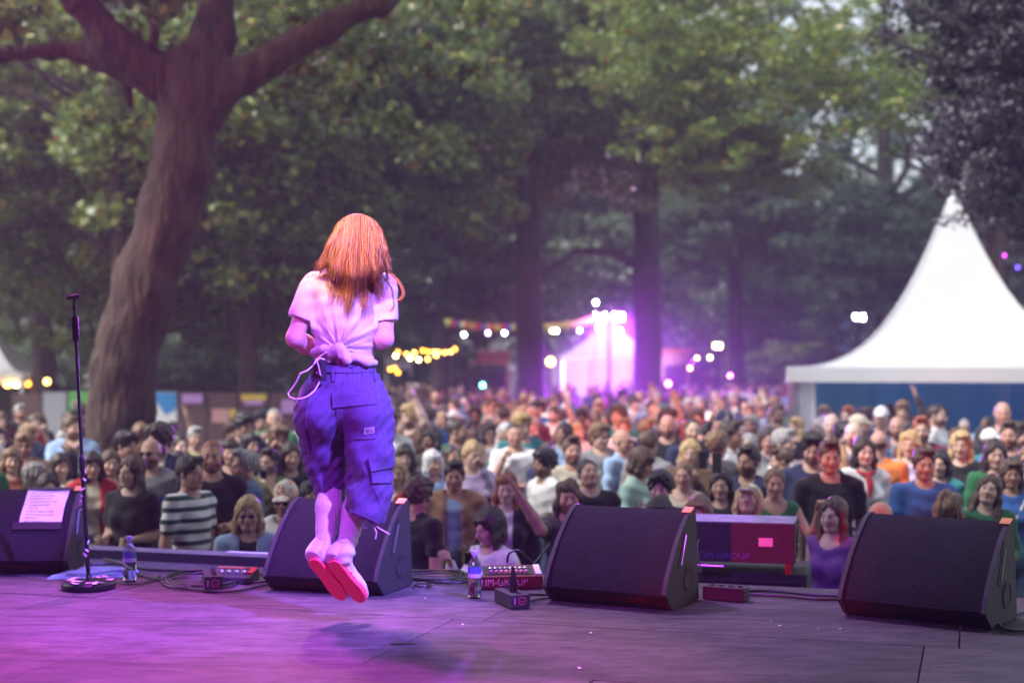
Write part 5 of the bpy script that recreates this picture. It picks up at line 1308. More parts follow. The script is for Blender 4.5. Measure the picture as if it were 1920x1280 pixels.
    def make_top(kind, o):
        f = Field(lo, hi, .0185 * res); torso(f, o)
        frac = dict(tee=.62, long=1.93, tank=0, jacket=1.93, polo=.55)[kind]
        if frac: sleeve(f, frac, 0.004 + (o - .014))
        else: f.cone((-sw * .62, .01, 1.42), (sw * .62, .01, 1.42), .045, .045, .02)
        f.disp(wr)
        hem = .86 if kind != 'tank' else .93
        f.cut((0, 0, hem), (0, 0, -1))
        nk = dict(tee=.075, long=.075, tank=.10, jacket=.07, polo=.07)[kind]
        f.ell((0, -.035 if kind != 'tank' else -.06, 1.505), (nk, nk + .02, .065 if kind != 'tank' else .11), .01, 's')
        if kind == 'jacket':
            f.box((0, -.2, 1.18), (.055, .17, .4), .02, .02, 's')
        return f.net()
    if top == 'jacket':
        v, q = make_top('tee', .010); tops.append(('shirt', v, q)); v, q = make_top('jacket', .028); tops.append(('jacket', v, q))
    else:
        v, q = make_top(top, .014); tops.append(('top', v, q))
    # -- bottom
    f = Field((-.30, -.26 - crouch * .5, .0), (.30, .24, 1.12), .021 * res)
    f.ell((0, .012, .955), (hw + .012, .13 * fat + .008, .135), .04); f.ell((0, .0, 1.03), (ww + .012, .105 * fat + .01, .06), .04)
    if bottom == 'skirt':
        f.cone((0, .01, .95), (0, 0, .62), hw - .01, hw + .06, .04)
    else:
        for a, b, c, d in legs:
            cc = c if bottom == 'jeans' else tuple(np.array(b) * .9 + np.array(a) * .1)
            f.cone(a, b, .098, .07, .035); 
            if bottom == 'jeans': f.cone(b, (c[0], c[1], .10), .07, .062, .02)
    f.disp(lambda x, y, z: .004 * np.sin(50 * z + 20 * x) * np.sin(18 * y + 9 * z)); f.cut((0, 0, 1.05), (0, 0, 1))
    bv, bq = f.net()
    sh = lambda v: np.stack([v[:, 0] + lean[0] * np.maximum(0, v[:, 2] - .9), v[:, 1] + lean[1] * np.maximum(0, v[:, 2] - .9), v[:, 2]], 1)
    if crouch > 0:   # weight sinks: squeeze the legs by folding them
        sq = lambda v: np.stack([v[:, 0], v[:, 1], np.where(v[:, 2] < .92, v[:, 2] * (1 - crouch / .92), v[:, 2] - crouch)], 1)
    else: sq = lambda v: v
    fx = lambda v: sq(sh(v))
    out = dict(body=mesh_np('body', fx(V), F, col=C, mats=[M_SKIN]), tops=[(n_, mesh_np(n_, fx(v), q)) for n_, v, q in tops], bottom=mesh_np('trousers', fx(bv), bq),
               headM=Matrix.Translation((lean[0] * .62, lean[1] * .62, -crouch)) @ Mh, h=1.738 - crouch, raw=(V, F, C))
    for n_, me in out['tops']: me.materials.append(M_CLOTH)
    out['bottom'].materials.append(M_CLOTH)
    BODIES[key] = out; return out

# ---- hair, caps, glasses in head coordinates
HAIRS = {}
def hair_geo(style):
    if style in HAIRS: return HAIRS[style]
    f = Field((-.24, -.20, -.42), (.24, .26, .34), .0095)
    st = lambda a, fz: (lambda x, y, z: a * np.sin(46 * np.arctan2(x, y + .02) + 6 * np.sin(9 * z)) + a * .8 * np.sin(23 * np.arctan2(x, y + .02) + fz * z))
    sk = lambda o, zz=.135: f.ell((0, .024, zz), (.080 + o, .098 + o, .093 + o), .02)
    def face(w=.064, zt=.150, y=-.115):
        f.ell((0, y, .068), (w + .004, .090, .112 + (zt - .150)), .012, 's')
    amp = .0045
    if style == 'crop': sk(.003); face(.070, .150, -.112); f.cut((0, 0, .062), (0, .25, -1)); amp = .0015
    elif style == 'short': sk(.014, .142); f.ell((.01, -.045, .215), (.06, .05, .028), .02); face(.068, .148, -.118); f.cut((0, 0, .055), (0, .3, -1)); amp = .004
    elif style == 'quiff': sk(.012, .140); f.ell((0, -.06, .222), (.055, .05, .035), .02); face(.068, .15, -.118); f.cut((0, 0, .06), (0, .3, -1)); amp = .005
    elif style == 'bald': sk(-.001, .128); f.cut((0, 0, .135), (0, .1, 1)); face(.078, .150, -.09); f.cut((0, 0, .055), (0, .2, -1)); amp = .001
    elif style == 'curly':
        sk(.026, .15); f.ell((0, -.03, .205), (.085, .085, .05), .03); face(.066, .140, -.122); f.cut((0, 0, .03), (0, .3, -1)); amp = 0
        f.disp(lambda x, y, z: .011 * np.sin(75 * x + 4) * np.sin(78 * y + 1) * np.sin(72 * z) + .006 * np.sin(120 * x) * np.sin(110 * z))
    elif style == 'afro':
        f.ell((0, .03, .15), (.135, .135, .125), .02); face(.068, .145, -.125); f.cut((0, 0, .0), (0, .3, -1)); amp = 0
        f.disp(lambda x, y, z: .010 * np.sin(85 * x + 4) * np.sin(88 * y + 1) * np.sin(82 * z))
    elif style in ('long', 'longside', 'longwavy'):
        sk(.017, .138)
        for s in (-1, 1):
            f.chain([(s * .072, .0, .13), (s * .088, .004, .03), (s * .092, -.012, -.08), (s * .095, -.045, -.21 if s > 0 or style != 'longside' else -.14)], [.024, .03, .032, .016], .03)
        f.ell((0, .062, -.03), (.095, .05, .17), .04); f.ell((0, .085, -.15), (.10, .035, .13), .04)
        if style == 'longside': f.ell((.03, -.06, .195), (.065, .05, .03), .02)
        face(.056, .142, -.118); f.cone((0, -.02, .02), (0, -.05, -.2), .052, .06, .02, 's')
        if style == 'longwavy': f.disp(lambda x, y, z: .010 * np.sin(42 * z + 8 * x) * np.sin(20 * x + 10 * y))
    elif style == 'bob':
        sk(.019, .138); f.ell((0, .045, .04), (.097, .075, .085), .04)
        for s in (-1, 1): f.chain([(s * .075, -.01, .13), (s * .088, -.02, .03), (s * .085, -.035, -.035)], [.026, .03, .02], .03)
        f.ell((.0, -.06, .175), (.06, .045, .025), .02); face(.056, .128, -.12); f.cut((0, 0, -.045), (0, 0, -1)); f.cone((0, -.02, .02), (0, -.02, -.2), .055, .06, .01, 's')
    elif style == 'tied':
        sk(.008, .136); face(.070, .152, -.112); f.cut((0, 0, .045), (0, .3, -1)); f.ell((0, .125, .14), (.036, .034, .034), .02); amp = .002
    elif style == 'pony':
        sk(.008, .136); face(.070, .152, -.112); f.cut((0, 0, .045), (0, .3, -1)); f.chain([(0, .11, .15), (0, .15, .08), (0, .14, -.08)], [.025, .034, .012], .02); amp = .003
    elif style == 'messy':
        sk(.022, .145); f.ell((0, -.04, .21), (.075, .06, .035), .03); f.ell((0, .08, .05), (.07, .045, .07), .03); face(.064, .138, -.122); f.cut((0, 0, -.01), (0, .3, -1)); amp = .008
    elif style == 'cap':
        sk(.013, .143); f.cut((0, 0, .125), (0, -.12, -1)); amp = 0
        f.ell((0, -.135, .138), (.066, .075, .010), .008, rot=(.12, 0, 0)); f.ell((0, .024, .25), (.01, .01, .008), .004)
    if amp: f.disp(st(amp, 30))
    if amp > .002: f.disp(lambda x, y, z: .005 * np.sin(31 * x + 17 * z + len(style)) * np.sin(27 * y - 13 * z) + .004 * np.sin(63 * x - 40 * y + 21 * z))
    V, F = f.net(); HAIRS[style] = mesh_np('hair', V, F); HAIRS[style].materials.append(M_HAIR); return HAIRS[style]
_gl = MB()
for s in (-1, 1):
    _gl.lathe([(.021, 0), (.021, .004)], 14, (s * .031, -.112, .100), Matrix.Rotation(R(90), 3, 'X') @ Matrix.Diagonal((1.0, .8, 1)).to_3x3())
    _gl.tube([(s * .052, -.112, .103), (s * .076, -.06, .104), (s * .082, .01, .100)], .003, 5)
_gl.tube([(-.012, -.116, .103), (.012, -.116, .103)], .003, 5)
GLASSES = _gl.mesh('glasses'); GLASSES.materials.append(M_GLASS)

SKINS = dict(fair=(.50, .32, .25, 1), pink=(.46, .26, .20, 1), tan=(.34, .20, .14, 1), brown=(.15, .08, .05, 1), pale=(.58, .41, .35, 1))
HCOL = dict(black=(.012, .010, .010, 1), dark=(.030, .019, .013, 1), brown=(.075, .042, .024, 1), light=(.17, .10, .055, 1), blond=(.42, .29, .13, 1), ginger=(.24, .075, .022, 1), grey=(.28, .27, .27, 1), white=(.55, .55, .56, 1))
CCOL = dict(black=(.013, .013, .016), charcoal=(.045, .045, .05), grey=(.20, .205, .22), white=(.72, .72, .74), cream=(.60, .55, .43), navy=(.018, .026, .075), blue=(.03, .11, .36), paleblue=(.28, .40, .62), denim=(.06, .10, .20), green=(.03, .16, .07), olive=(.09, .10, .045), mint=(.33, .52, .46), red=(.42, .02, .03), wine=(.11, .02, .045), orange=(.75, .22, .05), tan=(.34, .20, .11), brown=(.11, .06, .04), lilac=(.48, .38, .60), pink=(.62, .30, .36), yellow=(.60, .45, .10), teal=(.03, .20, .22), lime=(.42, .56, .20), purple=(.14, .05, .28))

def place_person(label, x, y, ztop=None, rz=0.0, sex='f', skin='fair', hair='long', hcol='brown', top='tee', tcol='black', bottom='jeans', bcol='denim', tmat=None, shirt='white', cap=None, capmat=None, glasses=False, group=None, scarf=None, strap=False, height=None, **kw):
    G = person_geo(sex=sex, top=top, bottom=bottom, **kw)
    h = height or ztop or 1.7; sc = h / (G['h'] + (.012 if hair not in ('bald', 'crop') else 0))
    b = bpy.data.objects.new('person', G['body']); COL.objects.link(b)
    b.location = (x, y, 0); b.rotation_euler = (0, 0, rz); b.scale = (sc, sc, sc) if sc > .9 else (max(sc, .93), max(sc, .93), sc)
    b.color = SKINS[skin]; tag(b, label, 'person', group)
    for n_, me in G['tops']:
        o = bpy.data.objects.new(n_, me); COL.objects.link(o); o.parent = b
        o.color = (*CCOL[shirt if (n_ == 'shirt') else tcol], 1)
        if tmat is not None and n_ != 'shirt': o.material_slots[0].link = 'OBJECT'; o.material_slots[0].material = tmat
    o = bpy.data.objects.new('trousers' if bottom != 'skirt' else 'skirt', G['bottom']); COL.objects.link(o); o.parent = b; o.color = (*CCOL[bcol], 1)
    def onhead(name, me, col):
        o = bpy.data.objects.new(name, me); COL.objects.link(o); o.parent = b; o.matrix_local = G['headM']; o.color = col; return o
    if hair: onhead('hair', hair_geo(hair), HCOL[hcol])
    if cap:
        c = onhead('cap', hair_geo('cap'), (*CCOL[cap], 1)); c.material_slots[0].link = 'OBJECT'; c.material_slots[0].material = capmat or M_CLOTH
    if scarf:
        MB().tube([(.075 * math.cos(a), .005 + .075 * math.sin(a) - .02 * (math.sin(a) < 0), 1.475 - .03 * max(0, -math.sin(a))) for a in [k / 14 * 6.283 for k in range(15)]], .018, 8).tube([(0, -.10, 1.45), (.012, -.135, 1.36), (.0, -.14, 1.26)], [.02, .03, .006], 8).build('neckerchief', mat('red_kerchief', CCOL[scarf], .8), b, smooth=True)
    if strap:
        MB().tube([(.13, .02, 1.47), (.09, -.09, 1.40), (.0, -.15, 1.25), (-.12, -.14, 1.05), (-.19, -.05, .95)], .013, 6).build('bag_strap', mat('pale_strap', (.5, .5, .52), .7), b, smooth=True)
    if glasses: onhead('glasses', GLASSES, (0, 0, 0, 1))
    return b, sc, G
# ================================================================ THE PERFORMER (mid-jump, seen from behind)
from mathutils.bvhtree import BVHTree
PD = 6.2
def Q(px, py, dy=0.0): return P(px, py, PD + dy)
def pf(parts_fn, lo_px, hi_px, dy0, dy1, h):
    """field over a pixel window at the performer's depth"""
    a, b = Q(lo_px[0], hi_px[1]), Q(hi_px[0], lo_px[1])
    return Field((min(a.x, b.x) - .02, PD + dy0, a.z - .02), (b.x + .02, PD + dy1, b.z + .02), h)
perf_skin = (.60, .40, .31)
M_PSKIN = mat('performer_skin', perf_skin, 0.5, var=0.08, scale=20)
ORG = Vector((Q(650, 690).x, PD, STAGE_Z))
def pobj(name, V, F, m, parent, smooth=True):
    return link(name, mesh_np(name, V - np.array(ORG, np.float32), F, smooth), m, parent)

# body: head, neck, torso, arms, hands, legs in one skin
f = pf(None, (520, 395), (770, 1120), -.22, .42, .0072)
hc = Q(668, 456, .01)
f.ell(hc, (.078, .098, .098), .02); f.ell(Q(667, 480, .05), (.06, .07, .085), .03)
f.cone(Q(667, 485, .06), Q(667, 487, .085), .03, .02, .02); f.ell(Q(667, 462, .115), (.012, .02, .02), .012)
for s in (-1, 1): f.ell(hc + Vector((s * .078, .0, -.02)), (.01, .02, .03), .006)
f.cone(Q(666, 500, .02), Q(658, 525, .0), .052, .055, .03)
f.ell(Q(656, 575, .03), (.145, .10, .16), .04); f.ell(Q(650, 640, .035), (.122, .095, .14), .05); f.ell(Q(646, 725, .03), (.125, .10, .11), .05)
f.cone(Q(590, 530, .02), Q(722, 532, .02), .05, .05, .05)
for (sh_, el, wr_, dirx) in ((Q(583, 543, .02), Q(553, 634, -.02), Q(604, 664, .20), 1), (Q(722, 543, .02), Q(721, 636, .0), Q(690, 645, .23), -1)):
    f.cone(sh_, el, .044, .037, .03); f.cone(el, el.lerp(wr_, .35), .038, .040, .02); f.cone(el.lerp(wr_, .35), wr_, .042, .028, .02)
    d = (wr_ - el).normalized(); px_ = wr_ + d * .05
    f.cone(wr_, px_ + d * .03, .028, .034, .015)
    up = Vector((0, 0, 1)); sd = d.cross(up).normalized()
    for k in range(4):
        b0 = px_ + d * .035 + up * (.03 - .02 * k); m_ = b0 + d * .035 + sd * (-.02 * dirx); e_ = m_ + d * .01 + sd * (-.035 * dirx); f.chain([b0, m_, e_], [.0105, .0095, .008], .005)
    f.chain([px_ + up * .03, px_ + up * .05 + d * .025, px_ + up * .05 + d * .05], [.014, .011, .009], .006)
for (hp_, kn, an) in ((Q(612, 740, .02), Q(622, 890, .09), Q(607, 1035, -.02)), (Q(690, 740, .02), Q(680, 900, .07), Q(645, 1040, -.05))):
    f.cone(hp_, kn, .07, .05, .04); f.cone(kn, kn.lerp(an, .35), .048, .048, .02); f.cone(kn.lerp(an, .35), an, .048, .032, .02)
LF = (Q(604, 1040, -.03), Q(646, 1112, .05)); RF = (Q(641, 1046, -.05), Q(681, 1116, .02))
for a, b in (LF, RF): f.cone(a, a.lerp(b, .75), .026, .016, .02)
V, F = f.net(); F = F[:, :]
perf = empty('person', ORG); tag(perf, 'performer in knotted white t-shirt and baggy cargo trousers jumping with back turned', 'person')
pobj('body', V, F, M_PSKIN, perf)

# t-shirt knotted at the back
M_TSHIRT = mat('white_cotton', (.56, .55, .57), 0.85, var=0.05, scale=14, bump=0.12, bscale=220)
f = pf(None, (515, 490), (775, 705), -.26, .22, .0052)
f.ell(Q(652, 575, .03), (.150, .116, .185), .04); f.ell(Q(647, 640, .03), (.134, .112, .13), .06); f.cone(Q(592, 540, .02), Q(716, 541, .02), .052, .052, .05)
f.ell(Q(646, 674, .03), (.128, .106, .05), .03)
f.cone(Q(600, 532, .02), Q(655, 512, .02), .05, .05, .03); f.cone(Q(716, 534, .02), Q(662, 512, .02), .05, .05, .03)
f.cone(Q(583, 546, .02), Q(560, 607, -.005), .056, .060, .035); f.cone(Q(722, 546, .02), Q(725, 612, .01), .052, .052, .035)
kn = Q(636, 654, -.105)
kx, kz = kn.x, kn.z
def folds(x, y, z):
    dx, dz = x - kx, z - kz
    r = np.sqrt(dx * dx + dz * dz) + 1e-4; th = np.arctan2(dz, dx)
    back = np.clip((PD + .03 - y) / .08, 0, 1)
    fo = .016 * (np.abs(np.sin(6.5 * th + 2.2 * np.sin(7 * r) + .6)) - .6) * np.exp(-r / .15) * np.clip(r / .05, 0, 1)
    fo += .006 * np.sin(27 * th + 2.0) * np.exp(-r / .09) * np.clip(r / .04, 0, 1)
    fo += .0035 * np.sin(38 * z + 24 * x) * np.sin(17 * x - 6 * z) + .0022 * np.sin(75 * z - 45 * x) * np.sin(28 * x + 31 * z)
    return fo * (0.35 + .65 * back)
f.disp(folds)
# tied ends
f.ell(kn + Vector((0, -.004, 0)), (.022, .018, .022), .015); f.cone(kn, Q(651, 676, -.105), .014, .020, .012); f.cone(kn, Q(622, 664, -.09), .022, .02, .02); f.cone(kn + Vector((.012, -.012, .0)), Q(647, 672, -.115), .014, .016, .006); f.cone(kn + Vector((-.005, -.012, .01)), Q(638, 668, -.118), .010, .012, .005)
# rolled hem sweeping up from both hips to the knot
f.chain([Q(703, 680, -.0), Q(688, 680, -.065), Q(664, 670, -.092), Q(645, 660, -.105)], [.014, .017, .015, .012], .012); f.chain([Q(588, 660, -.02), Q(606, 655, -.075), Q(625, 654, -.095)], [.016, .016, .014], .02)
# hem: lower on the right hip
sl_ = Q(588, 679); sr_ = Q(708, 689); nrm = Vector((sr_.z - sl_.z, 0, -(sr_.x - sl_.x))).normalized()
f.cut(sl_, (nrm.x, 0, nrm.z))
# sleeve openings and hems
for a, b in ((Q(583, 541, .02), Q(553, 620, -.01)), (Q(722, 541, .02), Q(727, 620, .01))):
    d = (b - a).normalized(); e = a + d * ((Q(0, 541).z - Q(0, 602).z) * 1.02)
    fx = f.ax[0][:, None, None]; fy = f.ax[1][None, :, None]; fz = f.ax[2][None, None, :]
    pl = (fx - e.x) * d.x + (fy - e.y) * d.y + (fz - e.z) * d.z
    near = (np.sqrt((fx - e.x) ** 2 + (fy - e.y) ** 2 + (fz - e.z) ** 2) < .13) & ((fx < Q(584, 0).x) | (fx > Q(712, 0).x))
    f.v = np.where(near, np.maximum(f.v, pl), f.v).astype(np.float32)
    f.cone(e - d * .02, e + d * .05, .043, .045, .002, 's')
V, F = f.net()
shirt = pobj('t_shirt', V, F, M_TSHIRT, perf)

# cargo trousers
def denim_mat():
    m, n, l, b = mat_new('washed_canvas')
    tc = n.new('ShaderNodeTexCoord'); a = n.new('ShaderNodeTexNoise'); a.inputs['Scale'].default_value = 60; a.inputs['Detail'].default_value = 5; a.inputs['Roughness'].default_value = .7; l.new(tc.outputs['Object'], a.inputs['Vector'])
    w = n.new('ShaderNodeTexNoise'); w.inputs['Scale'].default_value = 240; w.inputs['Detail'].default_value = 2; l.new(tc.outputs['Object'], w.inputs['Vector'])
    r = n.new('ShaderNodeValToRGB'); r.color_ramp.elements[0].position = .3; r.color_ramp.elements[0].color = (.075, .055, .145, 1); r.color_ramp.elements[1].position = .75; r.color_ramp.elements[1].color = (.11, .08, .195, 1)
    l.new(a.outputs[0], r.inputs[0]); l.new(r.outputs[0], b.inputs['Base Color']); b.inputs['Roughness'].default_value = .85
    ad = n.new('ShaderNodeMath'); ad.operation = 'MULTIPLY_ADD'; ad.inputs[1].default_value = .3; l.new(w.outputs[0], ad.inputs[0]); l.new(a.outputs[0], ad.inputs[2])
    bp = n.new('ShaderNodeBump'); bp.inputs['Strength'].default_value = .35; bp.inputs['Distance'].default_value = .003; l.new(ad.outputs[0], bp.inputs['Height']); l.new(bp.outputs[0], b.inputs['Normal'])
    return m
M_CARGO = denim_mat()
f = pf(None, (530, 670), (760, 1000), -.28, .32, .0056)
f.cone(Q(646, 690, .03), Q(647, 715, .03), .128, .145, .02)
f.v = f.v  # waist
f.ell(Q(644, 745, .02), (.190, .150, .13), .05)
f.ell(Q(600, 775, -.02), (.105, .13, .12), .05); f.ell(Q(690, 778, -.02), (.105, .13, .12), .05)
f.chain([Q(600, 780, .0), Q(607, 845, .07), Q(618, 900, .10), Q(619, 930, .10)], [.112, .098, .080, .076], .03)
f.chain([Q(690, 780, -.01), Q(694, 850, -.03), Q(692, 915, -.04), Q(687, 958, -.05)], [.114, .106, .100, .096], .012)
# crease between the seat and the legs
f.chain([Q(634, 790, -.17), Q(637, 840, -.13), Q(646, 900, -.10)], [.014, .026, .026], .03, 's')
def cfold(x, y, z):
    pz = (CZ - z) * FPX / PD + HY; pxx = x * FPX / PD + CX
    lower = np.clip((pz - 770) / 110, 0, 1); up = np.clip((745 - pz) / 50, 0, 1)
    d = .010 * lower * (np.abs(np.sin((pxx + .5 * pz) * .055 + .4)) - .6) + .006 * lower * (np.abs(np.sin((pxx - .45 * pz) * .06 + 1.0)) - .6)
    d = d + .004 * lower * np.sin((pxx - .9 * pz) * .10 + 2) + .002 * np.sin((pxx * .9 + pz) * .16) * np.sin((pz - pxx) * .09)
    d = d + .0035 * up * np.sin(pxx * .75) * np.clip((pxx - 640) / 20, 0, 1) + .002 * np.sin(pxx * .3 + pz * .25)
    d = d + .0022 * lower * np.sin((pxx * .8 + pz) * .14 + 2 * np.sin(pxx * .05))
    return d
f.disp(cfold)
# waist cut, slanting hems and hollow legs
f.cut(Q(646, 684), (0.02, 0, 1))
a_, b_ = Q(595, 936), Q(642, 942)
fx = f.ax[0][:, None, None]; fz = f.ax[2][None, None, :]
mid = Q(640, 0).x + (fz - Q(0, 900).z) * -.02
d1 = (b_ - a_); n1 = Vector((d1.z, 0, -d1.x)).normalized(); pl1 = (fx - a_.x) * n1.x + (fz - a_.z) * n1.z
a2, b2 = Q(640, 948), Q(732, 988); d2 = (b2 - a2); n2 = Vector((d2.z, 0, -d2.x)).normalized(); pl2 = (fx - a2.x) * n2.x + (fz - a2.z) * n2.z
f.v = np.where(fx < mid, np.maximum(f.v, pl1), np.maximum(f.v, pl2)).astype(np.float32)
f.cone(Q(619, 930, .10), Q(617, 975, .08), .050, .054, .003, 's'); f.cone(Q(684, 938, -.05), Q(680, 1010, -.06), .072, .088, .004, 's')
V, F = f.net()
trou = pobj('cargo_trousers', V, F, M_CARGO, perf)
bvh = BVHTree.FromPolygons([tuple(v) for v in (V)], [tuple(q) for q in F.tolist()])
bvs = None
def proj(px, py, off=.004, tree=None):
    o = Vector((0, 0, CZ)); d = (Q(px, py) - o).normalized()
    h = (tree or bvh).ray_cast(o, d)
    for k in range(14):
        if h[0] is not None: break
        px += 3 if px < 645 else -3
        d = (Q(px, py) - o).normalized(); h = (tree or bvh).ray_cast(o, d)
    if h[0] is None: return Q(px, py, -.12)
    return h[0] - d * off
def patch(name, c4, m, off=.005, n=(14, 8), thick=.004, parent=None):
    """a sewn-on piece: pixel quad (tl,tr,br,bl) laid on the trousers"""
    vs = []; fs = []
    nx, ny = n
    for lay in (0, 1):
        for i in range(nx + 1):
            for j in range(ny + 1):
                u, v = i / nx, j / ny
                x = (c4[0][0] * (1 - u) + c4[1][0] * u) * (1 - v) + (c4[3][0] * (1 - u) + c4[2][0] * u) * v
                y = (c4[0][1] * (1 - u) + c4[1][1] * u) * (1 - v) + (c4[3][1] * (1 - u) + c4[2][1] * u) * v
                vs.append(proj(x, y, off if lay == 0 else -.004) - ORG)
    k = (nx + 1) * (ny + 1); ID = lambda i, j: i * (ny + 1) + j
    for i in range(nx):
        for j in range(ny): fs.append((ID(i, j), ID(i + 1, j), ID(i + 1, j + 1), ID(i, j + 1)))
    rim = [ID(i, 0) for i in range(nx + 1)] + [ID(nx, j) for j in range(1, ny + 1)] + [ID(i, ny) for i in range(nx - 1, -1, -1)] + [ID(0, j) for j in range(ny - 1, 0, -1)]
    for q in range(len(rim)): a, b = rim[q], rim[(q + 1) % len(rim)]; fs.append((a, b, b + k, a + k))
    return MB().add(vs, fs).build(name, m, parent or trou, smooth=True)
M_STITCH = mat('pale_stitching', (.24, .23, .33), .8)
def stitch(name, pts, r=.0006, off=.006, tree=None, m=None, parent=None):
    out = []
    for i in range(len(pts) - 1):
        for k in range(8): t = k / 8; out.append(proj(pts[i][0] + (pts[i + 1][0] - pts[i][0]) * t, pts[i][1] + (pts[i + 1][1] - pts[i][1]) * t, off, tree) - ORG)
    out.append(proj(*pts[-1], off, tree) - ORG)
    return MB().tube(out, r, 5).build(name, m or M_STITCH, parent or trou, smooth=True)
patch('pocket_flap', [(622, 737), (703, 733), (704, 757), (624, 765)], M_CARGO, .009)
stitch('stitching', [(624, 740), (702, 736)], off=.0105); stitch('stitching', [(626, 762), (702, 755)], off=.0105); stitch('stitching', [(656, 757), (660, 752), (666, 752), (672, 756)], off=.0105)
patch('waistband', [(585, 684), (706, 685), (706, 697), (584, 698)], M_CARGO, .006, (26, 3)); stitch('stitching', [(600, 697), (650, 698), (704, 696)], off=.008)
for (x0, y0) in ((623, 690), (702, 688)): patch('belt_loop', [(x0 - 2, y0 - 6), (x0 + 3, y0 - 6), (x0 + 5, y0 + 24), (x0, y0 + 24)], M_CARGO, .010, (2, 6))
patch('pocket_panel', [(630, 766), (704, 758), (706, 822), (640, 826)], M_CARGO, .004, (12, 10)); stitch('stitching', [(631, 768), (640, 824), (705, 820)], off=.006)
patch('cargo_pocket', [(694, 860), (739, 850), (738, 905), (698, 905)], M_CARGO, .013, (10, 10)); patch('cargo_flap', [(690, 858), (740, 846), (741, 876), (696, 884)], M_CARGO, .021, (10, 6)); stitch('stitching', [(691, 861), (738, 850)], off=.023); stitch('stitching', [(697, 881), (739, 873)], off=.023)
patch('cargo_pocket', [(549, 790), (572, 800), (582, 850), (560, 845)], M_CARGO, .012, (6, 8))
lab_ = patch('brand_patch', [(683, 802), (702, 800), (701, 812), (682, 814)], mat('pale_patch', (.5, .48, .55), .7), .008, (6, 4))
for yy in (804.5, 808, 810.5): stitch('patch_print', [(685.5, yy + .6), (699.5, yy - .8)], .0011, .0092, None, M_BLACK, lab_)
for pts in ([(632, 700), (633, 740), (631, 790)], [(705, 705), (708, 740), (717, 790), (728, 850)], [(592, 720), (575, 770), (572, 820)], [(640, 830), (660, 880), (668, 930)], [(700, 910), (716, 950), (728, 980)], [(640, 950), (690, 970), (730, 990)]):
    stitch('seam', pts, .0009, .002)
# drawcord at the right hem
MB().tube([Q(700, 984, -.1) - ORG, Q(706, 998, -.11) - ORG, Q(704, 1010, -.11) - ORG], .0028, 6).build('drawcord', mat('pink_cord', (.7, .5, .6), .7), perf); MB().tube([Q(704, 985, -.1) - ORG, Q(716, 993, -.12) - ORG, Q(731, 1001, -.12) - ORG], .003, 6).build('drawcord', mat('white_cord', (.8, .78, .8), .7), perf)

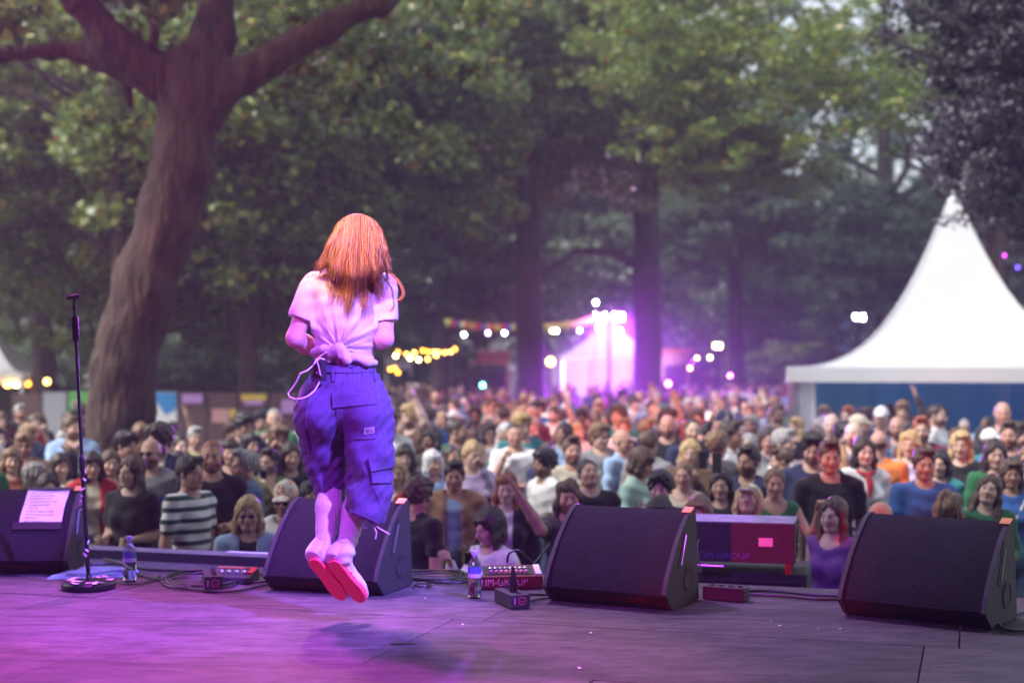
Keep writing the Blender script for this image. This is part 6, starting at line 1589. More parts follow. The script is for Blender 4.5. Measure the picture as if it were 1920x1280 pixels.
# white socks, trainers
M_SOCK = mat('white_socks', (.60, .59, .61), .9, var=.05, scale=20, bump=.06, bscale=220)
M_SHOE = mat('white_leather', (.58, .57, .62), .5, var=.05, scale=10); M_SOLE = mat('coral_rubber', (.90, .07, .11), .6, var=.05)
for i, (k0, an, ft) in enumerate(((Q(622, 890, .09), Q(607, 1035, -.02), LF), (Q(680, 900, .07), Q(645, 1040, -.05), RF))):
    f = pf(None, (540, 880), (740, 1150), -.22, .28, .005)
    kk = k0.lerp(an, .12); f.cone(kk, k0.lerp(an, .42), .052, .055, .02); f.cone(k0.lerp(an, .42), an, .055, .038, .02); f.cone(an, ft[0], .038, .038, .02)
    wz = lambda x, y, z: .0040 * np.sin(120 * z + 26 * x + 9 * np.sin(20 * x)) * np.clip((Q(0, 985).z - z) / .10, 0, 1) + .0014 * np.sin(520 * x + 25 * z)
    f.disp(wz); V, F = f.net(); pobj('sock', V, F, M_SOCK, perf)
    # shoe: local frame, x along the foot (heel->toe), n = sole normal
    heel, toe = (Q(587, 1046, -.05), Q(644, 1117, .04)) if i == 0 else (Q(624, 1050, -.07), Q(680, 1121, .01))
    ax_ = (toe - heel).normalized(); nn = Vector((-.42, -.86, -.26)) if i == 0 else Vector((-.40, -.88, -.26)); nn = (nn - ax_ * nn.dot(ax_)).normalized(); sd = ax_.cross(nn)
    L = (toe - heel).length
    f = pf(None, (530, 990), (730, 1160), -.28, .28, .005)
    for (t, w_, hgt) in ((.02, .031, .060), (.16, .033, .062), (.32, .032, .055), (.5, .034, .045), (.68, .038, .036), (.84, .037, .028), (.97, .028, .022)):
        pass
    prof = [(.0, .034, .066), (.14, .037, .068), (.30, .034, .060), (.46, .032, .048), (.64, .037, .036), (.80, .037, .029), (.93, .030, .023)]
    for q in range(len(prof) - 1):
        for z_ in (0, 1):
            c0 = heel + ax_ * L * prof[q][0] - nn * (prof[q][2] * (.35 if z_ == 0 else .8)); c1 = heel + ax_ * L * prof[q + 1][0] - nn * (prof[q + 1][2] * (.35 if z_ == 0 else .8))
            f.cone(c0, c1, prof[q][1] * (1 if z_ == 0 else .82), prof[q + 1][1] * (1 if z_ == 0 else .82), .015)
    f.cone(heel - nn * .034, an.lerp(k0, .16), .034, .041, .045)
    f.cut(heel + nn * .0, (nn.x, nn.y, nn.z))
    V, F = f.net(); sh_ = pobj('trainer', V, F, M_SHOE, perf)
    # sole: flat rubber slab following the outline
    us = [0, .02, .06, .12, .2, .3, .4, .5, .6, .7, .8, .88, .94, .98, 1.0]
    vs = []; fs = []; m_ = len(us)
    for off_ in (-.006, .012, .016):
        for u in us:
            w_ = float(np.interp(u, [0, .02, .06, .12, .35, .5, .7, .88, .94, .98, 1], [.012, .022, .030, .034, .031, .032, .0395, .035, .027, .018, .008])) * (1.07 if off_ < 0 else 1.0 if off_ < .013 else .93)
            for s_ in (-1, 1): vs.append(heel + ax_ * (L * (u * 1.06 - .015)) + sd * w_ * s_ + nn * (off_ + .012 * max(0, .12 - u) * 0) - ORG)
    ID = lambda l_, k, q: (l_ * m_ + k) * 2 + q
    for k in range(m_ - 1):
        fs += [(ID(2, k, 0), ID(2, k + 1, 0), ID(2, k + 1, 1), ID(2, k, 1)), (ID(0, k, 0), ID(0, k, 1), ID(0, k + 1, 1), ID(0, k + 1, 0))]
        for l_ in (0, 1):
            for q in (0, 1): fs.append((ID(l_, k, q), ID(l_, k + 1, q), ID(l_ + 1, k + 1, q), ID(l_ + 1, k, q)))
    for l_ in (0, 1):
        for k in (0, m_ - 1): fs.append((ID(l_, k, 0), ID(l_ + 1, k, 0), ID(l_ + 1, k, 1), ID(l_, k, 1)))
    MB().add(vs, fs).build('sole', M_SOLE, sh_)
    tb = BVHTree.FromPolygons([tuple(v) for v in V], [tuple(q) for q in F.tolist()])
    if i == 1:
        for st_ in ([(646, 1081), (653, 1076), (661, 1072)], [(654, 1089), (660, 1085), (666, 1082)], [(661, 1099), (666, 1096), (671, 1093)]): stitch('stripe', st_, .0045, .001, tb, M_SOLE, sh_)
# radio pack and its cable
rp = empty('radio_pack', Q(597, 694, -.135) - ORG, 0, perf); rp.rotation_euler = (R(-6), R(-6), R(-14))
MB().box((0, 0, -.0), (.062, .024, .092)).build('case', M_CAB, rp, bevel=.004); MB().box((0, -.0135, .0), (.03, .003, .07)).build('door', M_BLACKM, rp, bevel=.001); MB().lathe([(.005, 0), (.005, .003)], 10, (0, -.014, -.012), Matrix.Rotation(R(90), 3, 'X')).build('button', M_PLUG, rp); MB().tube([(.02, 0, .045), (.02, 0, .06)], .005, 8).build('antenna', M_BLACK, rp)
pts = [(612, 660), (600, 668), (594, 673), (588, 684), (577, 694), (563, 700), (556, 715), (548, 727), (540, 737), (543, 744), (553, 748), (565, 747), (578, 742), (590, 732), (598, 718), (601, 704), (598, 690), (594, 676), (600, 671), (608, 674)]
MB().tube([Q(x, y, -.165 + .02 * math.sin(i)) - ORG for i, (x, y) in enumerate(pts)], .0034, 8).build('earphone_cable', mat('white_cable', (.8, .72, .78), .5), perf, smooth=True)

# hair: a soft volume plus combed strands
M_PHAIR = leaf_mat('strawberry_hair', [(0, (.07, .03, .010)), (.5, (.38, .19, .04)), (1, (.80, .50, .14))], .38, .12)
f = pf(None, (560, 390), (780, 640), -.3, .2, .0065)
f.ell(Q(670, 454, .01), (.104, .115, .125), .03)
f.ell(Q(670, 485, -.03), (.118, .090, .12), .05)
f.chain([Q(640, 480, -.05), Q(632, 505, -.085), Q(628, 525, -.09)], [.07, .03, .008], .05); f.chain([Q(695, 480, -.05), Q(700, 505, -.08), Q(704, 525, -.08)], [.07, .03, .008], .05); f.chain([Q(668, 485, -.06), Q(666, 515, -.10), Q(665, 535, -.10)], [.07, .03, .008], .05)
f.ell(Q(668, 480, .16), (.075, .09, .10), .02, 's')
cxh = Q(668, 440).x
f.disp(lambda x, y, z: .0035 * np.clip((Q(0, 425).z - z) / .06, 0, 1) * np.sin(150 * (x - cxh) + 9 * np.sin(14 * z)))
V, F = f.net(); hb = pobj('hair', V, F, mat('strawberry_hair_base', (.16, .07, .014), .5, var=.5, scale=40), perf)
tb = BVHTree.FromPolygons([tuple(v) for v in V], [tuple(q) for q in F.tolist()])
ts_V = np.array([v.co for v in shirt.data.vertices]) + np.array(ORG); 
tsb = BVHTree.FromPolygons([tuple(v) for v in ts_V], [tuple(p.vertices) for p in shirt.data.polygons])
g = random.Random(12)
smb = MB()
def strand(x0, x1, y1, y0, lift, r, ph, pk, amp, jit):
    pts = []; n = 16; py_ = -.02
    for i in range(n + 1):
        t = i / n; y = y0 + (y1 - y0) * t ** .92
        e = math.sin(min(1, t * 2.6) * math.pi / 2)
        x = 669 + (x0 - 669) * (.80 + .20 * e) * (1 - t * .10) + (x1 - x0) * t ** 1.6 + amp * math.sin(ph + pk * t * 6.28) * (.25 + t) + jit * math.sin(3 * ph + 9 * t)
        o = Vector((0, 0, CZ)); d = (Q(x, y) - o).normalized(); h = tb.ray_cast(o, d); h2 = tsb.ray_cast(o, d)
        c = [q for q in (h[0], h2[0]) if q is not None]
        if c: py_ = min(c, key=lambda q: q.y).y - PD - lift
        pts.append((x, y, py_))
    ys = [p[2] for p in pts]
    for _ in range(2): ys = [ys[0]] + [(ys[i - 1] + ys[i] * 2 + ys[i + 1]) / 4 for i in range(1, n)] + [ys[-1]]
    smb.tube([Q(x, y, yy - .002) - ORG for (x, y, _), yy in zip(pts, ys)], [r * (1 - .75 * (i / n) ** 2) for i in range(n + 1)], 4)
for lk in range(60):   # locks of hair: strands that run together and meet at the tip
    u0 = -1 + 2 * (lk + .5) / 60 + g.uniform(-.06, .06); u0 = max(-1, min(1, u0))
    xe = 670 + 52 * u0 + u0 * 24 + g.uniform(-16, 12) - 3; ye = 598 + g.uniform(-58, 16) - 62 * abs(u0) ** 1.6
    ph = g.uniform(0, 6.28); pk = g.uniform(.5, 1.3); am = g.uniform(1.5, 5.5); lf = g.uniform(.001, .012)
    for k in range(17):
        u = max(-1, min(1, u0 + g.gauss(0, .075))); x0 = 670 + 50 * u
        strand(x0, xe + (u - u0) * 34 + g.uniform(-3, 3), ye + g.uniform(-26, 6), 454 - 53 * math.sqrt(max(0, 1 - (.8 * u) ** 2)) + g.uniform(0, 3), lf + g.uniform(0, .004), g.uniform(.0008, .0016), ph + g.uniform(-.25, .25), pk, am * g.uniform(.7, 1.2), g.uniform(0, 1.0))
for k in range(26):   # the lock blown out to the right
    pp = []
    n = 18; o_ = g.uniform(-6, 6); w_ = g.uniform(.6, 1.15)
    path = [(712, 470), (722, 500), (735, 514), (747, 525), (755, 540), (757, 552), (751, 562), (744, 564)]
    for i, (x, y) in enumerate(path): t = i / 7; pp.append(Q(x + o_ * (1 - t * .6) * w_, y + o_ * .5 * (1 - t) + g.uniform(-1.0, 1.0), -.05 - .02 * t) - ORG)
    fin = []
    for i in range(7):
        p0, p1, p2, p3 = pp[max(0, i - 1)], pp[i], pp[i + 1], pp[min(7, i + 2)]
        for q in range(4): t = q / 4; fin.append(.5 * ((2 * p1) + (p2 - p0) * t + (2 * p0 - 5 * p1 + 4 * p2 - p3) * t * t + (3 * p1 - p0 - 3 * p2 + p3) * t ** 3))
    smb.tube(fin, .0013, 4)
o = smb.build('hair_strands', M_PHAIR, hb, smooth=True); o.color = (1, 1, 1, 1); o['kind'] = 'stuff'
# ================================================================ THE CROWD
GROUP = 'festival crowd in front of the stage'
SPOTS = []      # (x, y) taken
def near(label, px, crown_y, D, yaw=None, **k):
    """px/top: head centre column and crown row in the photograph; D: distance from the camera"""
    x = (px - CX) / FPX * D; zt = CZ - (crown_y - HY) / FPX * D
    if yaw is None:
        t = Vector((-.4, 4.5)); d = Vector((t.x - x, t.y - D)); rz = math.atan2(d.x, -d.y)
    else: rz = R(yaw)
    sex = k.get('sex', 'f'); cr = 0.0
    if zt < 1.56: cr = round(max(0, 1.77 - zt / .95), 2)
    hd = k.pop('head', (0, 0, 0))
    SPOTS.append((x, D))
    return place_person(label, x, D, height=zt, rz=rz, group=GROUP, crouch=cr, head=hd, **k)
N = near
# -- left of the performer
N('person in dark grey t-shirt peering over the top of the left monitor', 90, 886, 11, sex='f', hair='long', hcol='black', tcol='charcoal', skin='pale', var=1)
N('person in brown floral shirt with back turned, just above the left monitor', 66, 868, 11.9, 165, sex='m', hair='messy', hcol='grey', top='tee', tcol='olive', tmat=M_FLORAL2, var=2)
N('person in olive floral long-sleeved top at the left edge of the crowd', 22, 838, 12.6, sex='f', hair='longwavy', hcol='light', tcol='olive', tmat=M_FLORAL2, top='long', var=2)
N('person in white t-shirt with one hand at the chin, left of microphone stand', 112, 848, 13, 40, sex='f', hair='bob', hcol='dark', tcol='white', top='tee', var=3, pose=('down', 'chin'))
N('person in open red jacket over cream top, right beside the microphone stand', 172, 846, 11.6, sex='f', hair='bob', hcol='dark', top='jacket', tcol='red', shirt='cream', var=1)
N('person in black scoop-neck top between the red jacket and the grey skirt wearer', 208, 842, 12.2, sex='f', hair='long', hcol='brown', top='tank', tcol='black', var=4)
N('person in black t-shirt and grey skirt, both arms bent, in the front row', 246, 852, 10.3, -14, sex='f', hair='long', hcol='brown', top='tee', tcol='black', bottom='skirt', bcol='grey', fat=1.1, pose=('bent', 'bent'), head=(-18, 0, 0), var=0)
N('person with dark glasses in grey sweatshirt with purple chest band', 282, 820, 11.1, -8, sex='m', hair='bald', hcol='dark', top='long', tcol='grey', tmat=M_BANDC, beard=True, glasses=True, pose=('down', 'bent'), var=1, skin='pink')
N('person in dark grey t-shirt standing right against the big trunk', 238, 808, 14.2, sex='m', hair='bald', hcol='grey', tcol='charcoal', var=2, skin='pink')
N('person in pale grey long-sleeved top beside the sweatshirt wearer', 332, 842, 12.4, sex='f', hair='tied', hcol='dark', tcol='grey', top='long', var=2)
N('person in white and dark green striped t-shirt turned to the right', 358, 853, 9.9, 62, sex='m', hair='short', hcol='dark', tcol='white', tmat=M_STRIPE, bcol='charcoal', pose=('down', 'down'), var=3, skin='pink')
N('person in black polo shirt with both forearms held out, beside the striped t-shirt', 397, 824, 10.4, 8, sex='m', hair='crop', hcol='ginger', beard=True, top='polo', tcol='black', bcol='black', pose=('bent', 'bent'), var=0, skin='pink')
N('person in pale lime t-shirt behind the black polo shirt', 366, 799, 15.2, 25, sex='m', hair='short', hcol='grey', tcol='lime', var=1)
N('person in cream scoop-neck top behind the black polo shirt', 431, 822, 12.8, sex='f', hair='longwavy', hcol='dark', tcol='cream', top='tank', var=1)
N('person in denim jacket turned to the left, right of the black polo shirt', 458, 842, 10.6, -62, sex='m', hair='quiff', hcol='grey', top='jacket', tcol='denim', shirt='charcoal', var=2, skin='pink')
N('person in dark olive t-shirt drinking from a cup', 502, 838, 12.0, -12, sex='m', hair='short', hcol='dark', beard=True, tcol='olive', pose=('down', 'drink'), var=3)
N('person in pale blue jean jacket and glasses leaning at the stage edge', 466, 928, 9.2, 6, sex='f', hair='long', hcol='blond', top='jacket', tcol='paleblue', shirt='black', glasses=True, var=0)
N('person in white t-shirt, sunglasses and orange-dotted cap in the front row', 536, 903, 9.5, -6, sex='m', hair='crop', hcol='dark', tcol='white', cap='orange', capmat=M_CHECK, glasses=True, var=1, skin='tan', head=(0, 8, 0))
N('person in dark grey t-shirt peeking over the monitor behind the performer', 584, 900, 9.8, 20, sex='m', hair='short', hcol='black', tcol='charcoal', var=2, skin='fair')
N("person in black t-shirt just left of the performer's knees", 546, 828, 12.1, 20, sex='f', hair='long', hcol='dark', tcol='black', var=3)
# -- right of the performer, up to the middle monitor
N("person in dark grey t-shirt just right of the performer's legs", 758, 832, 12.6, sex='f', hair='bob', hcol='dark', tcol='charcoal', var=2)
N('person in white t-shirt close behind the turned-away black t-shirt', 742, 858, 11.2, sex='f', hair='long', hcol='blond', tcol='white', var=1)
N("person in black t-shirt turned away, right beside the performer's monitor", 788, 896, 9.3, 128, sex='m', hair='curly', hcol='brown', tcol='black', var=0, skin='pink')
N("person in red cap and grey t-shirt low behind the performer's monitor", 757, 926, 9.7, sex='m', hair='crop', hcol='dark', tcol='grey', cap='red', var=2)
N('person in pale blue t-shirt turned sideways behind the tan jacket', 812, 842, 12.3, 30, sex='f', hair='bob', hcol='white', tcol='paleblue', top='tee', var=0)
N('person in tan jacket over pale blue shirt, arms down', 852, 862, 10.4, sex='m', hair='short', hcol='dark', top='jacket', tcol='tan', shirt='paleblue', var=1, skin='pink', fat=1.12)
N('person in open black blazer over white t-shirt, right of the tan jacket', 950, 886, 10.0, -6, sex='f', hair='longwavy', hcol='ginger', top='jacket', tcol='black', shirt='white', var=3, skin='pale')
b, sc, G_ = N('person in white fleece looking down over a beer, behind the red stage box', 922, 950, 8.95, -45, sex='f', hair='bob', hcol='dark', top='long', tcol='white', pose=('phone', 'bent'), var=2, skin='fair', head=(-10, 12, 0))
N('person in dark grey t-shirt flinging one arm up over the crowd', 1066, 898, 9.7, 4, sex='m', hair='longwavy', hcol='brown', beard=True, top='tee', tcol='charcoal', var=0, skin='pink', custom={-1: ((-.22, -.27, 1.42), (-.38, -.32, 1.67), 'open')})
N('person in black t-shirt with head tilted back, left of the middle monitor', 1106, 855, 10.4, 14, sex='m', hair='tied', hcol='black', top='tee', tcol='black', var=3, skin='fair', head=(0, -22, 0))
N('person in cream t-shirt with head tilted up, behind the tilted-back black t-shirt', 1074, 818, 12.1, 10, sex='m', hair='quiff', hcol='brown', beard=True, tcol='cream', var=2, skin='pink', head=(0, -10, 0))
N('person in white t-shirt in profile facing left, behind the black blazer', 1020, 842, 11.8, -60, sex='m', hair='curly', hcol='black', beard=True, tcol='white', var=1, skin='tan')
N('person in mint green sweater with bowed head turned to the right', 1196, 836, 11.3, 62, sex='f', hair='bob', hcol='brown', top='long', tcol='mint', var=1, head=(10, 22, 0), fat=1.1)
N('person in glasses and light blue long-sleeved shirt turned to the right', 1168, 803, 13.3, 52, sex='m', hair='bald', hcol='grey', top='long', tcol='paleblue', var=0, skin='pink', glasses=True)
N('person in light grey long-sleeved shirt seen from behind, right of the mint sweater', 1216, 806, 12.9, 150, sex='m', hair='short', hcol='brown', top='long', tcol='grey', var=1, skin='pink')
N('person in dark grey t-shirt pointing one finger up, above the middle monitor', 1238, 884, 9.7, sex='m', hair='curly', hcol='black', tcol='charcoal', pose=('point', 'down'), var=2, skin='fair')
N('person in cream scoop-neck top above the right end of the middle monitor', 1281, 862, 11.0, sex='f', hair='tied', hcol='light', top='tank', tcol='cream', var=3)
N('person in brown jacket over black shirt, lifting a phone with both hands', 1294, 822, 12.2, sex='f', hair='long', hcol='blond', top='jacket', tcol='brown', shirt='black', pose=('phone', 'phone'), var=1)
N('broad person in black t-shirt above the brown jacket wearer with the phone', 1251, 776, 14.8, sex='m', hair='bald', hcol='white', beard=True, top='tee', tcol='black', var=3, skin='pink', fat=1.2)
N('person in navy long-sleeved top turned left, lifting a phone', 1402, 834, 11.0, -40, sex='m', hair='short', hcol='dark', beard=True, top='long', tcol='navy', pose=('phone', 'bent'), var=0, skin='tan')
N('person in black t-shirt half hidden by the phone of the navy top wearer', 1352, 878, 10.7, sex='f', hair='long', hcol='dark', tcol='black', var=0)
N('person in white cap and cream t-shirt, head tilted back, behind the boxy loudspeaker', 1402, 902, 9.6, -20, sex='f', hair='bob', hcol='blond', tcol='cream', cap='white', var=1, head=(0, -25, 0))
N('person in green scoop-neck top with raised fist above the boxy loudspeaker', 1453, 874, 10.0, -4, sex='f', hair='tied', hcol='light', top='tank', tcol='green', pose=('down', 'point'), var=2, skin='pink', custom={1: ((.26, -.12, 1.2), (.30, -.22, 1.44), 'fist')})
N('person in white t-shirt in profile facing right, left of the boxy loudspeaker, farther back', 1372, 788, 13.0, 62, sex='m', hair='quiff', hcol='dark', tcol='white', var=1, skin='tan')
N('person in white t-shirt looking right, between raised fist and plain black t-shirt', 1470, 803, 12.9, 58, sex='f', hair='short', hcol='grey', tcol='white', var=1)
N('person in black t-shirt, only the head top showing above the middle monitor', 1236, 930, 9.1, sex='f', hair='bob', hcol='black', tcol='black', var=1)
N("person in dark grey t-shirt, only the head top showing above the middle monitor's corner", 1310, 928, 9.2, sex='f', hair='bob', hcol='light', tcol='charcoal', var=3)
# -- right third
N('person in plain black t-shirt staring at the stage, left of the red neckerchief', 1556, 824, 10.4, -2, sex='m', hair='quiff', hcol='brown', tcol='black', var=1, skin='pink')
N('person in purple scoop-neck top between the boxy loudspeaker and the nearest monitor', 1562, 930, 9.3, -40, sex='f', hair='long', hcol='brown', top='tank', tcol='purple', var=0, skin='pale')
N('person in white t-shirt and red neckerchief', 1620, 817, 11.6, 4, sex='f', hair='long', hcol='dark', tcol='white', bcol='denim', var=2, skin='pale', scarf='red')
N('person in orange t-shirt seen from behind', 1648, 807, 12.4, 160, sex='m', hair='bald', hcol='brown', top='tee', tcol='orange', var=0, skin='pink')
N('person in blue polo shirt with folded arms', 1733, 838, 10.4, -4, sex='m', hair='short', hcol='brown', top='polo', tcol='blue', pose=('cross', 'cross'), var=2, skin='pink')
N('person in dark grey top turned away, head showing above the nearest monitor', 1778, 918, 9.6, 170, sex='f', hair='longwavy', hcol='light', tcol='charcoal', var=2)
N('person in dark grey t-shirt crouching low at the left side of the nearest monitor', 1648, 938, 9.4, -60, sex='m', hair='bald', hcol='dark', tcol='charcoal', var=3)
N('person in green cardigan looking up and sideways, behind the nearest monitor', 1850, 886, 9.7, -10, sex='f', hair='long', hcol='brown', top='long', tcol='green', var=0, head=(-14, -16, 10), pose=('down', 'bent'), skin='pale')
N('person in black long-sleeved top with folded arms, right of the blue polo', 1802, 806, 12.3, -24, sex='f', hair='longside', hcol='blond', top='long', tcol='black', pose=('cross', 'cross'), var=1)
N('person in bright green t-shirt near the right edge of the crowd', 1866, 822, 11.4, -8, sex='f', hair='long', hcol='dark', tcol='green', var=3)
N('person in bright blue long-sleeved top with pale bag strap at the right edge', 1896, 858, 10.7, -10, sex='f', hair='longside', hcol='brown', tcol='blue', top='long', var=2, skin='tan', strap=True)
N('person in lilac long-sleeved blouse behind the blue polo shirt', 1706, 806, 12.9, sex='f', hair='longwavy', hcol='blond', top='long', tcol='lilac', var=3)
N('person in blue jacket over grey shirt, behind the orange t-shirt', 1682, 779, 15.0, sex='m', hair='bald', hcol='white', beard=True, top='jacket', tcol='blue', shirt='grey', var=1, skin='pink')
N('person in white long-sleeved shirt turned right before the blue tent wall', 1757, 758, 16.2, 55, sex='m', hair='crop', hcol='dark', beard=True, top='long', tcol='white', var=2)
N('tall person in dark grey jacket before the blue tent wall', 1880, 752, 15.2, -15, sex='m', hair='bald', hcol='brown', top='jacket', tcol='charcoal', shirt='black', var=3, skin='pink')
N('person in cream cap and red t-shirt below the tent corner', 1612, 778, 16.0, 70, sex='m', hair='crop', hcol='grey', tcol='red', cap='cream', var=1, skin='pink')
N('person in white cap and navy t-shirt before the blue tent wall', 1652, 763, 16.8, sex='m', hair='crop', hcol='dark', tcol='navy', cap='white', var=2)
N('person in navy long-sleeved top turning away below the left tent curtain', 1548, 782, 15.6, 120, sex='m', hair='messy', hcol='grey', top='long', tcol='navy', var=3)
N('person in dark grey t-shirt at the far right, behind the green t-shirt', 1893, 788, 13.1, sex='m', hair='quiff', hcol='brown', beard=True, tcol='charcoal', var=0, skin='pink')
N('person in teal t-shirt half hidden behind the blue polo shirt', 1762, 842, 11.8, sex='f', hair='long', hcol='black', tcol='teal', var=1)
N('person in brown t-shirt standing inside the large tent', 1694, 748, 22.6, sex='m', hair='short', hcol='black', tcol='brown', var=1, skin='brown')
N('shorter person in black t-shirt standing inside the large tent', 1668, 756, 23.0, sex='f', hair='bob', hcol='black', tcol='black', var=1, skin='brown')

# -- the rows behind
NEAR_N = len(SPOTS)
rg = random.Random(2024)
PROTO = []
for sex, hairs in (('f', ['long', 'longwavy', 'bob', 'tied', 'longside', 'pony']), ('m', ['short', 'crop', 'quiff', 'bald', 'messy', 'curly'])):
    for i, pose in enumerate([('down', 'down'), ('bent', 'down'), ('bent', 'bent'), ('cross', 'cross'), ('phone', 'phone'), ('down', 'drink'), ('clap', 'clap'), ('down', 'up'), ('chin', 'bent'), ('hip', 'down')]):
        for top in (('tee', 'jacket') if i % 2 == 0 else ('long', 'tee')):
            PROTO.append(dict(sex=sex, pose=pose, top=top, var=i % 4, beard=(sex == 'm' and (i + len(top)) % 2 == 0), head=((i * 37 + len(top) * 29) % 81 - 40, (i * 13) % 17 - 6, (i * 7) % 9 - 4), fat=(1.0, 1.08, .96)[i % 3], hands=False if i % 3 == 0 else True, hairs=hairs))
people = []
D = 11.6
while len(people) < 236 and D < 60:
    x = -0.40 * D + rg.uniform(0, .5)
    while x < 0.385 * D and len(people) < 236:
        xx, yy = x + rg.uniform(-.16, .16), D + rg.uniform(-.28, .28)
        ok = all((xx - a) ** 2 + (yy - b) ** 2 > .42 ** 2 for a, b in SPOTS)
        if abs(xx - big.location.x) < .75 and abs(yy - TD) < .8: ok = False
        px = CX + xx / yy * FPX
        if px > 1460 and yy > 20.8: ok = False
        if (170 < px < 620 and yy > 18.5) or (px <= 170 and yy > 23): ok = False
        if ok: SPOTS.append((xx, yy)); people.append((xx, yy, px))
        x += rg.uniform(.58, .92) * (1 + (D - 11) * .012)
    D *= 1.062
LAST_D = D
cols_f = ['black', 'black', 'black', 'navy', 'charcoal', 'navy', 'charcoal', 'grey', 'white', 'cream', 'denim', 'wine', 'olive', 'brown', 'green', 'lilac', 'paleblue', 'red', 'pink', 'teal', 'tan', 'black', 'charcoal']
cols_m = ['black', 'black', 'black', 'navy', 'navy', 'charcoal', 'grey', 'white', 'denim', 'olive', 'brown', 'blue', 'charcoal', 'paleblue', 'tan', 'teal', 'wine', 'navy', 'white', 'green']
CN = dict(black='black', charcoal='dark grey', grey='grey', white='white', cream='cream', navy='navy', blue='blue', paleblue='pale blue', denim='denim blue', green='green', olive='olive', mint='mint', red='red', wine='wine red', orange='orange', tan='tan', brown='brown', lilac='lilac', pink='pink', yellow='yellow', teal='teal', lime='lime', purple='purple')
HN = dict(black='black', dark='dark', brown='brown', light='light brown', blond='blond', ginger='ginger', grey='grey', white='white')
SN = dict(long='long', longwavy='long wavy', longside='long side-parted', bob='bobbed', tied='tied-back', pony='ponytailed', short='short', crop='cropped', quiff='swept-up', bald='thinning', messy='shaggy', curly='curly')
TN = dict(tee='t-shirt', long='long-sleeved top', jacket='open jacket')
spec = []
for (xx, yy, px) in people:
    p = dict(rg.choice(PROTO)); hairs = p.pop('hairs'); f_ = p['sex'] == 'f'
    tc = rg.choice(cols_f if f_ else cols_m)
    if 1260 < px < 1480 and yy > 24 and rg.random() < .35: tc = rg.choice(['lime', 'green'])
    hc = rg.choices(['black', 'dark', 'brown', 'light', 'blond', 'ginger', 'grey', 'white'], [2, 4, 5, 3, 3.2 if f_ else 1, .8, 1.2 if f_ else 3, .6])[0]
    p.update(tcol=tc, hcol=hc, hair=rg.choice(hairs), shirt=rg.choice(['white', 'black', 'grey', 'cream']), bcol=rg.choice(['denim', 'black', 'charcoal', 'tan']), skin=rg.choices(['fair', 'pink', 'tan', 'brown', 'pale'], [4, 3, 2, .7, 2])[0],
             height=rg.gauss(1.665 if f_ else 1.785, .055), glasses=rg.random() < .12)
    if rg.random() < .05: p['cap'] = rg.choice(['black', 'white', 'navy'])
    t = Vector((-.4, 4.0)); d = Vector((t.x - xx, t.y - yy)); rz = math.atan2(d.x, -d.y) + rg.gauss(0, .30)
    if rg.random() < .2: rz += rg.choice([-1, 1]) * rg.uniform(.9, 2.7)
    PN = {('down', 'down'): 'arms down', ('bent', 'down'): 'one arm bent', ('bent', 'bent'): 'both arms bent', ('cross', 'cross'): 'arms folded', ('phone', 'phone'): 'hands before face', ('down', 'drink'): 'hand at mouth', ('clap', 'clap'): 'hands together', ('down', 'up'): 'one arm raised', ('chin', 'bent'): 'hand at chin', ('hip', 'down'): 'hand on hip'}[p['pose']]
    base = 'person in %s %s%s, %s' % (CN[tc], TN[p['top']], ' and cap' if p.get('cap') else '', PN)
    zone = 'far left' if px < 180 else 'left of performer' if px < 640 else 'right of performer' if px < 960 else 'before small tent' if px < 1300 else 'left of large tent' if px < 1560 else 'before large tent'
    row = 'front rows' if yy < 14.5 else 'middle rows' if yy < 22 else 'back rows'
    spec.append([xx, yy, px, rz, p, base, zone, row])
from collections import defaultdict
ORD = ['first', 'second', 'third', 'fourth', 'fifth', 'sixth', 'seventh', 'eighth']
lab = {}
by = defaultdict(list)
for i, s in enumerate(spec): by[(s[5], s[6], s[7])].append(i)
for k, ids in by.items():
    ids.sort(key=lambda i: spec[i][2])
    for j, i in enumerate(ids): lab[i] = '%s, %s, %s' % (k[0], k[2], k[1]) if len(ids) == 1 else '%s, %s from left, %s, %s' % (k[0], ORD[j], k[2], k[1])
for i, s in enumerate(spec):
    l_ = lab[i]
    for a_, b_ in (('long-sleeved top', 'sweater'), ('dark grey', 'charcoal'), ('denim blue', 'denim'), ('open jacket', 'jacket'), ('both arms bent', 'arms bent')):
        if len(l_.split()) > 16: l_ = l_.replace(a_, b_)
    place_person(l_, s[0], s[1], rz=s[3], group=GROUP, **s[4])

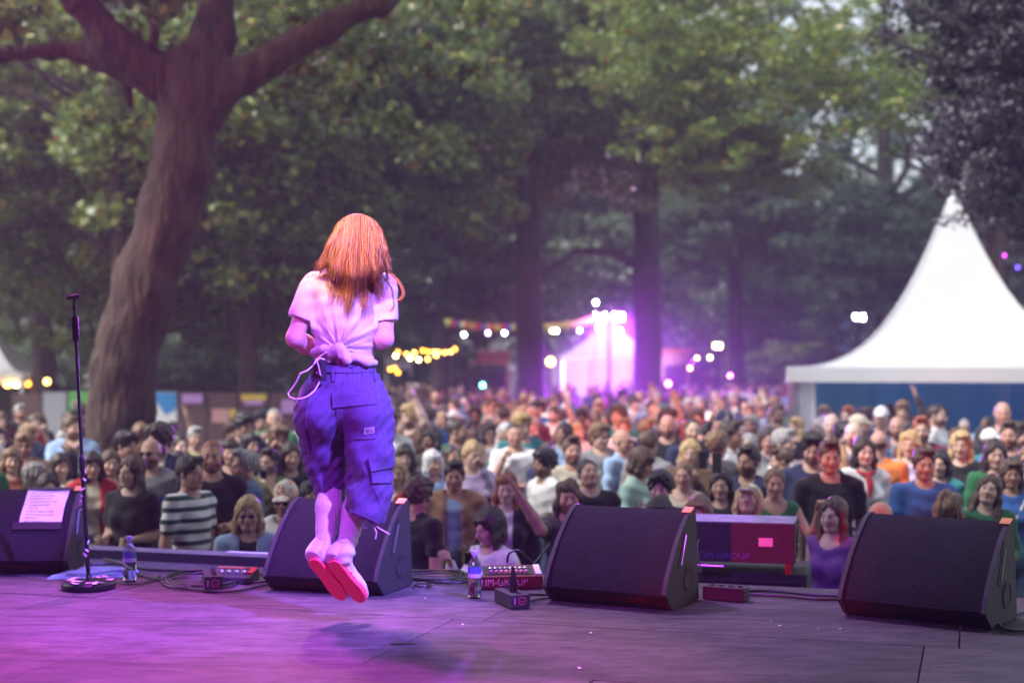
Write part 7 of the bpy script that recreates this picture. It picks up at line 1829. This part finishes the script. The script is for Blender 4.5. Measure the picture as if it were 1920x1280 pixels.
# -- the mass of people farther back, too many and too far to tell apart
rg2 = np.random.default_rng(8)
low = []
for sex in ('f', 'm'):
    f = Field((-.34, -.24, .0), (.34, .24, 1.82), .062)
    f.ell((0, 0, 1.64), (.085, .10, .125), .02); f.cone((0, 0, 1.5), (0, 0, 1.6), .06, .06, .03); f.ell((0, 0, 1.25), (.19, .13, .24), .05); f.ell((0, 0, .98), (.18, .13, .16), .05)
    for s in (-1, 1): f.cone((s * .19, 0, 1.40), (s * .24, -.02, 1.13), .06, .05, .04); f.cone((s * .24, -.02, 1.13), (s * .2, -.1, .95), .05, .045, .03); f.cone((s * .09, 0, .95), (s * .11, 0, .08), .09, .06, .04)
    low.append(f.net())
parts = []
Dm = LAST_D - .5
while Dm < 60:
    x = -.42 * Dm
    while x < .42 * Dm:
        xx, yy = x + rg2.uniform(-.25, .25), Dm + rg2.uniform(-.4, .4); px = CX + xx / yy * FPX
        ok = not (px > 1450 and 20.5 < yy < 28.5) and not (px < 640 and yy > 18) and not (yy > 46 and rg2.random() < .35)
        for tx, tD in ((995, 43), (1215, 45), (1380, 58), (1142, 52)):
            if abs(px - tx) / FPX * yy < .6 and abs(yy - tD) < .9: ok = False
        if ok:
            V, F = low[rg2.integers(2)]; s = rg2.uniform(.90, 1.06); a = rg2.uniform(-.5, .5)
            V2 = V * s; c_, s_ = math.cos(a), math.sin(a); V2 = np.stack([V2[:, 0] * c_ - V2[:, 1] * s_ + xx, V2[:, 0] * s_ + V2[:, 1] * c_ + yy, V2[:, 2]], 1)
            z = V[:, 2]; C = np.zeros((len(V), 3), np.float32)
            names = ['black', 'black', 'navy', 'wine', 'charcoal', 'grey', 'white', 'denim', 'wine', 'olive', 'brown', 'blue', 'lilac', 'red', 'paleblue', 'pink', 'cream']
            tcol = CCOL[names[rg2.integers(len(names))]]; hcl = list(HCOL.values())[rg2.integers(8)][:3]; skn = list(SKINS.values())[rg2.integers(5)][:3]
            C[:] = tcol; C[z < .92] = CCOL[['denim', 'black', 'charcoal'][rg2.integers(3)]]; C[z > 1.47] = skn; C[(z > 1.69) | ((z > 1.55) & (V[:, 1] > .0))] = hcl; C[(z < 1.02) & (V[:, 1] < -.06) & (np.abs(V[:, 0]) > .15)] = skn
            parts.append((V2.astype(np.float32), F, C))
        x += rg2.uniform(.65, 1.15)
    Dm *= 1.045
V, F, C = join(parts)
def vc_mat():
    m, n, l, b = mat_new('far_crowd'); at = n.new('ShaderNodeAttribute'); at.attribute_name = 'Col'; l.new(at.outputs['Color'], b.inputs['Base Color']); b.inputs['Roughness'].default_value = .8; return m
tag(link('crowd', mesh_np('crowd', V, F, col=C), vc_mat()), 'distant mass of festival-goers in front of the stalls', 'crowd', kind='stuff')

# beer cup of the woman in the white fleece, cup of the drinker
def cup(label, loc, fill=(.55, .28, .03)):
    t = empty('plastic_cup', loc); tag(t, label, 'cup')
    MB().lathe([(.028, 0), (.036, .11), (.0375, .112), (.0345, .108), (.027, .004)], 20).build('cup_wall', M_PET, t, smooth=True)
    MB().lathe([(.026, .005), (.031, .075), (.001, .0752)], 18).build('beer', mat('beer', fill, .1), t, smooth=True)
def phone(label, loc, rz):
    t = empty('phone', loc, rz); tag(t, label, 'phone'); MB().box((0, 0, 0), (.074, .009, .15)).build('case', M_BLACK, t, bevel=.003); MB().box((0, .0052, 0), (.066, .001, .138)).build('screen', emit_mat('screen', (.6, .7, 1), .6), t)
phone('phone lifted by the person in brown jacket', P(1318, 862, 11.82), .2)
phone('phone lifted by the person in navy top', P(1344, 868, 10.62), -.5)
cup('clear plastic cup of beer held by the person in white fleece', P(880, 1058, 8.62))
cup('pale cup held to the mouth of the person in dark olive', P(494, 898, 11.72), (.6, .6, .62))
# ================================================================ THE AIR: evening haze and drifting stage smoke
hz = MB(); hz.box((0, 92, 19.5), (300, 230, 41)); o = hz.build('haze', None); tag(o, 'thin evening haze between the trees', 'haze', kind='stuff')
m, n, l, b = mat_new('haze_air'); n.remove(b)
pv = n.new('ShaderNodeVolumePrincipled'); pv.inputs['Color'].default_value = (.86, .86, .95, 1); pv.inputs['Density'].default_value = .0018; pv.inputs['Anisotropy'].default_value = .35
l.new(pv.outputs[0], n['Material Output'].inputs['Volume']); o.data.materials.append(m)
